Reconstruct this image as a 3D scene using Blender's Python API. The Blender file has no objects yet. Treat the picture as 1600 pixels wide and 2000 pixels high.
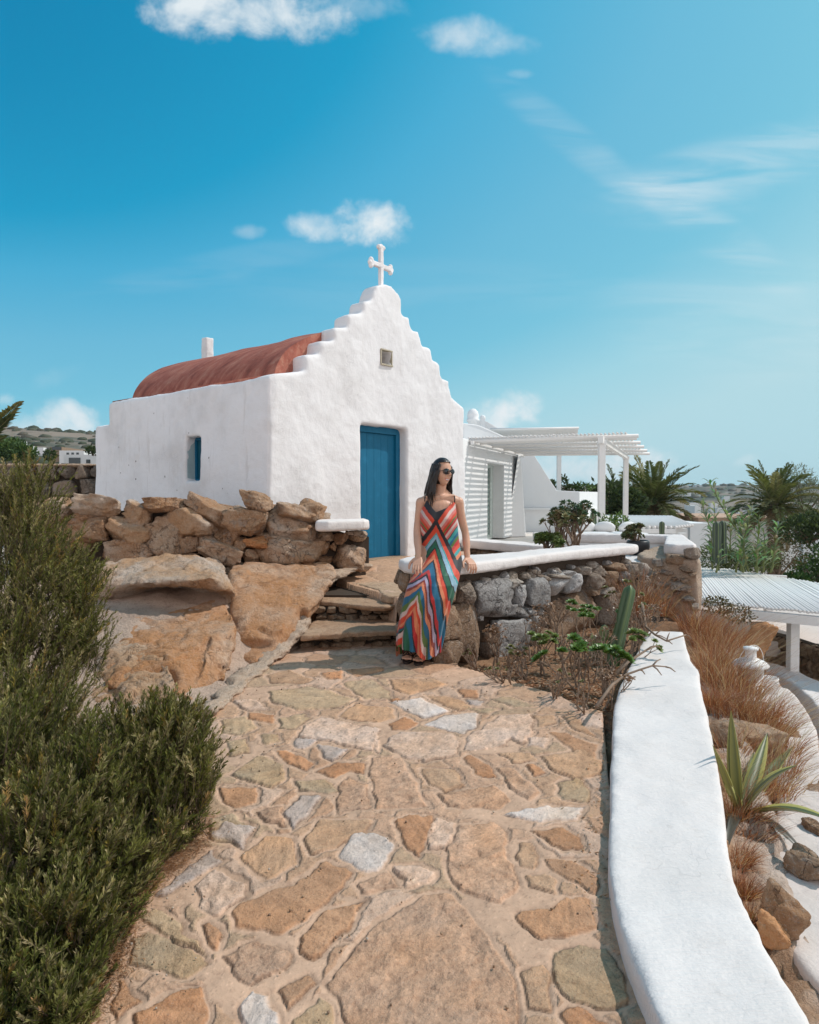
import bpy, bmesh, math, random
import numpy as np
from mathutils import Vector, Matrix

random.seed(7)
np.random.seed(7)
R = math.radians
S = bpy.context.scene
COL = S.collection

# ---------------------------------------------------------------- camera
F = 4/3*1000.0                      # focal length for a 2000 px high picture
PITCH = R(-1.504)
EYE = Vector((0, 0, 1.30))
cam_d = bpy.data.cameras.new("camera")
cam = bpy.data.objects.new("camera", cam_d)
COL.objects.link(cam)
cam_d.sensor_fit = 'VERTICAL'
cam_d.sensor_height = 36.0
cam_d.lens = 24.0
cam_d.clip_start = 0.05
cam_d.clip_end = 9000
cam.location = EYE
cam.rotation_euler = (R(90) + PITCH, 0, 0)
S.camera = cam

# ---------------------------------------------------------------- light
SUN_DIR = Vector((0.62, 0.15, 0.77)).normalized()      # towards the sun
sun_d = bpy.data.lights.new("sun", 'SUN')
sun_d.energy = 3.2
sun_d.angle = R(0.53)
sun_d.color = (1.0, 0.955, 0.90)
sun = bpy.data.objects.new("sun", sun_d)
COL.objects.link(sun)
sun.rotation_euler = SUN_DIR.to_track_quat('Z', 'Y').to_euler()
SUN_EL = math.asin(SUN_DIR.z)
SUN_AZ = math.atan2(SUN_DIR.x, SUN_DIR.y)

S.view_settings.view_transform = 'Standard'
S.view_settings.look = 'None'
S.view_settings.exposure = 0.0
S.view_settings.gamma = 1.0
S.cycles.max_bounces = 6
S.cycles.diffuse_bounces = 3
S.cycles.transparent_max_bounces = 6

# ---------------------------------------------------------------- sky
W = bpy.data.worlds.new("World")
S.world = W
W.use_nodes = True
wt = W.node_tree
wt.nodes.clear()


class NT:
    """tiny node-tree writer"""
    def __init__(s, tree):
        s.t = tree

    def n(s, kind, **kw):
        nd = s.t.nodes.new(kind)
        ins = kw.pop('ins', {})
        for k, v in kw.items():
            setattr(nd, k, v)
        for k, v in ins.items():
            s.set(nd.inputs[k], v)
        return nd

    def set(s, sock, v):
        if isinstance(v, bpy.types.NodeSocket):
            s.t.links.new(v, sock)
        else:
            sock.default_value = v

    def m(s, op, a, b=0.0, c=0.0, clamp=False):
        nd = s.t.nodes.new('ShaderNodeMath')
        nd.operation = op
        nd.use_clamp = clamp
        for i, v in enumerate((a, b, c)):
            s.set(nd.inputs[i], v)
        return nd.outputs[0]

    def mix(s, f, a, b, mode='MIX'):
        nd = s.t.nodes.new('ShaderNodeMix')
        nd.data_type = 'RGBA'
        nd.blend_type = mode
        nd.clamp_factor = True
        s.set(nd.inputs[0], f)
        for i, v in ((6, a), (7, b)):
            if isinstance(v, (tuple, list)) and len(v) == 3:
                v = (*v, 1)
            s.set(nd.inputs[i], v)
        return nd.outputs[2]

    def noise(s, vec, scale, detail=4, rough=0.55, dist=0.0):
        nd = s.n('ShaderNodeTexNoise')
        nd.inputs['Scale'].default_value = scale
        nd.inputs['Detail'].default_value = detail
        nd.inputs['Roughness'].default_value = rough
        nd.inputs['Distortion'].default_value = dist
        if vec is not None:
            s.t.links.new(vec, nd.inputs['Vector'])
        return nd.outputs['Fac']

    def ramp(s, f, stops, interp='LINEAR'):
        nd = s.n('ShaderNodeValToRGB')
        nd.color_ramp.interpolation = interp
        el = nd.color_ramp.elements
        while len(el) < len(stops):
            el.new(0.5)
        for e, (p, c) in zip(el, stops):
            e.position = p
            e.color = (*c, 1) if len(c) == 3 else c
        s.t.links.new(f, nd.inputs[0])
        return nd.outputs[0]

    def sstep(s, x, lo, hi):
        nd = s.n('ShaderNodeMapRange', interpolation_type='SMOOTHSTEP')
        s.set(nd.inputs[0], x)
        nd.inputs[1].default_value = lo
        nd.inputs[2].default_value = hi
        return nd.outputs[0]


def build_world():
    g = NT(wt)
    sky = g.n('ShaderNodeTexSky', sky_type='NISHITA')
    sky.sun_disc = False
    sky.sun_elevation = SUN_EL
    sky.sun_rotation = SUN_AZ
    sky.altitude = 0
    sky.air_density = 1.0
    sky.dust_density = 1.2
    sky.ozone_density = 1.6
    tc = g.n('ShaderNodeTexCoord')
    sep = g.n('ShaderNodeSeparateXYZ', ins={0: tc.outputs['Generated']})
    X, Y, Z = sep.outputs
    up = g.n('ShaderNodeCombineXYZ', ins={0: X, 1: Y, 2: g.m('MAXIMUM', Z, 0.07)})
    wt.links.new(up.outputs[0], sky.inputs[0]) if len(sky.inputs) else None
    yy = g.m('MAXIMUM', Y, 0.05)
    u = g.m('DIVIDE', X, yy)
    v = g.m('DIVIDE', Z, yy)
    uv = g.n('ShaderNodeCombineXYZ', ins={0: u, 1: v, 2: 0.0}).outputs[0]
    ns = g.noise(uv, 9.0, 7, 0.62, 0.25)
    nb = g.noise(uv, 26.0, 5, 0.6, 0.3)
    nn = g.m('ADD', g.m('MULTIPLY', ns, 0.75), g.m('MULTIPLY', nb, 0.25))
    # (px, py, half width, half height, opacity, softness, rotation)
    clouds = [
        (400, 22, 120, 74, .95, .55, 0), (560, 40, 150, 62, .9, .6, -5), (690, 20, 110, 40, .45, .8, -8),
        (900, 82, 105, 40, .7, .75, 4), (985, 100, 90, 26, .55, .8, 0), (1010, 158, 30, 12, .3, .8, 0),
        (625, 452, 64, 34, .85, .7, -4), (725, 444, 84, 46, .98, .5, 0), (485, 457, 36, 17, .4, .7, 0),
        (130, 822, 76, 44, .9, .5, 0), (60, 842, 100, 40, .7, .7, 0), (8, 780, 28, 18, .6, .6, 0), (110, 738, 60, 20, .14, .9, 20),
        (985, 803, 90, 52, .98, .35, 0), (1190, 915, 130, 48, .95, .5, 0), (1100, 915, 90, 54, .85, .6, 0), (1455, 900, 32, 12, .4, .7, 20),
        (150, 880, 160, 30, .3, .9, 0),
    ]
    acc = None
    for (px, py, a, b, op, soft, rot) in clouds:
        u0, v0 = (px - 800) / F, (965 - py) / F
        du, dv = g.m('SUBTRACT', u, u0), g.m('SUBTRACT', v, v0)
        c, s_ = math.cos(R(rot)), math.sin(R(rot))
        ru = g.m('ADD', g.m('MULTIPLY', du, c * F / a), g.m('MULTIPLY', dv, s_ * F / a))
        rv = g.m('ADD', g.m('MULTIPLY', du, -s_ * F / b), g.m('MULTIPLY', dv, c * F / b))
        # flatter bottoms
        rr = g.m('ADD', g.m('MULTIPLY', ru, ru), g.m('MULTIPLY', rv, rv))
        d = g.m('SUBTRACT', 1.0, rr)
        d = g.m('MAXIMUM', d, -1.6)
        d = g.m('ADD', d, g.m('MULTIPLY', g.m('SUBTRACT', nn, 0.5), 5.0))
        al = g.m('MULTIPLY', g.sstep(d, -0.1, 0.35 + 2.2 * soft), op)
        acc = al if acc is None else g.m('MAXIMUM', acc, al)
    # thin streaks of high cloud towards the sun side
    mp = g.n('ShaderNodeMapping', ins={0: uv})
    mp.inputs['Rotation'].default_value = (0, 0, R(35))
    mp.inputs['Scale'].default_value = (1.0, 7.0, 1)
    ws = g.noise(mp.outputs[0], 3.3, 7, 0.55, 0.9)
    mp2 = g.n('ShaderNodeMapping', ins={0: uv})
    mp2.inputs['Rotation'].default_value = (0, 0, R(-28))
    mp2.inputs['Scale'].default_value = (1.0, 6.5, 1)
    ws2 = g.noise(mp2.outputs[0], 3.6, 7, 0.55, 0.8)
    wsp = None
    for (px, py, a, b, op, rot, src) in [(1440, 330, 250, 60, .30, 14, ws2), (1390, 460, 190, 44, .26, -35, ws), (1110, 280, 190, 34, .18, -38, ws),
                                         (1300, 400, 160, 50, .18, 0, ws2), (1450, 620, 260, 120, .16, 0, ws), (900, 560, 500, 50, .06, 0, ws2), (450, 520, 300, 30, .08, 12, ws2)]:
        u0, v0 = (px - 800) / F, (965 - py) / F
        du, dv = g.m('SUBTRACT', u, u0), g.m('SUBTRACT', v, v0)
        c, s_ = math.cos(R(rot)), math.sin(R(rot))
        ru = g.m('ADD', g.m('MULTIPLY', du, c * F / a), g.m('MULTIPLY', dv, s_ * F / a))
        rv = g.m('ADD', g.m('MULTIPLY', du, -s_ * F / b), g.m('MULTIPLY', dv, c * F / b))
        rr = g.m('ADD', g.m('MULTIPLY', ru, ru), g.m('MULTIPLY', rv, rv))
        e = g.m('MULTIPLY', g.sstep(rr, 1.6, 0.0), op)
        e = g.m('MULTIPLY', e, g.sstep(src, 0.36, 0.66))
        wsp = e if wsp is None else g.m('ADD', wsp, e)
    acc = g.m('MAXIMUM', acc, wsp)
    acc = g.m('MULTIPLY', acc, g.sstep(Y, 0.0, 0.15), clamp=True)
    bw = g.n('ShaderNodeRGBToBW', ins={0: sky.outputs[0]}).outputs[0]
    f = g.m('ADD', g.m('DIVIDE', bw, 6.0), g.m('MULTIPLY', X, 0.09))
    lin = lambda c: tuple(((q / 255 + .055) / 1.055) ** 2.4 for q in c)
    skyc = g.ramp(f, [(p, lin(c)) for p, c in SKY_GRADE])
    skyc = g.n('ShaderNodeVectorMath', operation='SCALE', ins={0: skyc, 'Scale': 10.0}).outputs[0]
    # unseen sky behind the photographer: bright broken cloud added as neutral fill light
    nz = g.noise(tc.outputs['Generated'], 2.6, 6, 0.6, 0.3)
    away = g.m('MULTIPLY', g.sstep(Y, 0.10, -0.30), g.sstep(Z, 0.85, 0.45))
    fill_cloud = g.m('MULTIPLY', g.sstep(nz, 0.36, 0.56), 0.9)
    fill_sky = g.mix(fill_cloud, (4.5, 5.8, 7.0), (12.6, 11.8, 11.6))
    skyc = g.mix(away, skyc, fill_sky)
    col = g.mix(acc, skyc, CLOUD_COL)
    bg = g.n('ShaderNodeBackground', ins={'Color': col, 'Strength': SKY_STRENGTH})
    out = g.n('ShaderNodeOutputWorld')
    wt.links.new(bg.outputs[0], out.inputs[0])


SKY_STRENGTH = 0.10
SKY_GRADE = [(.22, (10, 126, 174)), (.27, (16, 138, 184)), (.345, (30, 156, 200)), (.40, (74, 173, 213)), (.50, (106, 186, 218)),
             (.62, (120, 196, 222)), (.76, (160, 213, 228)), (.92, (180, 219, 229))]
CLOUD_COL = (8.2, 8.8, 9.1)
build_world()

# ---------------------------------------------------------------- helpers
CP, SP = math.cos(PITCH), math.sin(PITCH)


def ray(px, py):
    """direction, through a point of the 1600x2000 photograph, scaled to y = 1"""
    a, b = (px - 800) / F, (1000 - py) / F
    d = Vector((a, CP - b * SP, SP + b * CP))
    return d / d.y


def at(px, py, y):
    return EYE + ray(px, py) * y


def atz(px, py, z):
    d = ray(px, py)
    return EYE + d * ((z - EYE.z) / d.z)


def _hash(ix, iy, iz, seed):
    with np.errstate(over='ignore'):
        h = (ix.astype(np.uint32) * np.uint32(374761393) + iy.astype(np.uint32) * np.uint32(668265263)
             + iz.astype(np.uint32) * np.uint32(2147483647 - 94321) + np.uint32((seed * 144269 + 12345) & 0xffffffff))
        h = (h ^ (h >> np.uint32(13))) * np.uint32(1274126177)
        h = (h ^ (h >> np.uint32(16))) * np.uint32(2246822519)
        h = h ^ (h >> np.uint32(15))
    return h.astype(np.float64) / 4294967295.0


def vnoise(p, seed=0):
    """value noise, p (N,3) -> -1..1"""
    p = np.asarray(p, float)
    i = np.floor(p)
    f = p - i
    f = f * f * f * (f * (f * 6 - 15) + 10)
    i = i.astype(np.int64)
    x0, y0, z0 = i[:, 0], i[:, 1], i[:, 2]
    r = 0
    for dx in (0, 1):
        wx = f[:, 0] if dx else 1 - f[:, 0]
        for dy in (0, 1):
            wy = f[:, 1] if dy else 1 - f[:, 1]
            for dz in (0, 1):
                wz = f[:, 2] if dz else 1 - f[:, 2]
                r = r + wx * wy * wz * _hash(x0 + dx, y0 + dy, z0 + dz, seed)
    return r * 2 - 1


def fbm(p, octaves=4, seed=0, gain=0.5, lac=2.03):
    p = np.asarray(p, float)
    a, s, t = 1.0, 0.0, 0.0
    for o in range(octaves):
        s = s + a * vnoise(p, seed + o * 17)
        t += a
        p = p * lac + 13.7
        a *= gain
    return s / t


def facets3(p, seed=0, jit=.9):
    """broken, faceted relief: every voronoi cell is a tilted plane"""
    p = np.asarray(p, float)
    ib = np.floor(p).astype(np.int64)
    best = np.full(len(p), 1e9)
    val = np.zeros(len(p))
    for dx in (-1, 0, 1):
        for dy in (-1, 0, 1):
            for dz in (-1, 0, 1):
                cx, cy, cz = ib[:, 0] + dx, ib[:, 1] + dy, ib[:, 2] + dz
                h1, h2, h3, h4 = (_hash(cx, cy, cz, seed + k * 7) for k in range(4))
                ox, oy, oz = p[:, 0] - (cx + .5 + (h1 - .5) * jit), p[:, 1] - (cy + .5 + (h2 - .5) * jit), p[:, 2] - (cz + .5 + (h3 - .5) * jit)
                d = ox * ox + oy * oy + oz * oz
                v = (ox * (h2 - .5) + oy * (h3 - .5) + oz * (h1 - .5)) * 2.2 + (h4 - .5) * .9
                m = d < best
                best = np.where(m, d, best)
                val = np.where(m, v, val)
    return val


def ridged(p, octaves=4, seed=0):
    p = np.asarray(p, float)
    a, s, t = 1.0, 0.0, 0.0
    for o in range(octaves):
        s = s + a * (1 - np.abs(vnoise(p, seed + o * 17)) * 2)
        t += a
        p = p * 2.1 + 7.1
        a *= 0.5
    return s / t


def link(o, parent=None):
    COL.objects.link(o)
    if parent is not None:
        o.parent = parent
    return o


def mesh_np(name, V, Fc, mats, parent=None, smooth=True, color=None, mi=None):
    """V (N,3) array; Fc list of faces or (M,k) array"""
    me = bpy.data.meshes.new(name)
    V = np.asarray(V, np.float32)
    if isinstance(Fc, np.ndarray):
        k = Fc.shape[1]
        me.vertices.add(len(V))
        me.vertices.foreach_set('co', V.ravel())
        me.loops.add(Fc.size)
        me.loops.foreach_set('vertex_index', Fc.astype(np.int32).ravel())
        me.polygons.add(len(Fc))
        me.polygons.foreach_set('loop_start', np.arange(0, Fc.size, k, dtype=np.int32))
        me.update(calc_edges=True)
    else:
        me.from_pydata([tuple(map(float, v)) for v in V], [], [tuple(int(i) for i in f) for f in Fc])
        me.update()
    if smooth:
        me.polygons.foreach_set('use_smooth', np.ones(len(me.polygons), bool))
    if color is not None:
        ca = me.color_attributes.new('Col', 'FLOAT_COLOR', 'POINT')
        c = np.ones((len(V), 4), np.float32)
        c[:, :color.shape[1]] = color
        ca.data.foreach_set('color', c.ravel())
    if not isinstance(mats, (list, tuple)):
        mats = [mats]
    for m in mats:
        me.materials.append(m)
    if mi is not None:
        me.polygons.foreach_set('material_index', np.asarray(mi, np.int32))
    o = bpy.data.objects.new(name, me)
    return link(o, parent)


def tag(o, label=None, cat=None, group=None, kind=None):
    if label:
        o['label'] = label
    if cat:
        o['category'] = cat
    if group:
        o['group'] = group
    if kind:
        o['kind'] = kind
    return o


def empty(name, loc=(0, 0, 0), rz=0.0):
    o = bpy.data.objects.new(name, None)
    o.empty_display_size = 0.2
    COL.objects.link(o)
    o.location = loc
    o.rotation_euler = (0, 0, rz)
    return o


def copy_tree(o, parent=None):
    c = o.copy()
    COL.objects.link(c)
    c.parent = parent
    for ch in o.children:
        copy_tree(ch, c)
    return c


class MB:
    """collects shapes for one mesh"""
    def __init__(s):
        s.v, s.f, s.c, s.m = [], [], [], []
        s.cur, s.curm = (1, 1, 1), 0

    def add(s, vs, fs):
        b = len(s.v)
        s.v += [tuple(v) for v in vs]
        s.c += [s.cur] * len(vs)
        for f in fs:
            s.f.append(tuple(i + b for i in f))
            s.m.append(s.curm)

    def box(s, c, size, rz=0.0, M=None):
        hx, hy, hz = (q / 2 for q in size)
        if M is None:
            M = Matrix.Rotation(rz, 3, 'Z')
        c = Vector(c)
        vs = [c + M @ Vector((x, y, z)) for z in (-hz, hz) for (x, y) in ((-hx, -hy), (hx, -hy), (hx, hy), (-hx, hy))]
        s.add(vs, [(3, 2, 1, 0), (4, 5, 6, 7), (0, 1, 5, 4), (1, 2, 6, 5), (2, 3, 7, 6), (3, 0, 4, 7)])

    def prism(s, poly, z0, z1):
        n = len(poly)
        vs = [(p[0], p[1], z0) for p in poly] + [(p[0], p[1], z1) for p in poly]
        s.add(vs, [tuple(range(n - 1, -1, -1)), tuple(range(n, 2 * n))] + [(i, (i + 1) % n, n + (i + 1) % n, n + i) for i in range(n)])

    def tube(s, pts, rad, seg=8, cap=True, flat=1.0):
        pts = [Vector(p) for p in pts]
        n = len(pts)
        if not isinstance(rad, (list, tuple)):
            rad = [rad] * n
        up = None
        rings = []
        for i, p in enumerate(pts):
            t = (pts[min(i + 1, n - 1)] - pts[max(i - 1, 0)])
            if t.length < 1e-9:
                t = Vector((0, 0, 1))
            t.normalize()
            if up is None:
                up = t.orthogonal().normalized()
            else:
                up = (up - t * up.dot(t))
                up = up.normalized() if up.length > 1e-6 else t.orthogonal().normalized()
            bi = t.cross(up)
            rings.append([p + (up * math.cos(a) + bi * math.sin(a) * flat) * rad[i] for a in (2 * math.pi * k / seg for k in range(seg))])
        vs = [v for r in rings for v in r]
        fs = [(i * seg + k, i * seg + (k + 1) % seg, (i + 1) * seg + (k + 1) % seg, (i + 1) * seg + k) for i in range(n - 1) for k in range(seg)]
        if cap:
            fs.append(tuple(range(seg - 1, -1, -1)))
            fs.append(tuple((n - 1) * seg + k for k in range(seg)))
        s.add(vs, fs)

    def ball(s, c, r, seg=10, rings=7, scale=(1, 1, 1)):
        c = Vector(c)
        vs = [c + Vector((0, 0, r * scale[2]))]
        for i in range(1, rings):
            th = math.pi * i / rings
            for k in range(seg):
                a = 2 * math.pi * k / seg
                vs.append(c + Vector((r * scale[0] * math.sin(th) * math.cos(a), r * scale[1] * math.sin(th) * math.sin(a), r * scale[2] * math.cos(th))))
        vs.append(c - Vector((0, 0, r * scale[2])))
        fs = [(0, 1 + k, 1 + (k + 1) % seg) for k in range(seg)]
        for i in range(rings - 2):
            for k in range(seg):
                a, b = 1 + i * seg + k, 1 + i * seg + (k + 1) % seg
                fs.append((a, a + seg, b + seg, b))
        l = len(vs) - 1
        base = 1 + (rings - 2) * seg
        fs += [(base + (k + 1) % seg, base + k, l) for k in range(seg)]
        s.add(vs, fs)

    def lathe(s, c, prof, seg=20):
        c = Vector(c)
        vs = [c + Vector((r * math.cos(2 * math.pi * k / seg), r * math.sin(2 * math.pi * k / seg), z)) for (r, z) in prof for k in range(seg)]
        n = len(prof)
        fs = [(i * seg + k, i * seg + (k + 1) % seg, (i + 1) * seg + (k + 1) % seg, (i + 1) * seg + k) for i in range(n - 1) for k in range(seg)]
        fs.append(tuple(range(seg - 1, -1, -1)))
        fs.append(tuple((n - 1) * seg + k for k in range(seg)))
        s.add(vs, fs)

    def build(s, name, mat, parent=None, smooth=False, color=False, bevel=0.0, seg=2):
        o = mesh_np(name, np.array([tuple(v) for v in s.v]), s.f, mat, parent, smooth, np.array(s.c) if color else None, s.m if isinstance(mat, (list, tuple)) else None)
        if bevel:
            m = o.modifiers.new('b', 'BEVEL')
            m.width, m.segments, m.limit_method = bevel, seg, 'ANGLE'
            m.harden_normals = False
        return o


def bake(o, name=None):
    """apply the modifiers of o (data level)"""
    dg = bpy.context.evaluated_depsgraph_get()
    dg.update()
    me = bpy.data.meshes.new_from_object(o.evaluated_get(dg))
    old = o.data
    o.modifiers.clear()
    o.data = me
    bpy.data.meshes.remove(old)
    return o


def get_np(me):
    V = np.empty(len(me.vertices) * 3, np.float32)
    me.vertices.foreach_get('co', V)
    N = np.empty(len(me.vertices) * 3, np.float32)
    me.vertices.foreach_get('normal', N)
    return V.reshape(-1, 3).astype(float), N.reshape(-1, 3).astype(float)


def set_np(me, V):
    me.vertices.foreach_set('co', np.asarray(V, np.float32).ravel())
    me.update()


def plaster(o, voxel=0.03, smooth=6, amp=0.006, scale=3.0, fine=0.0, seed=3, smf=0.5):
    """round an object's edges and give it a hand-plastered unevenness"""
    m = o.modifiers.new('r', 'REMESH')
    m.mode = 'VOXEL'
    m.voxel_size = voxel
    m.use_smooth_shade = True
    if smooth:
        m2 = o.modifiers.new('s', 'SMOOTH')
        m2.iterations, m2.factor = smooth, smf
    bake(o)
    V, N = get_np(o.data)
    d = fbm(V * scale, 4, seed)[:, None] * amp
    if fine:
        d = d + fbm(V * scale * 7, 3, seed + 5)[:, None] * fine
    set_np(o.data, V + N * d)
    o.data.polygons.foreach_set('use_smooth', np.ones(len(o.data.polygons), bool))
    return o


def hull_rock(name, pts, mat, parent=None, voxel=0.03, smooth=3, amp=0.03, scale=3.0, fine=0.006, seed=1, strata=None, bumps=None, facet=1.0):
    """a rock: convex hull of points, remeshed, worn and broken"""
    bm = bmesh.new()
    for p in pts:
        bm.verts.new(p)
    r = bmesh.ops.convex_hull(bm, input=bm.verts)
    bmesh.ops.delete(bm, geom=list({g for g in r['geom_interior'] + r['geom_unused'] if isinstance(g, bmesh.types.BMVert)}), context='VERTS')
    me = bpy.data.meshes.new(name)
    bm.to_mesh(me)
    bm.free()
    me.materials.append(mat)
    o = bpy.data.objects.new(name, me)
    link(o, parent)
    m = o.modifiers.new('r', 'REMESH')
    m.mode, m.voxel_size = 'VOXEL', voxel
    m2 = o.modifiers.new('s', 'SMOOTH')
    m2.iterations, m2.factor = smooth, 0.5
    bake(o)
    V, N = get_np(o.data)
    if bumps:
        for (c, rad, push) in bumps:
            d = np.linalg.norm((V - np.array(c)) / np.array(rad), axis=1)
            k = np.clip(1 - d, 0, 1)
            k = k * k * (3 - 2 * k)
            V = V + k[:, None] * np.array(push)
    P = V * scale
    dd = fbm(P, 5, seed) * amp + (ridged(P * 1.3, 4, seed + 3) - 0.4) * amp * 0.5
    # cracks
    c = np.abs(fbm(P * 0.9 + 5, 3, seed + 9))
    dd -= np.clip(0.05 - c, 0, 1) / 0.05 * amp * 0.6
    if strata is not None:
        ax, fr, am = strata
        h = (V @ np.array(ax)) * fr + fbm(P * 0.6, 3, seed + 21) * 1.2
        dd += (np.abs((h % 1.0) - 0.5) * 2) ** 3 * -am
    Pw = P + np.c_[fbm(P * 2, 3, seed + 41), fbm(P * 2 + 9, 3, seed + 42), fbm(P * 2 + 19, 3, seed + 43)] * .35
    dd = dd + facets3(Pw * 1.1, seed + 51) * amp * .55 * facet + facets3(Pw * 3.1 + 4, seed + 52) * amp * .22 * facet
    dd = dd + fbm(P * 9, 3, seed + 31) * fine
    set_np(o.data, V + N * dd[:, None])
    o.data.polygons.foreach_set('use_smooth', np.ones(len(o.data.polygons), bool))
    return o


_cs = {}


def cube_sphere(n):
    if n in _cs:
        return _cs[n]
    bm = bmesh.new()
    bmesh.ops.create_cube(bm, size=2)
    bmesh.ops.subdivide_edges(bm, edges=bm.edges[:], cuts=n, use_grid_fill=True)
    V = np.array([tuple(v.co) for v in bm.verts])
    V = np.tan(V * 0.7854) if False else V
    V = V / np.linalg.norm(V, axis=1)[:, None]
    Fc = np.array([[v.index for v in f.verts] for f in bm.faces])
    bm.free()
    _cs[n] = (V, Fc)
    return _cs[n]


def stone_verts(dims, seed, n=12, blocky=0.72, rough=0.05, facets=11):
    """unit rock cut by random planes, scaled to dims (half sizes)"""
    V, Fc = cube_sphere(n)
    rs = np.random.RandomState(seed)
    D = rs.normal(size=(facets, 3))
    D /= np.linalg.norm(D, axis=1)[:, None]
    D = np.vstack([D, np.eye(3), -np.eye(3)])
    dist = np.concatenate([rs.uniform(blocky, 1.0, facets), rs.uniform(.82, .98, 6)])
    dots = V @ D.T
    rr = np.where(dots > 1e-3, dist / np.maximum(dots, 1e-3), 9)
    k = 26.0
    r = -np.log(np.exp(-k * np.minimum(rr, 3)).sum(1)) / k
    P = V * r[:, None]
    dn = fbm(P * 1.7 + seed % 97, 4, seed % 1000) * rough * 1.3 + (ridged(P * 3.1 + seed % 31, 3, seed % 777) - .3) * rough * 0.6
    dn = dn + facets3(P * 2.3 + seed % 53, seed % 501) * rough * 1.1
    P = P * (1 + dn)[:, None]
    return P * np.array(dims), Fc


def stone(name, c, dims, rot, mat, parent, seed, n=12, **kw):
    """c world centre (relative to parent), dims half sizes, rot Matrix 3x3"""
    P, Fc = stone_verts(dims, seed, n, **kw)
    P = P @ np.array(rot).T
    o = mesh_np(name, P, Fc, mat, parent, True)
    o.location = c
    return o


# ---------------------------------------------------------------- materials
def new_mat(name, rough=0.8, spec=0.3):
    m = bpy.data.materials.new(name)
    m.use_nodes = True
    t = m.node_tree
    t.nodes.clear()
    g = NT(t)
    out = g.n('ShaderNodeOutputMaterial')
    b = g.n('ShaderNodeBsdfPrincipled')
    b.inputs['Roughness'].default_value = rough
    b.inputs['Specular IOR Level'].default_value = spec
    t.links.new(b.outputs[0], out.inputs[0])
    return m, g, b


def bump(g, b, h, strength=0.5, dist=0.01, prev=None):
    n = g.n('ShaderNodeBump')
    n.inputs['Strength'].default_value = strength
    n.inputs['Distance'].default_value = dist
    g.t.links.new(h, n.inputs['Height'])
    if prev is not None:
        g.t.links.new(prev, n.inputs['Normal'])
    g.t.links.new(n.outputs[0], b.inputs['Normal'])
    return n.outputs[0]


def coords(g, kind='Object'):
    if kind == 'Position':
        return g.n('ShaderNodeNewGeometry').outputs['Position']
    return g.n('ShaderNodeTexCoord').outputs[kind]


def mat_plain(name, col, rough=0.6, spec=0.3, var=0.12, scale=12, metallic=0.0, bmp=0.0, kind='Object'):
    m, g, b = new_mat(name, rough, spec)
    v = coords(g, kind)
    n = g.noise(v, scale, 4)
    c = g.mix(n, tuple(x * (1 - var) for x in col), tuple(min(1, x * (1 + var)) for x in col))
    g.set(b.inputs['Base Color'], c)
    b.inputs['Metallic'].default_value = metallic
    if bmp:
        bump(g, b, g.noise(v, scale * 3, 4), bmp, 0.01)
    return m


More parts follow.
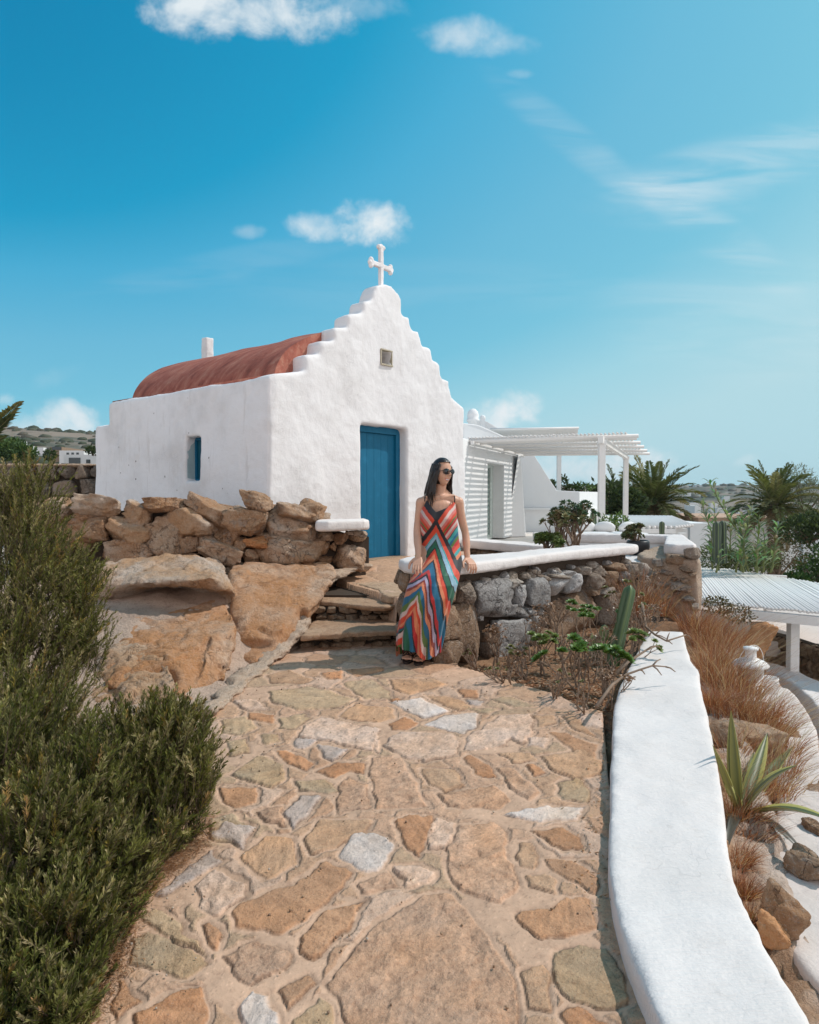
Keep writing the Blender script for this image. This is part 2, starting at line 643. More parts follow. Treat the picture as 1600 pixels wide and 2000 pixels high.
def mat_white(name, base=(0.80, 0.79, 0.79), spots=0.0, coarse=0.5, dirt=0.25, sc=1.0, brush=0.0):
    m, g, b = new_mat(name, 0.85, 0.2)
    v = coords(g, 'Position')
    n1 = g.noise(v, 1.3 * sc, 5, 0.6)
    n2 = g.noise(v, 9 * sc, 6, 0.65)
    n3 = g.noise(v, 60 * sc, 4, 0.6)
    dirty = tuple(x * y for x, y in zip(base, (0.86, 0.85, 0.84)))
    c = g.mix(g.m('MULTIPLY', g.sstep(n1, 0.42, 0.72), dirt * 2), base, dirty)
    c = g.mix(g.m('MULTIPLY', g.sstep(n2, 0.58, 0.74), dirt), c, tuple(x * 0.9 for x in base))
    if spots:
        vo = g.n('ShaderNodeTexVoronoi', ins={'Vector': v, 'Scale': 5.5})
        sp = g.m('LESS_THAN', g.m('ADD', vo.outputs['Distance'], g.m('MULTIPLY', n3, 0.12)), 0.13)
        rn = g.n('ShaderNodeSeparateColor', ins={0: vo.outputs['Color']}).outputs[0]
        sp = g.m('MULTIPLY', sp, g.m('GREATER_THAN', rn, 0.52))
        c = g.mix(g.m('MULTIPLY', sp, spots), c, (0.22, 0.16, 0.14))
        n5 = g.noise(v, 22, 5, 0.7)
        c = g.mix(g.m('MULTIPLY', g.sstep(n5, 0.66, 0.72), spots * 0.7), c, (0.40, 0.31, 0.28))
    # grey rain streaks and scuffs
    mps = g.n('ShaderNodeMapping', ins={0: v})
    mps.inputs['Scale'].default_value = (5 * sc, 5 * sc, .7 * sc)
    n8 = g.noise(mps.outputs[0], 2.0, 5, 0.65, 0.4)
    c = g.mix(g.m('MULTIPLY', g.sstep(n8, 0.56, 0.74), dirt * 1.1), c, tuple(x * y for x, y in zip(base, (0.80, 0.775, 0.75))))
    # hairline cracks
    vc = g.n('ShaderNodeTexVoronoi', feature='DISTANCE_TO_EDGE', ins={'Vector': g.n('ShaderNodeVectorMath', operation='ADD', ins={0: v, 1: g.n('ShaderNodeTexNoise', ins={'Vector': v, 'Scale': 4.0}).outputs['Color']}).outputs[0], 'Scale': 1.7 * sc})
    ck = g.m('MULTIPLY', g.m('LESS_THAN', vc.outputs['Distance'], 0.006), g.sstep(n1, 0.50, 0.60))
    c = g.mix(g.m('MULTIPLY', ck, 0.22), c, tuple(x * 0.55 for x in base))
    g.set(b.inputs['Base Color'], c)
    h = g.m('ADD', g.m('MULTIPLY', n2, 1.0), g.m('MULTIPLY', n3, 0.35))
    h = g.m('SUBTRACT', h, g.m('MULTIPLY', ck, 0.5))
    n4 = g.noise(v, 3.5 * sc, 3, 0.5)
    h = g.m('ADD', h, g.m('MULTIPLY', n4, 1.2))
    if brush:
        mp = g.n('ShaderNodeMapping', ins={0: v})
        mp.inputs['Rotation'].default_value = (0, 0, 0.5)
        mp.inputs['Scale'].default_value = (12, 120, 60)
        h = g.m('ADD', h, g.m('MULTIPLY', g.noise(mp.outputs[0], 1.0, 3, .6), brush))
    bump(g, b, h, coarse, 0.02)
    return m


def mat_rock(name, cols, speck=0.35, scale=1.0, rough=0.9, bstr=0.7, rnd=True, lichen=0.0, stain=None, band=None, crack=.55):
    """cols: list of base colours mixed by noise and by the object's random number"""
    m, g, b = new_mat(name, rough, 0.2)
    v = coords(g, 'Position')
    if rnd:
        oi = g.n('ShaderNodeObjectInfo')
        off = g.n('ShaderNodeVectorMath', operation='SCALE', ins={0: (37.0, 17.0, 91.0)})
        g.set(off.inputs['Scale'], oi.outputs['Random'])
        ad = g.n('ShaderNodeVectorMath', operation='ADD', ins={0: v, 1: off.outputs[0]})
        v2 = ad.outputs[0]
    else:
        v2 = v
    n1 = g.noise(v2, 2.2 * scale, 5, 0.6, 0.4)
    n2 = g.noise(v2, 11 * scale, 6, 0.7)
    n3 = g.noise(v2, 70 * scale, 4, 0.7)
    f = g.m('ADD', g.m('MULTIPLY', n1, 0.6), g.m('MULTIPLY', n2, 0.4))
    if rnd:
        f = g.m('ADD', f, g.m('MULTIPLY', g.m('SUBTRACT', oi.outputs['Random'], 0.5), 0.42))
    k = len(cols)
    lo, hi = 0.28, 0.74
    c = g.ramp(f, [(lo + (hi - lo) * i / (k - 1), cc) for i, cc in enumerate(cols)])
    if stain is not None:
        n6 = g.noise(v, 1.6 * scale, 4, 0.6, 0.8)
        c = g.mix(g.m('MULTIPLY', g.sstep(n6, 0.40, 0.60), 0.85), c, stain)
    dk = g.mix(1.0, c, (0.45, 0.42, 0.42), 'MULTIPLY')
    lt = g.mix(0.45, c, (0.72, 0.68, 0.64))
    c = g.mix(g.m('MULTIPLY', g.sstep(n3, 0.56, 0.68), speck), c, dk)
    c = g.mix(g.m('MULTIPLY', g.sstep(n3, 0.46, 0.36), speck), c, lt)
    if lichen:
        n7 = g.noise(v2, 6 * scale, 6, 0.75)
        c = g.mix(g.m('MULTIPLY', g.sstep(n7, 0.56, 0.62), lichen), c, (0.30, 0.28, 0.26))
    n9 = g.noise(v2, 28 * scale, 6, 0.75)
    c = g.mix(g.m('MULTIPLY', g.sstep(n9, .52, .68), .55), c, dk)
    c = g.mix(g.m('MULTIPLY', g.sstep(n9, .46, .32), .35), c, lt)
    wv = g.n('ShaderNodeVectorMath', operation='ADD', ins={0: v2, 1: g.n('ShaderNodeTexNoise', ins={'Vector': v2, 'Scale': 5.0 * scale, 'Detail': 4.0}).outputs['Color']}).outputs[0]
    vk = g.n('ShaderNodeTexVoronoi', feature='DISTANCE_TO_EDGE', ins={'Vector': wv, 'Scale': 3.6 * scale}).outputs['Distance']
    ck = g.m('MULTIPLY', g.sstep(vk, .028, .004), g.sstep(n1, .42, .56))
    c = g.mix(g.m('MULTIPLY', ck, crack), c, tuple(x * .35 for x in cols[0]))
    if band is not None:
        mp = g.n('ShaderNodeMapping', ins={0: v2})
        mp.inputs['Scale'].default_value = band
        nb = g.noise(mp.outputs[0], 3.0, 5, .6, .5)
        c = g.mix(g.m('MULTIPLY', g.sstep(nb, .55, .68), .45), c, dk)
    g.set(b.inputs['Base Color'], c)
    h = g.m('ADD', g.m('MULTIPLY', n2, 1.5), g.m('MULTIPLY', n3, 0.6))
    h = g.m('ADD', g.m('SUBTRACT', h, g.m('MULTIPLY', ck, 1.6 * crack)), g.m('MULTIPLY', n9, 1.0))
    bump(g, b, h, bstr, 0.024 / max(scale, .2))
    return m


M = {}
M['white'] = mat_white('whitewash', (0.79, 0.75, 0.74), coarse=0.45, spots=.16, dirt=.4)
M['white_side'] = mat_white('whitewash_weathered_lift', (0.86, 0.81, 0.80), spots=0.9, coarse=0.5, dirt=0.6)  # weather spots, plus a lighter base that paints bounce light on the side
M['white_cap'] = mat_white('whitewash_cap', (0.765, 0.695, 0.66), coarse=0.42, dirt=0.35, sc=1.0, brush=1.0, spots=.12)
M['white_paint'] = mat_white('white_painted_plaster', (0.80, 0.79, 0.78), coarse=0.12, dirt=0.1)
M['white_wood'] = mat_plain('white_painted_wood', (0.80, 0.765, 0.735), 0.55, 0.3, 0.08, 20)
# ================================================================ the paved path
def gz(y):
    """height of the path at distance y"""
    return -0.20 * np.clip((5.0 - y) / 3.2, 0, 1.4)


def gpt(px, py):
    z = 0.0
    for _ in range(12):
        p = atz(px, py, z)
        z = float(gz(p.y))
    return (p.x, p.y)


CW, CL, CG = (.60, .54, .50), (.57, .43, .34), (.46, .40, .37)
CO, CT, CPK = (.46, .25, .135), (.475, .31, .195), (.50, .33, .225)
CV, CB = (.42, .315, .205), (.43, .255, .15)
z7 = [
 (CW, 690,250, 800,235, 910,285, 815,312), (CW, 810,335, 890,298, 1015,290, 1010,340, 960,365),
 (CL, 365,340, 430,305, 655,350, 620,430, 350,380), (CG, 340,380, 420,392, 370,428, 333,415), (CG, 415,408, 540,425, 480,470, 450,460),
 (CL, 970,380, 1100,300, 1225,295, 1220,370, 1180,405, 1130,385, 1125,415, 1030,430, 965,428),
 (CL, 660,410, 720,360, 915,365, 945,400, 930,450, 820,470, 740,455), (CO, 955,460, 985,445, 1065,485, 1080,530, 1015,520),
 (CPK, 620,455, 730,455, 800,580, 830,640, 640,645, 615,520), (CPK, 500,560, 540,525, 600,560, 610,640, 490,665),
 (CT, 800,500, 930,500, 970,560, 900,585, 830,555), (CO, 1195,485, 1225,482, 1268,515, 1230,525),
 (CPK, 1080,490, 1150,495, 1250,590, 1200,615, 1140,570), (CB, 1285,365, 1340,360, 1460,410, 1460,460, 1380,440),
 (CT, 1250,450, 1400,430, 1480,470, 1480,520, 1380,540, 1290,505), (CV, 1310,550, 1400,530, 1440,580, 1430,620, 1330,615),
 (CW, 1115,672, 1190,645, 1320,640, 1415,640, 1380,690, 1260,695), (CV, 95,520, 200,450, 290,480, 295,540, 250,570, 130,530),
 (CO, 260,430, 330,435, 405,480, 380,505, 310,480), (CO, 415,510, 500,470, 600,480, 590,520, 540,505, 480,530),
 (CV, 330,545, 450,540, 500,580, 440,590, 350,575), (CB, 50,565, 190,575, 200,620, 100,645, 60,600),
 (CV, 20,680, 100,670, 180,720, 130,790, 20,765), (CG, 300,650, 370,590, 440,600, 380,680, 320,720), (CPK, 190,655, 290,640, 300,710, 230,700),
 (CT, 130,820, 230,740, 330,760, 345,850, 230,905, 140,850), (CT, 365,760, 430,690, 620,690, 600,740, 480,790, 400,815),
 (CW, 495,820, 560,740, 640,735, 700,770, 670,860, 600,885, 530,850), (CO, 700,690, 740,675, 850,670, 855,715, 820,760, 800,825, 740,770),
 (CL, 860,680, 930,700, 905,800, 825,800, 830,730),
 (CPK, 940,710, 1080,700, 1120,730, 1130,830, 1160,900, 1170,950, 1100,1000, 1020,985, 900,900, 900,820),
 (CT, 1160,770, 1210,770, 1245,820, 1220,870, 1165,850), (CB, 1215,725, 1340,720, 1400,750, 1410,800, 1330,800),
 (CB, 1260,835, 1370,840, 1470,900, 1450,970, 1370,920, 1290,880), (CT, 1190,900, 1260,880, 1310,920, 1300,960, 1200,935),
 (CO, 435,140, 510,135, 510,165, 460,165), (CO, 520,130, 665,118, 670,135, 560,155), (CV, 515,175, 620,165, 690,210, 690,235, 600,240, 540,200),
 (CT, 230,150, 310,130, 400,165, 370,180, 250,180), (CV, 240,210, 400,190, 560,240, 500,270, 350,280, 250,250),
 (CT, 690,165, 850,160, 900,185, 760,225, 700,200), (CO, 945,200, 1015,205, 1015,235, 960,230), (CG, 970,238, 1040,242, 1030,262, 985,258),
 (CT, 820,225, 940,235, 990,270, 950,285, 880,260), (CV, 1060,235, 1140,230, 1230,265, 1150,270), (CV, 960,270, 1090,275, 1040,292),
 (CL, 105,245, 180,240, 240,275, 160,285), (CO, 160,290, 260,295, 250,330, 165,315), (CV, 270,310, 370,290, 400,310, 330,350, 280,350),
 (CV, 60,320, 150,300, 200,345, 130,375, 70,365), (CT, 500,300, 560,260, 700,270, 710,310, 640,325, 530,315), (CO, 680,235, 740,238, 700,250),
 (CO, 690,330, 740,305, 790,330, 760,350, 700,352), (CL, 615,395, 645,385, 655,420, 640,440, 620,420), (CV, 200,370, 270,370, 290,400, 230,410),
 (CV, 80,400, 150,385, 170,440, 90,450), (CL, 1210,380, 1280,385, 1270,420, 1200,410), (CT, 1230,300, 1300,300, 1310,330, 1240,345),
 (CT, 1330,300, 1370,300, 1460,380, 1370,350), (CL, 1390,290, 1490,290, 1480,350, 1410,340), (CT, 1090,440, 1200,440, 1240,470, 1150,475),
 (CPK, 860,590, 1000,570, 1080,560, 1130,610, 1100,650, 900,640),
]
z8 = [
 (CL, 285,185, 345,140, 425,175, 430,210, 400,240, 355,270, 300,240), (CG, 170,215, 330,90, 370,115, 200,215),
 (CB, 390,270, 430,220, 560,180, 650,120, 720,150, 700,185, 640,250, 560,300, 510,320, 400,300), (CB, 575,380, 590,320, 660,250, 760,230, 720,300, 620,400),
 (CPK, 370,380, 420,345, 520,350, 555,385, 540,420, 440,460, 390,420), (CO, 310,290, 330,280, 360,320, 350,368, 325,350),
 (CB, 510,485, 600,432, 625,460, 545,532), (CV, 110,335, 160,310, 240,350, 335,405, 250,440, 110,400), (CV, 120,265, 180,250, 250,290, 320,385, 240,345, 170,300),
 (CB, 80,450, 145,510, 75,560, 50,500), (CO, 120,545, 220,490, 300,470, 325,560, 300,600, 100,600), (CW, 410,530, 440,480, 480,490, 530,571, 520,600, 430,600),
 (CV, 570,560, 640,500, 690,571, 690,610, 560,610),
 (CPK, 655,460, 720,370, 820,270, 940,212, 1010,210, 1065,275, 1125,355, 1180,450, 1190,520, 1190,640, 760,640, 700,540),
 (CPK, 735,180, 800,150, 835,140, 865,185, 790,205, 750,210), (CL, 845,130, 900,125, 950,150, 945,180, 880,188),
 (CT, 1205,420, 1255,400, 1283,440, 1285,540, 1210,520), (CV, 1275,385, 1340,355, 1430,360, 1480,430, 1500,510, 1430,530, 1340,510, 1290,450),
 (CO, 1310,540, 1350,525, 1430,560, 1470,600, 1310,620), (CB, 1180,265, 1225,245, 1280,245, 1310,215, 1390,225, 1410,300, 1330,325, 1255,330, 1200,300),
 (CG, 330,50, 375,12, 450,20, 420,80),
]
STONES = []
for r_ in z7:
    STONES.append((r_[0], [gpt(400 + r_[i] * .525, 1240 + r_[i + 1] * .525) for i in range(1, len(r_), 2)]))
for r_ in z8:
    STONES.append((r_[0], [gpt(180 + r_[i] * .7, 1600 + r_[i + 1] * .7) for i in range(1, len(r_), 2)]))


def poly_sdf(P, poly):
    """signed distance, positive inside"""
    n = len(poly)
    best = np.full(len(P), 1e9)
    inside = np.zeros(len(P), bool)
    for i in range(n):
        a, b = np.array(poly[i]), np.array(poly[(i + 1) % n])
        e = b - a
        w = P - a
        t = np.clip((w @ e) / max(e @ e, 1e-12), 0, 1)
        d = np.linalg.norm(w - t[:, None] * e, axis=1)
        best = np.minimum(best, d)
        c = ((a[1] <= P[:, 1]) != (b[1] <= P[:, 1]))
        with np.errstate(divide='ignore', invalid='ignore'):
            xi = a[0] + (P[:, 1] - a[1]) / (b[1] - a[1] if b[1] != a[1] else 1e-9) * e[0]
        inside ^= c & (P[:, 0] < xi)
    return np.where(inside, best, -best)


def voronoi(P, cell, seed, jit=0.8):
    g = P / cell
    ib = np.floor(g).astype(np.int64)
    d1 = np.full(len(P), 1e9)
    d2 = np.full(len(P), 1e9)
    idn = np.zeros(len(P))
    z = np.zeros(len(P), np.int64)
    for dx in (-1, 0, 1):
        for dy in (-1, 0, 1):
            cx, cy = ib[:, 0] + dx, ib[:, 1] + dy
            jx = cx + .5 + (_hash(cx, cy, z, seed) - .5) * jit
            jy = cy + .5 + (_hash(cx, cy, z + 1, seed) - .5) * jit
            d = np.hypot(g[:, 0] - jx, g[:, 1] - jy)
            h = _hash(cx, cy, z + 2, seed)
            near = d < d1
            d2 = np.where(near, d1, np.minimum(d2, d))
            idn = np.where(near, h, idn)
            d1 = np.where(near, d, d1)
    return (d2 - d1) * cell, idn


def paving(P, stones, base_fn, seed=5, cell=0.27, lift=0.0045, fill=(CT, CPK, CV, CT, CB, CL)):
    """heights and base colours of crazy paving at the plan points P"""
    P3 = np.c_[P, np.zeros(len(P))]
    n_big = fbm(P3 * 9, 4, seed)
    warp = np.c_[fbm(P3 * 16, 4, seed + 1), fbm(P3 * 16 + 40, 4, seed + 2)] * 0.022
    Q = P + warp
    n_mid = fbm(P3 * 30, 4, seed + 3)
    n_fine = fbm(P3 * 110, 3, seed + 4)
    H = base_fn(P[:, 1]) + n_big * 0.004 + n_mid * 0.002
    mortar = np.array((.50, .355, .26))
    C = mortar * (1 + 0.10 * n_big + 0.10 * n_mid + 0.06 * n_fine)[:, None]
    occ = np.full(len(P), -1.0)
    smask = np.zeros(len(P))
    for k, (col, poly) in enumerate(stones):
        pa = np.array(poly)
        lo, hi = pa.min(0) - .08, pa.max(0) + .08
        idx = np.where((P[:, 0] > lo[0]) & (P[:, 0] < hi[0]) & (P[:, 1] > lo[1]) & (P[:, 1] < hi[1]))[0]
        if not len(idx):
            continue
        s = poly_sdf(Q[idx], pa)
        occ[idx] = np.maximum(occ[idx], s)
        a = np.clip(s / 0.007, 0, 1)
        a = a * a * (3 - 2 * a)
        rs = np.random.RandomState(k * 7 + 3)
        ori = rs.uniform(0, math.pi)
        strv = np.array((math.cos(ori), math.sin(ori)))
        Pi = P3[idx]
        st = np.c_[(P[idx] @ strv) * 8, (P[idx] @ np.array((-strv[1], strv[0]))) * 36, np.full(len(idx), k * 3.1)]
        slab = fbm(st, 4, seed + k)
        tex = fbm(Pi * 22 + k, 4, seed + 60)
        granite = col in (CPK, CL)
        rough = 0.006 if granite else 0.002
        lay = np.floor((slab + 1) * 3.2) / 3.2 - 1
        hh = lift * rs.uniform(.5, 1.4) + rough * tex + (0.005 * lay if not granite else facets3(Pi * 16 + k, k) * .005) + 0.002 * slab
        tilt = rs.uniform(-.02, .02, 2)
        hh = hh + (P[idx] - pa.mean(0)) @ tilt
        H[idx] = H[idx] + a * hh - np.clip(1 - np.abs(s + 0.004) / 0.009, 0, 1) * 0.004
        cc = np.array(col) * rs.uniform(.9, 1.1)
        v = 1 + (0.20 * slab + 0.18 * tex + (0.30 if granite else 0.14) * n_fine[idx])
        c_i = (cc * .98 + np.array((.455, .285, .19)) * .04) * v[:, None]
        hue = fbm(Pi * 6 + k * 5, 3, seed + 71)[:, None]
        c_i = c_i * (1 + hue * np.array((.06, -.03, -.14)))
        b = np.clip((s + 0.003) / 0.008 + n_mid[idx] * .5, 0, 1)[:, None]
        crack = np.clip(1 - np.abs(s) / (0.006 * np.clip(P[idx, 1] / 2.6, 1, 2.4)), 0, 1) * (fbm(Pi * 7, 2, seed + 80 + k) > -.05)
        C[idx] = C[idx] * (1 - b) + c_i * b
        C[idx] = C[idx] * (1 - 0.62 * crack[:, None])
        H[idx] -= crack * 0.0035
        smask[idx] = np.maximum(smask[idx], a)
    e, idn = voronoi(Q + np.c_[n_big, -n_big] * .03, cell, seed)
    free = np.clip((-occ - 0.028) / 0.01, 0, 1)
    s = np.minimum(e * .5 - 0.006, -occ - 0.018)
    a = np.clip(s / 0.007, 0, 1)
    a = a * a * (3 - 2 * a) * (occ < -0.018)
    keep = (idn * 7.7) % 1 < 0.86
    a = a * keep
    st = np.c_[(P[:, 0] + P[:, 1] * .3) * 9, (P[:, 1] - P[:, 0] * .2) * 26, idn * 50]
    slab = fbm(st, 4, seed + 90)
    lay = np.floor((slab + 1) * 3) / 3 - 1
    H = H + a * (lift * (.4 + .7 * idn) + .004 * lay + .004 * n_mid)
    fc = np.array(fill)[(idn * len(fill) * .999).astype(int)]
    fc = fc * (0.88 + .2 * ((idn * 31) % 1))[:, None] * (1 + .16 * slab + .1 * n_fine)[:, None]
    fc = fc * .6 + mortar * .4
    crack = np.clip(1 - np.abs(s) / (0.005 * np.clip(P[:, 1] / 2.6, 1, 2.4)), 0, 1) * (occ < -.02) * keep * (n_big > -.1)
    C = C * (1 - a[:, None]) + fc * a[:, None]
    C = C * (1 - .4 * crack[:, None])
    H -= crack * .003
    # loose grit: small dark and pale crumbs
    g2 = fbm(P3 * 190, 2, seed + 99)
    C = C * np.where(g2 > .62, .75, 1)[:, None] * np.where(g2 < -.64, 1.22, 1)[:, None]
    C = C * np.array((1.09, .965, .885)) * (1 + .10 * n_big)[:, None]
    return H, np.c_[np.clip(C, 0.01, .9), np.maximum(smask, a)]


def grid_sheet(name, us, ys, hfun, mat, extra=None):
    Yg, Ug = np.meshgrid(ys, us, indexing='ij')
    P = np.c_[(Ug * Yg).ravel(), Yg.ravel()]
    H, C = hfun(P)
    V = np.c_[P, H]
    ny, nx = len(ys), len(us)
    i = (np.arange(ny - 1)[:, None] * nx + np.arange(nx - 1)[None, :]).ravel()
    Fc = np.c_[i, i + 1, i + nx + 1, i + nx]
    return mesh_np(name, V, Fc, mat, None, True, C)


def mat_attr(name, rough=0.85, nsc=90, bstr=0.5, bdist=0.006, speck=0.25, spec=0.25, masked=False):
    m, g, b = new_mat(name, rough, spec)
    a = g.n('ShaderNodeAttribute', attribute_name='Col')
    v = coords(g, 'Position')
    n1 = g.noise(v, nsc, 5, 0.7)
    n2 = g.noise(v, nsc * 3.3, 3, 0.6)
    n0 = g.noise(v, nsc * .25, 5, 0.65)
    c = a.outputs['Color']
    dk = g.mix(1.0, c, (0.55, 0.50, 0.48), 'MULTIPLY')
    lt = g.mix(0.35, c, (0.85, 0.78, 0.72))
    k_ = g.m('MULTIPLY_ADD', a.outputs['Alpha'], .8, .3) if masked else 1.0
    c = g.mix(g.m('MULTIPLY', g.m('MULTIPLY', g.sstep(n1, .54, .70), speck * 1.6), k_), c, dk)
    c = g.mix(g.m('MULTIPLY', g.m('MULTIPLY', g.sstep(n2, .44, .30), speck * 1.2), k_), c, lt)
    c = g.mix(g.m('MULTIPLY', g.sstep(n0, .5, .7), speck), c, dk)
    g.set(b.inputs['Base Color'], c)
    h = g.m('ADD', g.m('MULTIPLY', n1, 1.0), g.m('MULTIPLY', n2, .4))
    h = g.m('ADD', h, g.m('MULTIPLY', n0, 2.0))
    if masked:
        h = g.m('MULTIPLY', h, k_)
    bump(g, b, h, bstr, bdist)
    return m


M['paving'] = mat_attr('crazy_paving', 0.8, 85, 0.6, 0.009, 0.38, masked=True)
M['paving_hard'] = M['paving']
_ys = np.exp(np.arange(math.log(1.1), math.log(6.1), 0.0033))
_us = np.arange(-0.80, 0.50, 0.0024)
path = grid_sheet('path', _us, _ys, lambda P: paving(P, STONES, gz), M['paving'])
tag(path, kind='structure')


def tz(y):
    return 0.366 + 0.08 * np.clip((y - 6.9) / 1.0, 0, 1)


_ys = np.exp(np.arange(math.log(6.1), math.log(11.5), 0.005))
_us = np.arange(-0.16, 0.09, 0.0028)
EDGE3 = [(atz(663, 1137, .38).x, atz(663, 1137, .38).y), (atz(751, 1161, .38).x, atz(751, 1161, .38).y)]


def terrace_h(P):
    H, C = paving(P, [], tz, 23, 0.5, 0.010, (CT, CB, CT, CO, CL))
    (xa, ya), (xb, yb) = EDGE3
    ye = ya + (P[:, 0] - xa) / (xb - xa) * (yb - ya) + .05
    H = H - .25 * (P[:, 1] < ye)
    return H, C


terrace = grid_sheet('terrace_paving', _us, _ys, terrace_h, M['paving'])
tag(terrace, kind='structure')

# ================================================================ wider ground
def ss(x, a, b):
    t = np.clip((x - a) / (b - a), 0, 1)
    return t * t * (3 - 2 * t)


def path_left(y):
    return np.interp(y, [0, 1.9, 2.5, 4.1, 5.3, 6.0, 7.2], [-.86, -.90, -.96, -1.20, -1.06, -.86, -.66])


def left_h(P):
    x, y = P[:, 0], P[:, 1]
    d = path_left(y) - x
    P3 = np.c_[P, np.zeros(len(P))]
    far = ss(y, 4.1, 6.4)
    h = gz(y) - 0.015 + ss(d, -.02, .5) * (0.05 + .25 * far) + ss(d, .3, 1.2) * far * .22 + ss(y, 7, 9) * -.1
    h = np.where(d < 0, gz(y) - .05 - ss(-d, 0, .05) * .5, h)
    n = fbm(P3 * 4, 5, 77)
    r = ridged(P3 * 2.1, 5, 78)
    h = h + ss(d, 0, .15) * (n * .03 + (r - .3) * .03)
    n2 = fbm(P3 * 12, 5, 79)
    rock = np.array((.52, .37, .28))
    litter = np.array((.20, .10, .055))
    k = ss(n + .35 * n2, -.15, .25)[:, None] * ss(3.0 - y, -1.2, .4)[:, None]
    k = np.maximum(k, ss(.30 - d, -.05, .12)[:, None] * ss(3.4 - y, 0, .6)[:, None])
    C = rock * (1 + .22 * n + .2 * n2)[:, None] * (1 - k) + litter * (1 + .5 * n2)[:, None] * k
    return h, np.clip(C, .01, .9)


def cart_sheet(name, xs, ys, hfun, mat):
    Yg, Xg = np.meshgrid(ys, xs, indexing='ij')
    P = np.c_[Xg.ravel(), Yg.ravel()]
    H, C = hfun(P)
    nx, ny = len(xs), len(ys)
    i = (np.arange(ny - 1)[:, None] * nx + np.arange(nx - 1)[None, :]).ravel()
    Fc = np.c_[i, i + 1, i + nx + 1, i + nx]
    return mesh_np(name, np.c_[P, H], Fc, mat, None, True, C)


M['rough_ground'] = mat_attr('rough_ground', 0.92, 60, 0.8, 0.02, 0.4)
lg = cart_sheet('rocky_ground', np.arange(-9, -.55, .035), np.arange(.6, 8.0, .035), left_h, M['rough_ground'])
tag(lg, kind='structure')


def bed_h(P):
    x, y = P[:, 0], P[:, 1]
    P3 = np.c_[P, np.zeros(len(P))]
    n = fbm(P3 * 5, 5, 101)
    n2 = fbm(P3 * 30, 4, 102)
    h = gz(y) - .035 - .03 * ss(y, 4.3, 5.2) + n * .03 + n2 * .012
    # the slope beyond the white wall
    edge = np.interp(y, [1.0, 1.8, 2.4, 3.3, 4.2, 5.9, 7, 9], [.80, 1.02, 1.15, 1.50, 1.80, 2.38, 3.0, 3.4])
    d = x - edge
    drop = np.interp(y, [1, 2.7, 4, 5.5, 8], [-.30, -.30, -.26, -.22, -.1])
    ledge = np.interp(y, [1, 3, 4, 5, 6, 6.6, 7.4], [2.4, 2.5, 2.7, 3.0, 3.4, 3.5, 3.3])
    h = h + ss(d, -.25, .15) * drop - ss(d, .28, .5) * .24 - ss(x, ledge, ledge + .35) * 1.6 - ss(y, 7.2, 8.0) * ss(x, 2.6, 3.0) * 1.5
    C = np.array((.30, .165, .09)) * (1 + .3 * n + .45 * n2)[:, None]
    C2 = np.array((.62, .50, .42)) * (1 + .12 * n + .1 * n2)[:, None]
    C3 = np.array((.42, .25, .15)) * (1 + .3 * n + .3 * n2)[:, None]
    h = h + ss(d, 0, .2) * (facets3(P3 * 5 + 3, 9) * .045 + fbm(P3 * 22, 4, 104) * .012)
    q = ss(d + .5 * n, .15, .45)[:, None]
    C2 = C3 * (1 - q) + C2 * q
    k = ss(d, -.2, .1)[:, None]
    return h, np.clip(C * (1 - k) + C2 * k, .01, .9)


def bed_mask_h(P):
    h, C = bed_h(P)
    # below the path paving wherever the path lies
    x, y = P[:, 0], P[:, 1]
    on_path = x < BED_EDGE(y)
    h = np.where(on_path, gz(y) - .12, h)
    return h, C


_be = [gpt(900, 1302), gpt(1000, 1330), gpt(1080, 1352), gpt(1130, 1378), gpt(1180, 1390)]


def BED_EDGE(y):
    # the path is where x is below this
    ys = [0.5, 3.3] + [p[1] for p in _be[::-1]] + [6.2, 12]
    xs = [.70, .98] + [p[0] for p in _be[::-1]] + [.3, .3]
    return np.interp(y, ys, xs)


bed = cart_sheet('soil', np.arange(.25, 5.0, .028), np.arange(.7, 8.4, .028), bed_mask_h, M['rough_ground'])
tag(bed, kind='structure')
# cut the path sheet away where the planting bed and the slope lie
_V, _ = get_np(path.data)
_V[:, 2] -= ss(_V[:, 0], BED_EDGE(_V[:, 1]) - .01, BED_EDGE(_V[:, 1]) + .03) * .5
_V[:, 2] -= ss(path_left(_V[:, 1]) - _V[:, 0], .0, .10) * .4
set_np(path.data, _V)


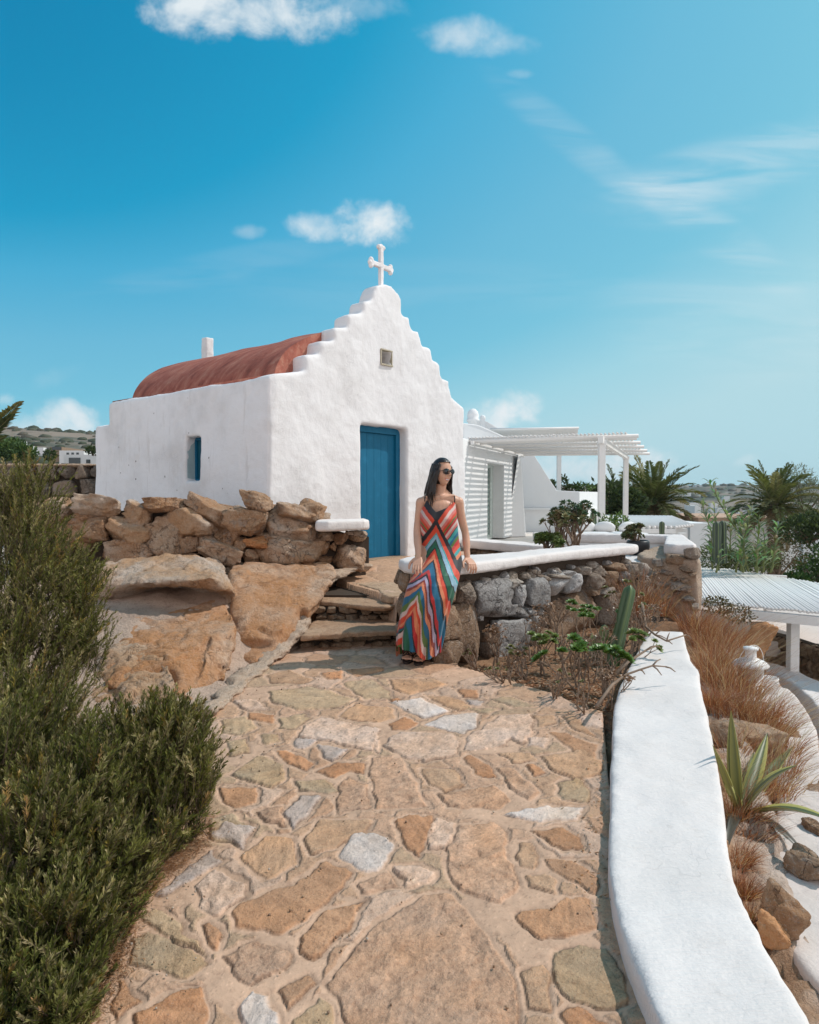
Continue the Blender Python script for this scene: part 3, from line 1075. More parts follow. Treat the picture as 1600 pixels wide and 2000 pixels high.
# far ground: a polar sheet from the terrace out to the hills
def far_h(P):
    x, y = P[:, 0], P[:, 1]
    r = np.hypot(x, y)
    az = x / np.maximum(y, 1e-3)
    az = np.where(y <= 0, np.sign(x) * 9, az)
    left = 1 - ss(az, -.40, -.08)
    P3 = np.c_[P, np.zeros(len(P))]
    lr = np.interp(r, [0, 12, 20, 60, 120, 300, 600, 900, 1400, 2500, 6000], [0.2, .3, .8, 3.0, 5.5, 16, 52, 60, 30, 0, -20])
    rr = np.interp(r, [0, 9, 12, 30, 100, 300, 600, 900, 1300, 1700, 2600, 6000], [-1.6, -1.8, -2.6, -4.2, -11, -24, -20, -6, 15, 17, 0, -20])
    h = lr * left + rr * (1 - left)
    k = ss(r, 80, 600)
    h = h + k * (fbm(P3 / 260, 5, 55) * 9 + fbm(P3 / 60, 4, 56) * 2.2)
    k2 = ss(r, 200, 500)
    n = fbm(P3 / 90, 5, 57)
    n2 = fbm(P3 / 18, 4, 58)
    # field walls and terraces
    e, idn = voronoi(P + np.c_[n, n2] * 30, 75, 61)
    wall = np.clip(1 - e / 5.0, 0, 1) * k2
    dry = np.array((.26, .195, .145))
    scrub = np.array((.07, .075, .05))
    m = ss(n * .7 + n2 * .7 + (idn - .5) * .5, -.25, .35)[:, None]
    C = dry * (1 - m) + scrub * m
    C = C * (1 - wall[:, None] * .25) + np.array((.5, .46, .42)) * (wall * (n2 > .1))[:, None] * .5
    C = C * (1 + .2 * n2)[:, None]
    near = (1 - ss(r, 20, 60))[:, None]
    C = C * (1 - near) + np.array((.46, .40, .34)) * near
    return h, np.clip(C, .01, .9)


def polar_sheet(name, rs, azs, hfun, mat):
    Rg, Ag = np.meshgrid(rs, azs, indexing='ij')
    P = np.c_[(Rg * np.sin(Ag)).ravel(), (Rg * np.cos(Ag)).ravel()]
    H, C = hfun(P)
    nr, na = len(rs), len(azs)
    i = np.arange(nr - 1)[:, None] * na + np.arange(na - 1)[None, :]
    i = i.ravel()
    Fc = np.c_[i, i + na, i + na + 1, i + 1]
    return mesh_np(name, np.c_[P, H], Fc, mat, None, True, C)


M['hill'] = mat_attr('hill_ground', 0.95, 0.35, 0.4, 0.5, 0.35)
hills = polar_sheet('terrain', np.exp(np.linspace(math.log(7.6), math.log(7000), 330)), np.linspace(R(-62), R(62), 520), far_h, M['hill'])
tag(hills, kind='structure')
_under = MB()
_under.box((0, 0, -3.4), (16, 30, .1))
M['under'] = mat_plain('earth', (.30, .21, .15), .95, .1, .2, 3)
und = _under.build('ground', M['under'])
tag(und, kind='structure')
# ================================================================ the chapel
C0 = Vector((-1.513, 7.476))
E1 = Vector((.635, .773)).normalized()
E2 = Vector((-.773, .635)).normalized()


def CH(s, t, z):
    p = C0 + E1 * s + E2 * t
    return Vector((p.x, p.y, z))


def on_plane(px, py, c, n):
    d = ray(px, py)
    k = (c.dot(n)) / (d.x * n.x + d.y * n.y)
    return EYE + d * k


def gp(px, py):
    p = on_plane(px, py, C0, E2)
    return ((p.xy - C0).dot(E1), p.z)


def boolean_cut(o, cutter):
    m = o.modifiers.new('c', 'BOOLEAN')
    m.operation, m.object, m.solver = 'DIFFERENCE', cutter, 'EXACT'
    bake(o)
    bpy.data.objects.remove(cutter)


def ch_box(s0, s1, t0, t1, z0, z1):
    mb = MB()
    vs = [CH(s, t, z) for z in (z0, z1) for (s, t) in ((s0, t0), (s1, t0), (s1, t1), (s0, t1))]
    mb.add(vs, [(3, 2, 1, 0), (4, 5, 6, 7), (0, 1, 5, 4), (1, 2, 6, 5), (2, 3, 7, 6), (3, 0, 4, 7)])
    return mb


chapel = empty('chapel', (0, 0, 0))
tag(chapel, 'small whitewashed chapel with stepped gable, blue door and red vaulted roof', 'chapel')
GB = 0.15
outline_px = [(537, 729), (598, 727), (598, 694), (626, 692), (626, 667), (654, 665), (654, 640), (682, 638), (682, 613), (711, 611), (712, 589),
              (728, 588), (731, 572), (738, 558), (747, 552), (758, 554), (771, 563), (781, 577), (786, 596), (787, 614), (802, 617), (806, 644), (820, 648), (824, 674),
              (840, 679), (844, 704), (859, 709), (863, 739), (877, 743), (881, 775), (909, 795)]
_rj = random.Random(12)
prof = [gp(p[0] + _rj.uniform(-1.5, 1.5), p[1] + _rj.uniform(-2.2, 2.2)) for p in outline_px]
ds0, dz0 = gp(706, 827)
ds1, dz1 = gp(795, 838)
gab = [(-.07, GB), (0.0, 2.58)] + prof[0:] + [(prof[-1][0] + .02, 2.5), (prof[-1][0] + .06, GB)]
gab = gab[:1] + prof + gab[-1:]
poly = gab[:] + [(ds1, GB), (ds1 + .005, dz1), (ds0 - .01, dz0), (ds0, GB)]
GT = .27
n_ = len(poly)
mb = MB()
mb.add([CH(s, 0, z) for s, z in poly] + [CH(s, GT, z) for s, z in poly],
       [tuple(range(n_)), tuple(range(2 * n_ - 1, n_ - 1, -1))] + [(i, n_ + i, n_ + (i + 1) % n_, (i + 1) % n_) for i in range(n_)])
SW = prof[-1][0]
# side, rear and far side walls overlap into one plastered mass
for (a, b, c, d, z) in ((0.0, .36, .02, 3.58, 2.605), (0.0, .36, 3.5, 3.96, 2.29), (SW - .34, SW + .02, .02, 3.9, 2.59), (.1, SW - .1, 3.55, 3.93, 2.32)):
    w = ch_box(a, b, c, d, GB, z)
    mb.add(w.v, w.f)
wall = mb.build('wall', [M['white'], M['white_side']], chapel)
m_ = wall.modifiers.new('r', 'REMESH')
m_.mode, m_.voxel_size = 'VOXEL', .03
bake(wall)
wt0, wt1 = 1.30, 1.62
cut = ch_box(-.3, .24, wt0, wt1, 1.455, 2.01).build('cutter', M['white'])
boolean_cut(wall, cut)
ns0, nz0 = gp(745, 683)
ns1, nz1 = gp(765, 714)
cut = ch_box(ns0, ns1, -.2, .20, nz1, nz0).build('cutter', M['white'])
boolean_cut(wall, cut)
plaster(wall, .020, 4, .024, 1.9, .0028, 3, .45)
V_, N_ = get_np(wall.data)
# worn upper edges, a little batter at the foot
hgt = V_[:, 2]
sc_ = (V_[:, :2] - np.array(C0)) @ np.array(E1)
tc_ = (V_[:, :2] - np.array(C0)) @ np.array(E2)
bat = np.clip((2.6 - hgt) / 2.3, 0, 1) * .06
lm = (sc_ < .1)
V_[lm, 0] -= (bat[lm]) * E1.x
V_[lm, 1] -= (bat[lm]) * E1.y
set_np(wall.data, V_)
me_ = wall.data
ctr = np.empty(len(me_.polygons) * 3, np.float32)
me_.polygons.foreach_get('center', ctr)
ctr = ctr.reshape(-1, 3)
sp_ = (ctr[:, :2] - np.array(C0)) @ np.array(E1)
tp_ = (ctr[:, :2] - np.array(C0)) @ np.array(E2)
me_.materials.clear()
me_.materials.append(M['white'])
me_.materials.append(M['white_side'])
me_.polygons.foreach_set('material_index', ((sp_ < .34) & (tp_ > .02)).astype(np.int32))
me_.update()

# vaulted roof
def mat_roof():
    m, g, b = new_mat('red_oxide_plaster', 0.85, 0.2)
    v = coords(g, 'Position')
    mp = g.n('ShaderNodeMapping', ins={0: v})
    mp.inputs['Rotation'].default_value = (0, 0, R(50.6))
    mp.inputs['Scale'].default_value = (1.0, 5.0, 2)
    n1 = g.noise(mp.outputs[0], 2.0, 6, .65, .4)
    n2 = g.noise(v, 14, 6, .7)
    c = g.ramp(n1, [(.3, (.22, .07, .05)), (.48, (.36, .115, .08)), (.68, (.47, .21, .145))])
    c = g.mix(g.m('MULTIPLY', g.sstep(n2, .55, .7), .35), c, (.52, .30, .22))
    c = g.mix(g.m('MULTIPLY', g.sstep(n2, .45, .3), .4), c, (.20, .06, .045))
    g.set(b.inputs['Base Color'], c)
    bump(g, b, n2, .5, .02)
    return m


M['roof'] = mat_roof()
rc, ra, rb, rz0 = 1.885, 1.66, .84, 2.57
mb = MB()
NA, NT_ = 48, 60
rows = []
for j in range(NT_ + 1):
    t = .22 + (3.36 - .22) * j / NT_
    for i in range(NA + 1):
        a = math.pi * i / NA
        rows.append(CH(rc - ra * math.cos(a), t, rz0 + rb * math.sin(a)))
fs = [(j * (NA + 1) + i, j * (NA + 1) + i + 1, (j + 1) * (NA + 1) + i + 1, (j + 1) * (NA + 1) + i) for j in range(NT_) for i in range(NA)]
mb.add(rows, fs)
k_ = NT_ * (NA + 1)
mb.add([rows[k_ + i] for i in range(NA + 1)], [tuple(range(NA + 1))])
mb.add([rows[i] for i in range(NA + 1)], [tuple(range(NA + 1))[::-1]])
w = ch_box(.05, 1.0, .26, 3.57, 2.5, 2.618)
mb.add(w.v, w.f)
roof = mb.build('roof', M['roof'], chapel, True)
m_ = roof.modifiers.new('b', 'BEVEL')
V_, N_ = get_np(roof.data)
set_np(roof.data, V_ + np.array((0, 0, 1)) * (fbm(V_ * 2.2, 4, 9) * .02)[:, None])
roof.modifiers.clear()
# small pillar at the rear of the ridge
mb = MB()
c_ = CH(rc - .10, 3.80, 0)
mb.box((c_.x, c_.y, 3.05), (.15, .15, 1.62), math.atan2(E1.y, E1.x))
pl = mb.build('roof_pillar', M['white'], chapel)
plaster(pl, .02, 9, .012, 6, .003, 12)

# cross
mb = MB()
zc0, zc1 = gp(748, 562)[1], gp(750, 480)[1]
sc = gp(750, 540)[0] + .02
tcx = .07
za = gp(750, 517)[1]
ang = math.atan2(E1.y, E1.x)
ctr_ = CH(sc, tcx, 0)
mb.box((ctr_.x, ctr_.y, (zc0 + zc1) / 2), (.058, .054, zc1 - zc0), ang)
mb.box((ctr_.x, ctr_.y, za), (.38, .053, .058), ang)
for (s_, z_) in ((-.19, 0), (.19, 0), (0, zc1 - za)):
    for (a_, b_) in ((-.040, 0), (.040, 0)) if s_ == 0 else ((0, -.040), (0, .040)):
        q = CH(sc + s_ + a_, tcx, za + z_ + b_)
        mb.ball(q, .035, 10, 7, (1, .85, 1))
    q = CH(sc + s_ * 1.12, tcx, za + z_ * 1.06)
    mb.ball(q, .032, 10, 7, (1, .85, 1))
cross = mb.build('cross', M['white_side'], chapel)
plaster(cross, .009, 2, .004, 14, .001, 5)

# door
def mat_blue(name, a, b_, wear=.3):
    m, g, b = new_mat(name, 0.55, 0.35)
    v = coords(g, 'Position')
    mp = g.n('ShaderNodeMapping', ins={0: v})
    mp.inputs['Scale'].default_value = (14, 14, 1.2)
    n1 = g.noise(mp.outputs[0], 2.0, 5, .6)
    n2 = g.noise(v, 5, 5, .65)
    n3 = g.noise(v, 45, 4, .7)
    c = g.mix(n1, a, b_)
    c = g.mix(g.m('MULTIPLY', g.sstep(n2, .5, .8), wear), c, tuple(min(1, x * 1.7 + .03) for x in b_))
    c = g.mix(g.m('MULTIPLY', g.sstep(n3, .66, .72), wear), c, (.28, .36, .38))
    g.set(b.inputs['Base Color'], c)
    bump(g, b, g.m('ADD', n1, g.m('MULTIPLY', n3, .3)), .25, .006)
    return m


M['blue'] = mat_blue('blue_door_paint', (.001, .10, .19), (.002, .135, .25))
M['blue_dark'] = mat_blue('blue_shutter_paint', (.004, .07, .11), (.006, .10, .15))
DZ = .455
door = ch_box(ds0 + .0, ds1 + .0, .175, .21, DZ, dz0 + .02).build('door', M['blue'], chapel, bevel=.003)
tag(door, 'blue plank door')
mb = MB()
npl = 6
wd = (ds1 - .07 - ds0) / npl
for i in range(npl):
    w = ch_box(ds0 + i * wd + .001, ds0 + (i + 1) * wd - .001, .165, .176, DZ + .004, dz0 - .09)
    mb.add(w.v, w.f)
mb.build('planks', M['blue'], door, bevel=.0025)
mb = MB()
for a in ((ds1 - .075, ds1 + .01, .125, .178, DZ, dz0), (ds0 - .02, ds1 - .076, .125, .178, dz0 - .085, dz0 + .01)):
    w = ch_box(*a)
    mb.add(w.v, w.f)
mb.build('door_frame', M['blue'], door, bevel=.005)
M['iron'] = mat_plain('dark_iron', (.05, .045, .04), .5, .4, .3, 40, .6)
mb = MB()
hc = CH(ds0 + .07, .145, 1.28)
mb.ball(CH(ds0 + .09, .142, 1.20), .018)
mb.tube([CH(ds0 + .09, .156, 1.20), CH(ds0 + .09, .142, 1.20)], .009)
mb.build('handle', M['iron'], door, True)
mb = MB()
w = ch_box(ds0 - .01, ds1 + .01, -.02, .30, .40, DZ + .004)
mb.add(w.v, w.f)
M['slate_step'] = mat_rock('threshold_stone', [(.34, .22, .14), (.44, .30, .2)], .3, 1.5, rnd=False)
mb.build('threshold', M['slate_step'], chapel, bevel=.008)

# side window with a deep reveal and teal shutter
win = ch_box(.13, .155, wt0 - .01, wt1 + .01, 1.45, 2.02).build('window', M['blue_dark'], chapel)
tag(win, 'narrow side window with dark teal shutter')
mb = MB()
for a in ((.105, .13, wt0, wt0 + .035, 1.457, 2.01), (.105, .13, wt1 - .035, wt1, 1.457, 2.01), (.105, .13, wt0 + .035, wt1 - .035, 1.457, 1.49),
          (.105, .13, wt0 + .035, wt1 - .035, 1.97, 2.01), (.112, .13, (wt0 + wt1) / 2 - .008, (wt0 + wt1) / 2 + .008, 1.49, 1.97)):
    w = ch_box(*a)
    mb.add(w.v, w.f)
mb.build('frame', M['blue'], win, bevel=.003)
M['teal_wash'] = mat_white('teal_tinted_plaster', (.42, .52, .53), coarse=.5, dirt=.6)
w = ch_box(.0, .105, wt1 - .006, wt1 + .004, 1.46, 2.0)
w.build('reveal', M['teal_wash'], win)
# small square niche in the gable; dark back colour stands in for shade
M['ochre'] = mat_plain('unpainted_niche', (.46, .40, .30), .9, .1, .3, 30)
v_ = ch_box(ns0 - .004, ns1 + .004, .185, .195, nz1 - .004, nz0 + .004).build('niche_back', mat_plain('dark_niche', (.10, .075, .05), .9, .1, .3, 30), chapel)
mb = MB()
for a in ((ns0 - .012, ns1 + .012, -.012, .06, nz0, nz0 + .016), (ns0 - .012, ns1 + .012, -.02, .06, nz1 - .02, nz1), (ns0 - .014, ns0 + .002, -.008, .06, nz1, nz0), (ns1 - .002, ns1 + .012, -.008, .06, nz1, nz0)):
    w = ch_box(*a)
    mb.add(w.v, w.f)
mb.build('niche_frame', M['ochre'], chapel, bevel=.003)
# ================================================================ boulders, rubble walls, steps
M['boulder'] = mat_rock('orange_bedrock', [(.42, .19, .09), (.54, .31, .185), (.58, .39, .27), (.63, .48, .38)], .25, .9, rnd=False, bstr=.9, stain=(.50, .235, .10), band=(1, 1, 5), crack=.22)
M['boulder_pale'] = mat_rock('pale_bedrock', [(.34, .21, .13), (.52, .38, .28), (.60, .47, .38), (.65, .54, .46)], .35, .9, rnd=False, bstr=.9, stain=(.50, .285, .15), lichen=.2, crack=.25)
M['rubble'] = mat_rock('rubble_stone', [(.28, .155, .09), (.45, .28, .17), (.53, .37, .26), (.60, .46, .36)], .5, 1.1, lichen=.45, bstr=1.0, stain=(.42, .225, .115))
M['rubble_dark'] = mat_rock('dark_rubble_stone', [(.13, .10, .08), (.22, .16, .12), (.30, .21, .15)], .4, 1.0, lichen=.4, bstr=.9)
M['granite'] = mat_rock('grey_granite', [(.22, .20, .19), (.42, .39, .37), (.60, .57, .55)], .9, .8, lichen=.45, bstr=.9)
M['brown_rock'] = mat_rock('brown_weathered_rock', [(.22, .14, .09), (.34, .22, .14), (.42, .29, .2)], .5, .9, lichen=.5, bstr=.9)
M['mixed_rock'] = mat_rock('tan_grey_stone', [(.25, .185, .14), (.38, .31, .25), (.50, .43, .37)], .6, .9, lichen=.5, bstr=.95)
M['orange_rock'] = mat_rock('orange_stone', [(.46, .20, .08), (.55, .29, .14)], .2, 1.2, bstr=.6)
M['gap'] = mat_plain('gap_shade_core', (.075, .055, .042), .95, .1, .35, 14, bmp=.6, kind='Position')  # near-black core colour paints the shade in the gaps between stones
M['mortar'] = mat_rock('lime_mortar', [(.36, .245, .165), (.46, .335, .245), (.53, .41, .32)], .35, 1.6, rnd=False, bstr=.6)
M['slab'] = mat_rock('slate_tread', [(.38, .23, .14), (.47, .31, .2), (.50, .36, .25)], .25, 1.4, rnd=True, bstr=.5, band=(3, 3, 40))
M['riser'] = mat_rock('riser_stone', [(.16, .11, .07), (.30, .2, .13), (.38, .26, .17)], .4, 1.5, rnd=False, bstr=.9)


def A(px, py, y):
    return at(px, py, y)


def rockpx(name, pts, mat, label, group=None, **kw):
    o = hull_rock(name, [A(*p) for p in pts], mat, **kw)
    tag(o, label, 'boulder', group)
    return o


GB_ = 'boulders beside the path'
b1p = [(168, 1140, 6.0), (180, 1112, 6.1), (215, 1100, 6.15), (318, 1088, 6.25), (390, 1090, 6.25), (440, 1110, 6.1), (456, 1148, 5.85),
       (200, 1096, 7.0), (430, 1088, 7.0), (222, 1178, 5.8), (300, 1186, 5.95), (420, 1186, 5.85), (452, 1180, 5.8), (185, 1148, 5.75), (300, 1136, 5.5), (415, 1128, 5.55),
       (200, 1190, 6.6), (440, 1190, 6.6)]
rockpx('boulder', b1p, M['boulder_pale'], 'pale flat-topped boulder slab jutting out over a dark hollow', GB_, voxel=.02, smooth=2, amp=.05, scale=2.6, fine=.005, seed=4,
       bumps=[(tuple(A(320, 1176, 5.6)), (.62, .62, .17), (0, .36, .05)), (tuple(A(400, 1180, 5.6)), (.40, .5, .12), (0, .30, .04))])
b3p = [(452, 1108, 6.35), (520, 1100, 6.6), (640, 1104, 6.6), (662, 1120, 6.45), (628, 1150, 6.2), (606, 1190, 5.95), (590, 1222, 5.75), (548, 1262, 5.45), (500, 1290, 5.15),
       (462, 1318, 5.15), (458, 1240, 5.5), (452, 1150, 6.1), (450, 1100, 7.1), (640, 1100, 7.1), (545, 1305, 5.7), (458, 1362, 5.4)]
rockpx('boulder', b3p, M['boulder'], 'smooth orange boulder sloping down to the stone steps', GB_, voxel=.02, smooth=3, amp=.030, scale=1.8, facet=1.5, fine=.004, seed=14,
       bumps=[(tuple(A(585, 1215, 5.75)), (.10, .3, .16), (0, .18, 0)), (tuple(A(500, 1262, 5.3)), (.3, .2, .08), (0, .10, -.03))])
b2p = [(235, 1262, 4.95), (250, 1208, 5.4), (300, 1186, 5.85), (435, 1176, 5.9), (458, 1200, 5.5), (462, 1225, 5.25), (452, 1300, 4.85), (418, 1372, 4.5), (385, 1385, 4.35),
       (345, 1345, 4.35), (335, 1285, 4.6), (250, 1300, 4.6), (215, 1345, 4.35), (200, 1320, 4.6), (290, 1190, 6.4), (450, 1185, 6.4), (230, 1400, 4.7), (420, 1400, 4.9)]
rockpx('boulder', b2p, M['boulder'], 'big orange boulder with pale top and a dark cleft in its side', GB_, voxel=.018, smooth=3, amp=.042, scale=2.0, fine=.005, seed=21, facet=1.4,
       bumps=[(tuple(A(372, 1300, 4.5)), (.07, .35, .17), (.02, .22, 0)), (tuple(A(392, 1262, 4.8)), (.05, .3, .12), (.0, .16, 0)), (tuple(A(300, 1330, 4.35)), (.25, .3, .2), (0, .12, -.05))])
rockpx('boulder', [(185, 1200, 5.7), (215, 1172, 5.75), (245, 1180, 5.7), (258, 1205, 5.55), (250, 1240, 5.35), (190, 1245, 5.3), (200, 1180, 6.2), (250, 1190, 6.2), (200, 1270, 5.7)],
       M['boulder_pale'], 'small rounded boulder half behind the green shrub', GB_, voxel=.02, smooth=7, amp=.015, scale=3, seed=33)
rockpx('boulder', [(120, 1330, 4.7), (180, 1275, 4.9), (250, 1255, 5.0), (330, 1290, 4.6), (345, 1345, 4.3), (300, 1392, 4.15), (200, 1400, 4.1), (110, 1395, 4.3), (140, 1290, 5.5), (300, 1290, 5.4), (200, 1450, 4.6)],
       M['boulder_pale'], 'rough pale pink rock low between shrub and orange boulder', GB_, voxel=.02, smooth=3, amp=.05, scale=4.5, fine=.010, seed=35)
rockpx('boulder', [(-60, 1230, 5.6), (60, 1160, 5.9), (170, 1130, 6.1), (190, 1200, 5.7), (150, 1300, 5.2), (0, 1350, 5.0), (-60, 1180, 6.6), (170, 1150, 6.8), (60, 1400, 5.4)],
       M['boulder_pale'], 'weathered boulder mostly hidden by the tall shrub', GB_, voxel=.03, smooth=4, amp=.04, scale=3, seed=36)


def poly_lump(name, pts, radii, mat, parent=None, seg=18, squash=.6, seed=1, amp=.02, scale=7, sub=7, twist=None):
    """a hand-smeared ridge of mortar along pts"""
    P = [Vector(p) for p in pts]
    out, rr = [], []
    for i in range(len(P) - 1):
        for k in range(sub):
            f = k / sub
            out.append(P[i].lerp(P[i + 1], f))
            rr.append(radii[i] * (1 - f) + radii[i + 1] * f)
    out.append(P[-1])
    rr.append(radii[-1])
    mb = MB()
    mb.tube(out, rr, seg)
    o = mb.build(name, mat, parent, True)
    V, N = get_np(o.data)
    V0 = V.copy()
    ax = np.array([tuple(p) for p in out])
    idx = np.repeat(np.arange(len(out)), seg)
    V[:, 2] = ax[idx][:, 2] + (V[:, 2] - ax[idx][:, 2]) * squash
    V = V + N * (fbm(V0 * scale, 5, seed) * amp)[:, None] + N * (fbm(V0 * scale * 5, 3, seed + 4) * amp * .3)[:, None]
    set_np(o.data, V)
    return o


mor = poly_lump('mortar_edging', [A(408, 1392, 4.12), A(440, 1356, 4.5), A(478, 1322, 4.85), A(520, 1290, 5.2), A(550, 1264, 5.5), A(578, 1236, 5.74), A(592, 1205, 6.0), A(606, 1170, 6.35), A(628, 1140, 6.75), A(655, 1122, 7.0), A(690, 1110, 7.2), A(722, 1106, 7.3)],
                [.04, .065, .08, .075, .08, .08, .065, .06, .07, .09, .09, .03], M['mortar'], amp=.06, scale=11, squash=.36, seg=28, sub=12)
tag(mor, 'pale lime mortar edging between the boulders and the paved path', 'edging')

# ---- dry rubble wall in front of the chapel
wallL = empty('rubble_wall', A(450, 1105, 6.9))
tag(wallL, 'dry-stacked wall of tan rubble stones in front of the chapel side', 'stone wall')
loc0 = Vector(wallL.location)


def dface(px):
    return float(np.interp(px, [60, 300, 500, 620, 720], [6.55, 6.7, 6.8, 7.0, 7.3]))


LS = [(75,125,160,105,0),(285,120,215,95,5),(205,178,150,66,-15),(228,225,190,115,-5),(400,222,255,135,10),(462,165,125,115,30),(580,110,190,66,-3),(690,190,225,155,10),
      (600,255,185,205,0),(400,335,275,115,-3),(780,150,225,112,25),(940,190,195,125,10),(1000,100,155,88,10),(1155,142,225,82,20),(1238,142,130,92,20),(1120,210,235,135,15),
      (1212,245,110,115,0),(860,245,118,95,-30),(690,295,95,85,0),(760,262,60,66,0),(830,325,205,112,20),(922,292,75,85,30),(1000,285,112,64,-5),(965,345,88,66,0),(1130,320,300,130,10),
      (1105,265,125,36,10),(1282,300,105,84,0),(1300,247,95,38,5),(1380,262,64,50,0),(1452,258,112,36,0),(1452,238,100,24,0),(1410,345,155,125,0),(1300,365,70,46,0),(1345,300,34,44,0),(1330,260,40,30,0),
      (685,345,85,32,0),(790,360,95,24,0),(890,390,95,66,0),(130,240,120,90,0),(200,295,70,90,0),(60,195,110,90,0),(20,260,100,80,0),(120,300,90,60,0),(520,345,80,60,0),(610,350,60,40,0),(1180,385,90,40,0),(1040,385,80,40,0)]
pale = {0, 1, 4, 5, 7}
core = MB()
prev = None
for k in range(18):
    px = 20 + k * (715 - 20) / 17
    d = dface(px) + .20
    a, b = A(px, 1120, d), A(px, 1120, d)
    top = A(px, float(np.interp(px, [20, 120, 300, 500, 610, 640, 715], [1010, 1000, 985, 985, 990, 1030, 1040])), d).z - .04
    row = (Vector((a.x, d - .02, top)), Vector((a.x + .02, d + .22, top - .02)), Vector((a.x, d - .02, .15)), Vector((a.x + .02, d + .22, .15)))
    if prev:
        core.add([p - loc0 for p in prev + row], [(0, 4, 5, 1), (0, 2, 6, 4), (1, 5, 7, 3)])
    prev = row
core.build('packing', M['gap'], wallL)
for i, (zx, zy, w, h, rot) in enumerate(LS):
    px, py = 80 + zx * .425, 940 + zy * .425
    d = dface(px)
    c = A(px, py, d + .13 if py > 1000 else d + .10)
    sx = w * .425 / F * d / 2 * 1.10
    sz = h * .425 / F * d / 2 * 1.14
    rs = np.random.RandomState(i + 50)
    rot_m = Matrix.Rotation(R(rot), 3, 'Y') @ Matrix.Rotation(R(rs.uniform(-12, 12)), 3, 'Z') @ Matrix.Rotation(R(rs.uniform(-10, 10)), 3, 'X')
    mt = M['boulder_pale'] if i in pale else M['orange_rock'] if i == 22 else M['rubble']
    stone('stone', c - loc0, (sx, max(.13, min(.22, sx)), sz), rot_m, mt, wallL, 100 + i, 18, blocky=.60, rough=.085)
# back row seen over the top
for i in range(16):
    px = 90 + i * 35 + random.uniform(-8, 8)
    d = dface(px) + .33
    py = float(np.interp(px, [90, 300, 500, 620], [1012, 1004, 1000, 1012])) + random.uniform(-3, 6)
    c = A(px, py, d)
    s_ = random.uniform(.11, .16)
    stone('stone', c - loc0, (s_, .12, s_ * .6), Matrix.Rotation(random.uniform(-.4, .4), 3, 'Y'), M['rubble'], wallL, 300 + i, 10)
# white-washed coping at its end
mb = MB()
pl_ = [A(616, 1024, 6.85), A(640, 1024, 6.8), A(714, 1026, 7.05), A(722, 1026, 7.2), A(712, 1024, 7.5), A(640, 1024, 7.3), A(618, 1024, 7.2)]
zz = A(680, 1026, 7.0).z
mb.prism([(p.x - loc0.x, p.y - loc0.y) for p in pl_], zz - .055 - loc0.z, zz + .055 - loc0.z)
cp = mb.build('coping', M['white_cap'], wallL)
plaster(cp, .018, 9, .008, 6, .002, 8)

# ---- steps
steps = empty('stone_steps', A(690, 1265, 5.8))
tag(steps, 'three uneven slate steps climbing from the path to the chapel', 'steps')
sl = Vector(steps.location)


def slab_px(front, back, z, th, name, seed, mat=None):
    """a tread: polygon in plan from pixel points on the plane z"""
    pts = [atz(px, py, z) for px, py in front + back]
    mb = MB()
    # densify and fray the edge
    rs = random.Random(seed)
    dense = []
    for i, p in enumerate(pts):
        q = pts[(i + 1) % len(pts)]
        n = max(1, int((q - p).length / .05))
        for k in range(n):
            r_ = p.lerp(q, k / n)
            dense.append((r_.x - sl.x + rs.uniform(-.010, .010), r_.y - sl.y + rs.uniform(-.012, .012)))
    mb.prism(dense, z - th - sl.z, z - sl.z)
    o = mb.build(name, mat or M['slab'], steps)
    m = o.modifiers.new('r', 'REMESH')
    m.mode, m.voxel_size = 'VOXEL', .014
    m = o.modifiers.new('s', 'SMOOTH')
    m.iterations, m.factor = 2, .4
    bake(o)
    V, N = get_np(o.data)
    W_ = V + np.array(sl)
    up = np.clip(N[:, 2], 0, 1)
    lay = np.floor(fbm(W_ * np.array((2, 5, 2)), 4, seed) * 4) / 4
    V = V + N * (fbm(W_ * 9, 4, seed + 1) * .007)[:, None] + np.array((0, 0, 1)) * (lay * .012 * up)[:, None]
    V = V + N * ((fbm(W_ * np.array((3, 3, 45)), 3, seed + 2)) * .012 * (1 - up))[:, None]
    set_np(o.data, V)
    o.data.polygons.foreach_set('use_smooth', np.ones(len(o.data.polygons), bool))
    return o


slab_px([(588, 1240), (650, 1236), (711, 1233), (790, 1230)], [(815, 1205), (640, 1205), (610, 1212)], .15, .05, 'tread', 1)
slab_px([(618, 1174), (660, 1177), (705, 1182), (752, 1184), (800, 1176)], [(812, 1150), (690, 1145), (640, 1148)], .30, .045, 'tread', 2)
slab_px([(660, 1135), (700, 1141), (735, 1150), (754, 1163), (800, 1163)], [(812, 1118), (700, 1112), (672, 1118)], .38, .075, 'tread', 3)


def riser(pxa, ya, pxb, yb, z0, z1, seed):
    a, b = Vector((0, 0, 0)), None
    A_, B_ = A(pxa, 1200, ya), A(pxb, 1200, yb)
    n = 9
    for i in range(n):
        f = (i + .5) / n
        c = A_.lerp(B_, f)
        hgt = z1 - z0
        rows = 2 if hgt > .1 else 1
        for r_ in range(rows):
            rs = np.random.RandomState(seed * 40 + i * 3 + r_)
            w = (B_ - A_).length / n * rs.uniform(.5, .75)
            stone('riser_stone', Vector((c.x + rs.uniform(-.03, .03) - sl.x, c.y + .07 - sl.y, z0 + hgt * (r_ + .5) / rows - sl.z)), (w, .10, hgt / rows * .56),
                  Matrix.Rotation(rs.uniform(-.08, .08), 3, 'Y'), M['riser'], steps, seed * 50 + i * 2 + r_, 8)
    mb = MB()
    mb.box(((A_.x + B_.x) / 2 - sl.x, (A_.y + B_.y) / 2 + .16 - sl.y, (z0 + z1) / 2 - sl.z), ((B_ - A_).length, .16, z1 - z0), math.atan2(B_.y - A_.y, B_.x - A_.x))
    mb.build('backing', M['gap'], steps)


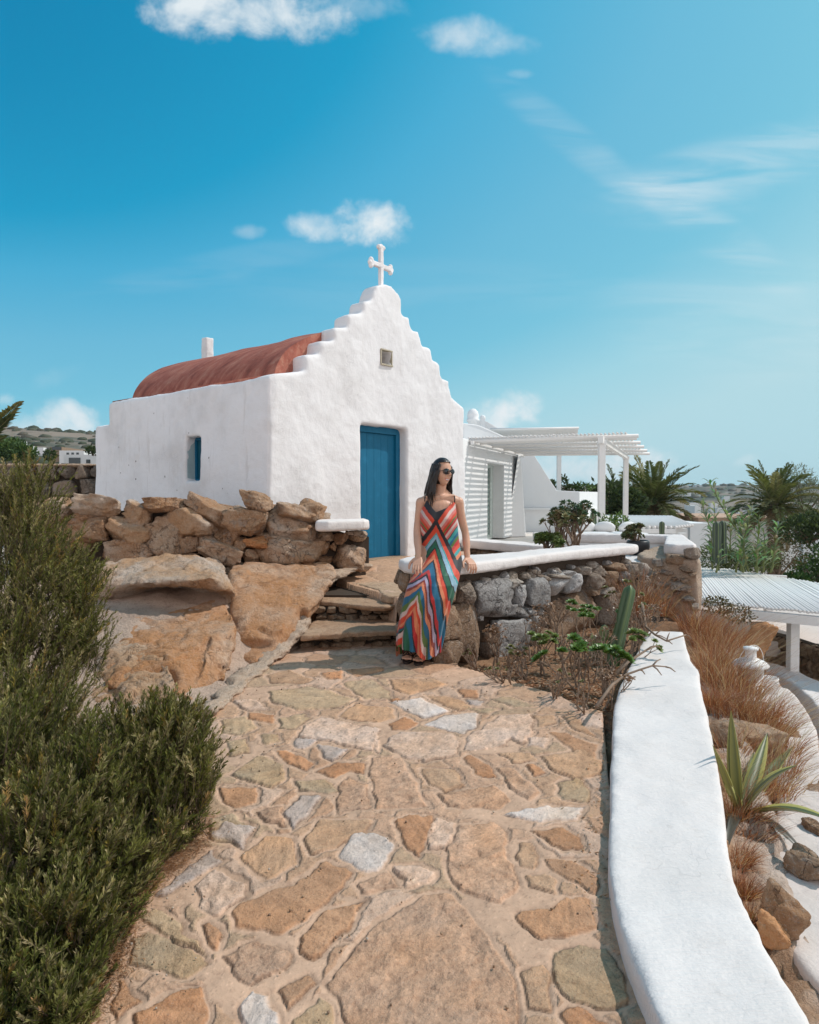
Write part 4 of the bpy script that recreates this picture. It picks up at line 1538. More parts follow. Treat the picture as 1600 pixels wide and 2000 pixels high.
riser(592, 5.74, 815, 5.85, -.02, .105, 1)
riser(616, 6.26, 810, 6.20, .13, .26, 2)
mb = MB()
mb.box((-.2 - sl.x, 7.2 - sl.y, .10 - sl.z), (1.3, 1.2, .44))
mb.box((-.2 - sl.x, 6.2 - sl.y, -.04 - sl.z), (1.3, .55, .26))
mb.build('fill', M['gap'], steps)

# ---- the wall the woman sits on
wallM = empty('capped_stone_wall', A(900, 1290, 5.3))
tag(wallM, 'waist-high rubble wall with thick white coping, seat of the woman', 'stone wall')
lm_ = Vector(wallM.location)
front = [(-.10, 5.80), (-.05, 5.52), (.12, 5.32), (.30, 5.28), (.48, 5.42), (.90, 5.86), (1.20, 6.22), (1.52, 6.56), (1.85, 6.84), (2.12, 7.05), (2.42, 7.30)]
back = [(2.52, 7.48), (2.36, 7.66), (2.05, 7.48), (1.72, 7.22), (1.35, 6.86), (.98, 6.48), (.62, 6.12), (.30, 6.05), (.02, 6.08)]
mb = MB()
mb.prism([(x - lm_.x, y - lm_.y) for x, y in front + back], .655 - lm_.z, .755 - lm_.z)
cap = mb.build('coping', M['white_cap'], wallM)
plaster(cap, .018, 10, .014, 3.5, .003, 18)
inner = [(-.02, 5.86), (.0, 5.56), (.14, 5.42), (.30, 5.40), (.44, 5.55), (.86, 5.99), (1.16, 6.35), (1.48, 6.68), (1.80, 6.96), (2.08, 7.17), (2.34, 7.38),
         (2.30, 7.55), (2.02, 7.38), (1.70, 7.12), (1.35, 6.78), (.98, 6.40), (.64, 6.02), (.30, 5.96), (.06, 5.98)]
mb = MB()
mb.prism([(x - lm_.x, y - lm_.y) for x, y in inner], -.25 - lm_.z, .68 - lm_.z)
mb.build('packing', M['gap'], wallM)


def dM(px):
    pts = [((x / y) * F + 800, y) for x, y in front[3:]]
    return float(np.interp(px, [p[0] for p in pts], [p[1] for p in pts])) + .10


MS = [(150,268,95,115,0,'b'),(292,300,240,225,0,'gt'),(135,500,200,365,0,'b'),(405,212,95,54,0,'b'),(420,285,76,128,0,'g'),(515,260,125,185,0,'g'),(375,366,96,78,0,'g'),(435,376,66,56,0,'g'),
      (487,372,46,70,0,'g'),(532,376,54,54,0,'g'),(375,540,195,270,0,'g'),(265,520,55,66,0,'b'),(262,590,46,100,0,'b'),(497,500,66,230,0,'g'),(632,230,122,132,0,'g'),(737,222,118,125,0,'g'),
      (838,205,92,115,0,'b'),(912,205,84,115,0,'b'),(802,152,76,52,0,'b'),(875,152,72,52,0,'b'),(960,130,96,52,0,'b'),(985,172,72,76,0,'g'),(1040,168,92,115,0,'b'),(715,400,330,260,0,'B'),
      (935,370,130,220,0,'b'),(1005,310,95,190,0,'b'),(845,258,66,44,0,'b'),(640,182,112,32,0,'b'),(900,265,80,50,0,'b'),(560,560,120,200,0,'B'),(720,590,190,200,0,'B'),(860,560,160,220,0,'B'),(1010,520,160,240,0,'B'),
      (1110,150,70,80,0,'b'),(1120,240,80,100,0,'B'),(1130,350,110,130,0,'B'),(700,165,60,30,0,'g'),(560,190,60,40,0,'b')]
for i, (zx, zy, w, h, rot, k) in enumerate(MS):
    px, py = 850 + zx * .356, 1060 + zy * .356
    d = dM(px)
    back_ = .10 if k == 'B' else 0.0
    c = A(px, py, d + .07 + back_)
    sx, sz = w * .356 / F * d / 2 * 1.08, h * .356 / F * d / 2 * 1.08
    sx *= 1.12
    rs = np.random.RandomState(i + 500)
    rz = Matrix.Rotation(R(32), 3, 'Z')
    stone('stone', c - lm_, (sx * 1.16, .15 if sz < .15 else .18, sz * 1.03), rz @ Matrix.Rotation(R(rot + rs.uniform(-4, 4)), 3, 'Y'), M['granite'] if k[0] == 'g' else M['mixed_rock'] if i % 3 != 2 else M['brown_rock'], wallM, 700 + i, 16 if w > 150 else 12, blocky=.7, rough=.05)
# small wedged stones between the big ones
for i in range(46):
    rs = np.random.RandomState(i + 3000)
    px = rs.uniform(905, 1250)
    top_ = float(np.interp(px, [900, 1000, 1100, 1200, 1250], [1135, 1121, 1106, 1096, 1090]))
    py = rs.uniform(top_, top_ + 75) if i % 3 else top_ + rs.uniform(0, 9)
    d = dM(px)
    s_ = rs.uniform(.022, .045)
    stone('stone', A(px, py, d + .10) - lm_, (s_ * 1.3, .10, s_), Matrix.Rotation(R(32), 3, 'Z') @ Matrix.Rotation(rs.uniform(-.5, .5), 3, 'Y'), M['granite'] if rs.rand() < .5 else M['mixed_rock'], wallM, 3000 + i, 7)
# end of the wall beside the steps
for i, (px, py, d, sx, sz) in enumerate([(798, 1140, 5.75, .10, .10), (792, 1185, 5.72, .09, .13), (800, 1232, 5.66, .12, .12), (806, 1275, 5.6, .12, .10), (824, 1130, 5.55, .10, .09), (838, 1180, 5.45, .12, .16), (842, 1250, 5.4, .13, .18),
                                          (790, 1128, 5.95, .08, .08), (870, 1150, 5.36, .10, .10), (868, 1215, 5.34, .11, .14), (875, 1275, 5.3, .11, .12)]):
    stone('stone', A(px, py, d) - lm_, (sx, sx, sz), Matrix.Rotation(i * .6, 3, 'Z'), M['brown_rock'], wallM, 900 + i, 12)

# ---- low whitewashed wall along the right of the path
CLp = [(1262, 1232), (1240, 1278), (1216, 1322), (1199, 1370), (1194, 1430), (1192, 1500), (1189, 1560), (1187, 1640), (1189, 1700), (1199, 1760), (1217, 1830), (1247, 1900), (1290, 2000), (1345, 2110), (1420, 2260)]
CRp = [(1336, 1232), (1344, 1268), (1352, 1290), (1367, 1312), (1370, 1345), (1386, 1410), (1404, 1480), (1416, 1540), (1421, 1600), (1427, 1660), (1442, 1720), (1476, 1800), (1530, 1890), (1592, 1990), (1660, 2100), (1760, 2260)]


def zcap(py):
    return float(np.interp(py, [1232, 1370, 1500, 1600, 2000], [.10, .04, -.02, -.07, -.09]))


Lp = [atz(px, py, zcap(py)) for px, py in CLp]
Rp = [atz(px, py, zcap(py)) for px, py in CRp]
whitewall = empty('low_white_wall', (Lp[5].x, Lp[5].y, -.1))
tag(whitewall, 'low smooth white wall curving along the right side of the path', 'wall')
wl = Vector(whitewall.location)
mb = MB()
def resample(pts, n):
    d = [0.0]
    for i in range(1, len(pts)):
        d.append(d[-1] + (pts[i] - pts[i - 1]).length)
    A3 = np.array([tuple(p) for p in pts])
    t = np.linspace(0, d[-1], n)
    return np.c_[np.interp(t, d, A3[:, 0]), np.interp(t, d, A3[:, 1]), np.interp(t, d, A3[:, 2])]


la, ra_ = resample(Lp, 60), resample(Rp, 60)
for i in range(60):
    l, r_ = Vector(la[i]) - wl, Vector(ra_[i]) - wl
    row = [l, r_, Vector((l.x, l.y, l.z - .5)), Vector((r_.x, r_.y, r_.z - .6))]
    if i:
        mb.add(prow + row, [(0, 4, 5, 1), (0, 2, 6, 4), (1, 5, 7, 3), (2, 3, 7, 6)])
    else:
        mb.add(row, [(0, 1, 3, 2)])
    prow = row
mb.add(prow, [(0, 2, 3, 1)])
body = mb.build('body', M['white_cap'], whitewall)
bm_ = bmesh.new()
bm_.from_mesh(body.data)
bmesh.ops.remove_doubles(bm_, verts=bm_.verts, dist=1e-4)
bmesh.ops.recalc_face_normals(bm_, faces=bm_.faces)
bm_.to_mesh(body.data)
bm_.free()
plaster(body, .018, 12, .016, 2.6, .0007, 28, .5)

# ---- stone pier and white parapet at the end of the terrace
pier = empty('terrace_parapet', A(1320, 1230, 7.6))
tag(pier, 'white bench parapet ending in a mortared stone pier', 'parapet')
lp = Vector(pier.location)
mb = MB()
pp = [atz(1262, 1094, .62), atz(1340, 1094, .62)]
ptop = .66
fl, fr = A(1255, 1100, 7.9), A(1362, 1090, 7.4)
poly = [(fl.x, fl.y), (fr.x, fr.y), (fr.x + .10, fr.y + .12), (fr.x + .75, fr.y + 2.2), (fr.x + .45, fr.y + 2.3), (fl.x + .1, fl.y + .5)]
mb.prism([(x - lp.x, y - lp.y) for x, y in poly], -1.2 - lp.z, .58 - lp.z)
m_ = mb.build('masonry', M['mortar'], pier)
m2 = m_.modifiers.new('r', 'REMESH')
m2.mode, m2.voxel_size = 'VOXEL', .03
bake(m_)
V_, N_ = get_np(m_.data)
set_np(m_.data, V_ + N_ * (fbm(V_ * 5, 4, 3) * .03)[:, None])
m_.data.polygons.foreach_set('use_smooth', np.ones(len(m_.data.polygons), bool))
zr = [(1322, 1092, 34, 18), (1352, 1082, 26, 22), (1300, 1118, 26, 10), (1340, 1112, 26, 10), (1290, 1140, 30, 10), (1330, 1142, 32, 18), (1352, 1120, 14, 8), (1300, 1165, 24, 10), (1345, 1168, 22, 12),
      (1310, 1190, 42, 22), (1350, 1205, 26, 26), (1290, 1215, 30, 20), (1330, 1225, 34, 20), (1275, 1120, 14, 14), (1285, 1098, 22, 12), (1345, 1150, 16, 9), (1358, 1185, 12, 14), (1300, 1180, 22, 9), (1338, 1132, 16, 7), (1330, 1205, 20, 10), (1296, 1200, 22, 10), (1262, 1215, 18, 16), (1272, 1160, 16, 14), (1270, 1195, 16, 18), (1318, 1130, 10, 8), (1322, 1155, 12, 7)]
for i, (px, py, w, h) in enumerate(zr):
    d = float(np.interp(px, [1255, 1362], [7.9, 7.4]))
    c = A(px, py, d + .02)
    stone('stone', c - lp, (w / F * d * .62, .12, h / F * d * .62), Matrix.Rotation(-.35, 3, 'Z') @ Matrix.Rotation(random.uniform(-.2, .2), 3, 'Y'), M['mixed_rock'] if i % 3 else M['brown_rock'], pier, 1200 + i, 12)
# white coping: right arm, rear arm, inner bench
rn, rf = A(1366, 1085, 7.55), A(1382, 1048, 9.6)
mb = MB()
arm = [(fr.x - .16, fr.y + .28), (fr.x + .06, fr.y + .22), (fr.x + .12, fr.y + .3), (fr.x + .75, fr.y + 2.25), (fr.x - 1.3, fr.y + 2.75), (fr.x - 1.3, fr.y + 2.5), (fr.x + .42, fr.y + 2.02), (fr.x - .18, fr.y + .5)]
mb.prism([(x - lp.x, y - lp.y) for x, y in arm], .60 - lp.z, .735 - lp.z)
c1 = mb.build('coping', M['white_cap'], pier)
plaster(c1, .025, 8, .012, 3, .003, 31)
mb = MB()
inn = [(fr.x - .12, fr.y + .45), (fr.x + .0, fr.y + .42), (fr.x + .72, fr.y + 2.22), (fr.x - 1.28, fr.y + 2.72), (fr.x - 1.28, fr.y + 2.52), (fr.x + .44, fr.y + 2.04)]
mb.prism([(x - lp.x, y - lp.y) for x, y in inn], -.3 - lp.z, .63 - lp.z)
mb.build('inner_wall', M['white_paint'], pier)
mb = MB()
ben = [(fl.x - .10, fl.y + .12), (fr.x - .28, fr.y + .35), (fr.x + .35, fr.y + 1.95), (fr.x - .5, fr.y + 2.1)]
mb.prism([(x - lp.x, y - lp.y) for x, y in ben], -.3 - lp.z, .50 - lp.z)
c2 = mb.build('bench', M['white_cap'], pier)
plaster(c2, .03, 5, .010, 3, .002, 32)

# ---- stone wall behind, far left
wallB = empty('field_wall', (-7.5, 12, 1.0))
tag(wallB, 'dark dry-stone field wall behind the rear corner of the chapel', 'stone wall')
lb = Vector(wallB.location)
mb = MB()
mb.box((0, .1, 0.1), (7.6, .3, 1.35))
mb.build('packing', M['gap'], wallB)
k = 0
for r_ in range(5):
    x = -11.2
    while x < -3.9:
        w = random.uniform(.10, .22)
        if x + w > -8.6:
            stone('stone', Vector((x + w, 12 - .08, .62 + r_ * .265 + random.uniform(-.02, .02))) - lb, (w * 1.0, .16, .148), Matrix.Rotation(random.uniform(-.15, .15), 3, 'Y'), M['rubble_dark'], wallB, 1500 + k, 7)
        x += w * 2
        k += 1
mb = MB()
mb.box((0.0, 0.02, .80), (7.6, .44, .05))
cpw = mb.build('coping', M['rubble'], wallB)
plaster(cpw, .04, 2, .03, 3, 0, 41)
# ================================================================ the white house with its pergola
wp = M['white_paint']
fl_ = MB()
fl_.prism([(.95, 9.2), (1.5, 8.3), (2.6, 7.9), (3.35, 8.0), (4.1, 10.4), (8.8, 22), (8.8, 32), (-3, 32), (-3, 14), (.9, 10.6)], -.4, -.03)
tag(fl_.build('terrace_floor', mat_white('pale_terrace_floor', (.60, .55, .51), coarse=.2)), kind='structure')

annex = empty('annex_house', (1.42, 16.5, 0))
tag(annex, 'white plastered house with glazed door behind the chapel under a pergola', 'house')
an = Vector(annex.location)
a_, d_ = Vector((1.42, 16.5)), Vector((3.62, 22.2))
wdir = (d_ - a_).normalized()
wnor = Vector((-wdir.y, wdir.x))          # into the house


def AW(s, t, z):
    p = a_ + wdir * s + wnor * t
    return Vector((p.x - an.x, p.y - an.y, z - an.z))


def aw_box(mb, s0, s1, t0, t1, z0, z1):
    vs = [AW(s, t, z) for z in (z0, z1) for (s, t) in ((s0, t0), (s1, t0), (s1, t1), (s0, t1))]
    mb.add(vs, [(3, 2, 1, 0), (4, 5, 6, 7), (0, 1, 5, 4), (1, 2, 6, 5), (2, 3, 7, 6), (3, 0, 4, 7)])


Lw = (d_ - a_).length
dS0, dS1 = 1.85, 3.75
mb = MB()
aw_box(mb, -3, dS0, 0, .5, 0, 2.62)
aw_box(mb, dS1, Lw, 0, .5, 0, 2.62)
aw_box(mb, dS0, dS1, .002, .5, 2.14, 2.618)
aw_box(mb, -3, Lw, .502, 4, 0, 2.6)
aw_box(mb, -3, Lw, 4.002, 4.3, 0, 2.9)
mb.build('wall', wp, annex, bevel=.02)
mb = MB()
bt = [A(988, 1000, 20.9), A(1027, 1000, 21.1), A(1027, 1000, 23), A(985, 1000, 23)]
tp = [A(1012, 1000, 21.0), A(1017, 1000, 21.2), A(1017, 1000, 23), A(1005, 1000, 23)]
mb.add([Vector((p.x - an.x, p.y - an.y, -.02)) for p in bt] + [Vector((p.x - an.x, p.y - an.y, 2.5)) for p in tp], [(3, 2, 1, 0), (4, 5, 6, 7), (0, 1, 5, 4), (1, 2, 6, 5), (2, 3, 7, 6), (3, 0, 4, 7)])
mb.build('buttress', wp, annex, bevel=.02)
M['glass_door'] = mat_plain('green_grey_glazing', (.16, .21, .19), .12, .6, .1, 2)
M['sage'] = mat_plain('pale_sage_paint', (.55, .60, .56), .5, .3, .05, 8)
mb = MB()
aw_box(mb, dS0 + .12, dS1 - .3, .36, .38, .1, 2.05)
dr = mb.build('door', M['glass_door'], annex)
mb = MB()
for a in ((dS0 + .0, dS0 + .12), (dS0 + 1.0, dS0 + 1.08), (dS1 - .3, dS1 - .0)):
    aw_box(mb, a[0], a[1], .33, .40, .0, 2.14)
aw_box(mb, dS0 + .12, dS1 - .3, .334, .396, 2.05, 2.138)
aw_box(mb, dS0 + .12, dS1 - .3, .334, .396, .002, .1)
mb.build('frame', M['sage'], dr)
# sloping parapet and chimneys
mb = MB()
pts = [A(905, 826, 19.0), A(935, 830, 19.2), A(1008, 862, 19.8), A(905, 862, 19.0)]
mb.add([p - an for p in pts] + [p - an + Vector((0, 2.5, 0)) for p in pts], [(0, 3, 2, 1), (4, 5, 6, 7), (0, 1, 5, 4), (1, 2, 6, 5), (2, 3, 7, 6), (3, 0, 4, 7)])
mb.build('parapet', wp, annex, bevel=.03)
mb = MB()
pts = [A(920, 822, 24), A(945, 820, 24), A(975, 836, 24.2), A(975, 862, 24.2), A(905, 862, 24)]
mb.add([p - an for p in pts] + [p - an + Vector((0, 1.5, 0)) for p in pts], [(4, 3, 2, 1, 0), (5, 6, 7, 8, 9), (0, 1, 6, 5), (1, 2, 7, 6), (2, 3, 8, 7)])
mb.build('parapet', wp, annex, bevel=.03)
mb = MB()
c_ = A(924, 812, 22) - an
mb.lathe(c_ + Vector((0, 0, -.55)), [(.16, 0), (.16, .35), (.20, .36), (.20, .44), (.17, .46), (.19, .56), (.16, .68), (.08, .76), (.01, .78)], 18)
mb.build('chimney', wp, annex, True)
mb = MB()
c_ = A(943, 828, 23) - an
mb.box(c_, (.14, .14, .42))
mb.ball(c_ + Vector((0, 0, .2)), .10)
mb.build('chimney', wp, annex)


def clip_poly(p, q, poly):
    """segment p-q (2D) clipped to a convex polygon"""
    t0, t1 = 0.0, 1.0
    dx, dy = q[0] - p[0], q[1] - p[1]
    area = sum(poly[i][0] * poly[(i + 1) % len(poly)][1] - poly[(i + 1) % len(poly)][0] * poly[i][1] for i in range(len(poly)))
    sg = 1 if area > 0 else -1
    for i in range(len(poly)):
        a, b = poly[i], poly[(i + 1) % len(poly)]
        nx, ny = -(b[1] - a[1]) * sg, (b[0] - a[0]) * sg
        num = nx * (p[0] - a[0]) + ny * (p[1] - a[1])
        den = nx * dx + ny * dy
        if abs(den) < 1e-12:
            if num < 0:
                return None
            continue
        t = -num / den
        if den > 0:
            t0 = max(t0, t)
        else:
            t1 = min(t1, t)
    return (t0, t1) if t0 < t1 else None


perg = empty('pergola', (4.3, 15.3, 0))
tag(perg, 'white pole pergola on two square posts shading the house wall', 'pergola')
pl_ = Vector(perg.location)
PZ = 2.62
pa, pb, pc, pd = Vector((1.42, 16.5)), Vector((4.92, 15.1)), Vector((7.64, 21.9)), Vector((3.55, 22.1))
mb = MB()
n = 42
for i in range(n):
    f = i / (n - 1) * .96
    l, r_ = pa.lerp(pb, f), pd.lerp(pc, f)
    z = PZ + .035 + random.uniform(-.006, .006)
    dv = (r_ - l).normalized() * random.uniform(-.04, .08)
    mb.tube([(l.x - dv.x - pl_.x, l.y - dv.y - pl_.y, z), (r_.x + dv.x - pl_.x, r_.y + dv.y - pl_.y, z)], [.024, .022], 6)
mb.build('slats', M['white_wood'], perg, True)
mb = MB()
for k, f in enumerate((.015, .10, .30, .52, .76, .985)):
    l, r_ = pa.lerp(pd, f), pb.lerp(pc, f)
    dv = (r_ - l).normalized()
    r2 = r_ + dv * (.05 if k else .12)
    mb.tube([(l.x - pl_.x, l.y - pl_.y, PZ - .04), (r2.x - pl_.x, r2.y - pl_.y, PZ - .03)], [.055, .045], 8)
mb.build('rafters', M['white_wood'], perg, True)
mb = MB()
q0, q1 = Vector((4.20, 15.05)), Vector((6.95, 21.95))
mid = (q0 + q1) / 2
mb.box((mid.x - pl_.x, mid.y - pl_.y, 2.50), ((q1 - q0).length, .11, .15), math.atan2((q1 - q0).y, (q1 - q0).x))
mb.build('beam', M['white_wood'], perg)
mb = MB()
w0, w1 = Vector((1.50, 16.4)), Vector((3.68, 22.1))
mid = (w0 + w1) / 2
mb.box((mid.x - pl_.x, mid.y - pl_.y, 2.53), ((w1 - w0).length, .07, .09), math.atan2((w1 - w0).y, (w1 - w0).x))
mb.build('beam', M['white_wood'], perg)
for (x, y) in ((4.30, 15.3), (6.90, 21.8)):
    mb = MB()
    mb.box((x - pl_.x, y - pl_.y, 1.20), (.14, .14, 2.44))
    mb.box((x - pl_.x, y - pl_.y, 2.45), (.17, .17, .10))
    mb.build('post', M['white_wood'], perg, bevel=.008)

# a second pergola further back and higher
perg2 = empty('pergola', (5.9, 27, 0))
tag(perg2, 'higher white pergola further back above the stair wall', 'pergola')
p2 = Vector(perg2.location)
mb = MB()
for i in range(26):
    f = i / 25
    l = A(958 + 30 * f, 840, 22.5 + 6 * f)
    r_ = A(1128 - 6 * f + random.uniform(-3, 3), 836, 22.0 + 6 * f)
    mb.tube([(l.x - p2.x, l.y - p2.y, 3.42), (r_.x - p2.x, r_.y - p2.y, 3.42)], .045, 6)
mb.build('slats', M['white_wood'], perg2, True)
for (px, d) in ((1092, 27.5), (1097, 27.6)):
    p = A(px, 900, d)
    if px == 1092:
        mb = MB()
        mb.box((p.x - p2.x, p.y - p2.y, 1.7), (.16, .16, 3.4))
        mb.build('post', M['white_wood'], perg2)
mb = MB()
l, r_ = A(985, 845, 28), A(1100, 845, 27.4)
mb.tube([(l.x - p2.x, l.y - p2.y, 3.30), (r_.x - p2.x, r_.y - p2.y, 3.30)], .07, 6)
mb.build('beam', M['white_wood'], perg2)


def px_prism(mb, pts, d, th, off, dx=0.0):
    P = [A(px, py, d) - off for px, py in pts]
    Q = [p + Vector((dx, th, 0)) for p in P]
    n = len(P)
    mb.add(P + Q, [tuple(range(n))[::-1], tuple(range(n, 2 * n))] + [(i, (i + 1) % n, n + (i + 1) % n, n + i) for i in range(n)])


stair = empty('stair_wall', A(1080, 993, 24))
tag(stair, 'white stair wall with long sloping top behind the pergola posts', 'wall')
so = Vector(stair.location)
mb = MB()
px_prism(mb, [(1010, 885), (1042, 886), (1060, 915), (1088, 958), (1132, 960), (1132, 992), (1010, 992)], 24.0, .3, so)
mb.build('upper_wall', wp, stair, bevel=.02)
mb = MB()
px_prism(mb, [(1010, 992), (1133, 992), (1133, 996), (1010, 996)], 23.9, .5, so)
mb.build('ledge', wp, stair)
mb = MB()
px_prism(mb, [(1010, 996), (1132, 996), (1132, 1062), (1010, 1062)], 23.99, .4, so)
p0, p1 = A(1132, 990, 24.05), A(1178, 990, 31)
mb.prism([(p0.x - so.x, p0.y - so.y), (p1.x - so.x, p1.y - so.y), (p1.x - so.x - .4, p1.y - so.y + .1), (p0.x - so.x - .4, p0.y - so.y + .1)], -.9 - .0 - so.z, 1.39 - so.z)
mb.build('lower_wall', wp, stair)

# low wall with rubble foot beside the chapel
lwall = empty('low_capped_wall', (1.3, 9.8, 0))
tag(lwall, 'low rubble wall with white coping running back to the chapel corner', 'stone wall')
lo = Vector(lwall.location)
qa, qb = Vector((.86, 10.30)), Vector((1.72, 9.05))
wd_ = (qb - qa).normalized()
wn_ = Vector((-wd_.y, wd_.x))
if wn_.y > 0:
    wn_ = -wn_
mb = MB()
c = [qa + wn_ * .12, qb + wn_ * .12, qb + wd_ * .10, qb - wn_ * .3, qa - wn_ * .3]
mb.prism([(p.x - lo.x, p.y - lo.y) for p in c], .50, .62)
cpo = mb.build('coping', M['white_cap'], lwall)
plaster(cpo, .02, 7, .012, 3, .002, 51)
mb = MB()
c = [qa + wn_ * .0, qb + wn_ * .0, qb - wn_ * .28, qa - wn_ * .28]
mb.prism([(p.x - lo.x, p.y - lo.y) for p in c], -.1, .52)
mb.build('packing', M['gap'], lwall)
for i in range(22):
    f, r_ = (i % 11 + .5) / 11, i // 11
    p = qa.lerp(qb, f + .03 * r_)
    stone('stone', Vector((p.x - lo.x, p.y - lo.y, .43 - .15 * r_)), (.085, .08, .07), Matrix.Rotation(i * .7, 3, 'Z'), M['brown_rock'], lwall, 2000 + i, 8)

# ---- sofa with white cushions
sofa = empty('outdoor_sofa', A(1195, 1060, 12) * 1.0)
sofa.location = (3.55, 12.0, 0)
tag(sofa, 'outdoor daybed with striped base and white cushions beside the pergola post', 'sofa')


def mat_stripe():
    m, g, b = new_mat('grey_stripe_fabric', .85, .1)
    v = coords(g, 'Position')
    w = g.n('ShaderNodeTexWave', wave_type='BANDS', bands_direction='X', ins={'Vector': v, 'Scale': 4.2})
    c = g.mix(g.sstep(w.outputs['Fac'], .42, .58), (.70, .68, .66), (.16, .15, .16))
    g.set(b.inputs['Base Color'], c)
    return m


M['stripe'] = mat_stripe()
M['cushion'] = mat_plain('white_cushion_fabric', (.74, .72, .70), .9, .1, .06, 6, bmp=.2)
mb = MB()
mb.box((0, 0, .26), (1.15, .8, .48))
mb.build('base', M['stripe'], sofa, bevel=.03)
for i, (x, y, sx, sy, sz, z, rt) in enumerate([(-.28, -.02, .54, .72, .13, .565, 0), (.29, -.02, .54, .72, .13, .565, 0)]):
    mb = MB()
    mb.box((x, y, z), (sx, sy, sz))
    c = mb.build('seat_cushion', M['cushion'], sofa, True, bevel=.05, seg=4)
for i, (x, rt) in enumerate([(-.38, .3), (-.05, -.2), (.36, .4)]):
    mb = MB()
    Mx = Matrix.Rotation(.5, 3, 'X') @ Matrix.Rotation(rt, 3, 'Y')
    mb.ball((0, 0, 0), .19, 16, 10, (1.0, .38, .62))
    c = mb.build('pillow', M['cushion'], sofa, True)
    c.location = (x, .24, .70)
    c.rotation_euler = (.45, 0, rt)

# ---- lower slatted roofs and white houses beyond the parapet
low = empty('slatted_canopy', A(1250, 1030, 20))
tag(low, 'long low white slatted roof behind the parapet and black plant pot', 'canopy')
lo2 = Vector(low.location)
mb = MB()
polyr = [atz(1150, 1029, .28).xy, atz(1320, 1030, .28).xy, atz(1352, 1026, .28).xy, atz(1312, 1009, .28).xy, atz(1150, 1007, .28).xy]
xs = np.arange(2, 16, .16)
for k, x in enumerate(xs):
    r_ = clip_poly((x, 17), (x + 1.5, 40), [tuple(p) for p in polyr])
    if r_:
        t0, t1 = r_
        a = Vector((x + 1.5 * t0, 17 + 23 * t0, .28))
        b = Vector((x + 1.5 * t1, 17 + 23 * t1, .28))
        mb.tube([a - lo2, b - lo2], .06, 6)
mb.build('slats', M['white_wood'], low, True)
mb = MB()
p, q = polyr[0], polyr[1]
mb.box(((p.x + q.x) / 2 - lo2.x, (p.y + q.y) / 2 - .1 - lo2.y, .16 - lo2.z), ((q - p).length, .12, .14))
mb.build('beam', M['white_wood'], low)
for px in (1180, 1255, 1333):
    mb = MB()
    pp_ = A(px, 1040, 20.2)
    mb.box((pp_.x - lo2.x, pp_.y - lo2.y, -1.4 - lo2.z), (.22, .22, 3.1))
    mb.build('post', M['white_wood'], low)


def house(name, px, w_px, ytop, ybot, d, label, dep=5.0, group=None, wins=(), roof=None, mat=None, rz=0.0):
    c = A(px, ybot, d)
    o = empty(name, (c.x, c.y, c.z), rz)
    tag(o, label, 'house', group)
    w = w_px / F * d
    h = (ybot - ytop) / F * d
    mb = MB()
    mb.box((0, dep / 2, h / 2 - 2.0), (w, dep, h + 4.0))
    mb.build('wall', mat or wp, o)
    for (fx, fy, fw, fh) in wins:
        m2 = MB()
        m2.box((fx * w / 2, -.02, fy * h), (fw * w, .06, fh * h))
        m2.build('window', M['dark_glass'], o)
    if roof:
        m2 = MB()
        m2.box((0, dep / 2, h + .10), (w * 1.01, dep * 1.01, .2))
        m2.build('roof', roof, o)
    return o


M['dark_glass'] = mat_plain('dark_glazing', (.06, .075, .08), .2, .5, .2, .5)
M['terra'] = mat_plain('terracotta_floor', (.55, .36, .26), .9, .1, .15, 1)
house('white_house', 1462, 196, 1018, 1085, 36, 'long low white house between the two palms', 8, None, (), M['terra'])
house('white_house', 1368, 40, 1022, 1060, 30, 'small white block behind the tall reeds', 5)
house('white_house', 1308, 70, 1032, 1060, 24, 'white garden wall block below the slatted roof', 3)
house('white_house', 1592, 44, 1000, 1014, 60, 'white house at the right edge beyond the palm', 6, None, (), M['terra'])
house('white_house', 1363, 12, 988, 1020, 55, 'slim white chimney block among the far shrubs', 2)
# left side houses
house('white_house', 158, 66, 888, 912, 62, 'flat white house with wide dark windows left of the chapel', 8, 'houses above the field wall', ((-.35, .5, .34, .5), (.45, .45, .12, .3)))
house('white_house', 140, 48, 880, 896, 75, 'upper white house with pale blue shutters behind the flat one', 8, 'houses above the field wall', ((.1, .5, .1, .5), (-.3, .5, .1, .5), (.5, .5, .1, .5)))
house('white_house', 110, 22, 873, 892, 85, 'greyish house with two blocks on its roof', 8, 'houses above the field wall', ((-.3, .85, .4, .3), (.5, .85, .4, .3)), mat=M['under'])
HL = ['tiny white house highest on the left hill at the picture edge', 'white house just right of the highest one on the left hill', 'white house above the green tree, middle of the left hill', 'wide white house low on the left hill near the rosemary tips',
      'small white house directly above the green garden tree', 'little white house at the right end of the rocky left hill', 'faint white house on the crest of the left hill']
HR = ['white house on the skyline left of the thin pergola post', 'wider white house on the skyline beside the near pergola post', 'small house on the skyline right of the first palm', 'wider skyline house between the first palm and the tall reed', 'low skyline house left of the second palm',
      'white house halfway down the valley under the first palm fronds', 'white house halfway down the valley behind the arching reed', 'larger white house low in the valley right of the first palm', 'low white house in the valley behind the reed tops', 'long white house under the fronds of the second palm',
      'white house beyond the trunk of the second palm', 'flat house low in the valley left of the second palm', 'small white house between the two pergola posts', 'tiny skyline house above the first palm', 'flat white house just above the long low house', 'faint house high on the slope right of the first palm', 'faint house mid-slope left of the second palm']
hl = [(10, 870, 12, 5, 330), (40, 868, 14, 6, 300), (60, 876, 10, 4, 260), (78, 880, 14, 6, 220), (28, 880, 10, 5, 240), (90, 872, 8, 3, 340), (52, 862, 8, 3, 420)]
for i, (px, py, w, h, d) in enumerate(hl):
    house('hill_house', px, w, py - h, py, d, HL[i], w / F * d * .8, 'white houses scattered on the left hill')
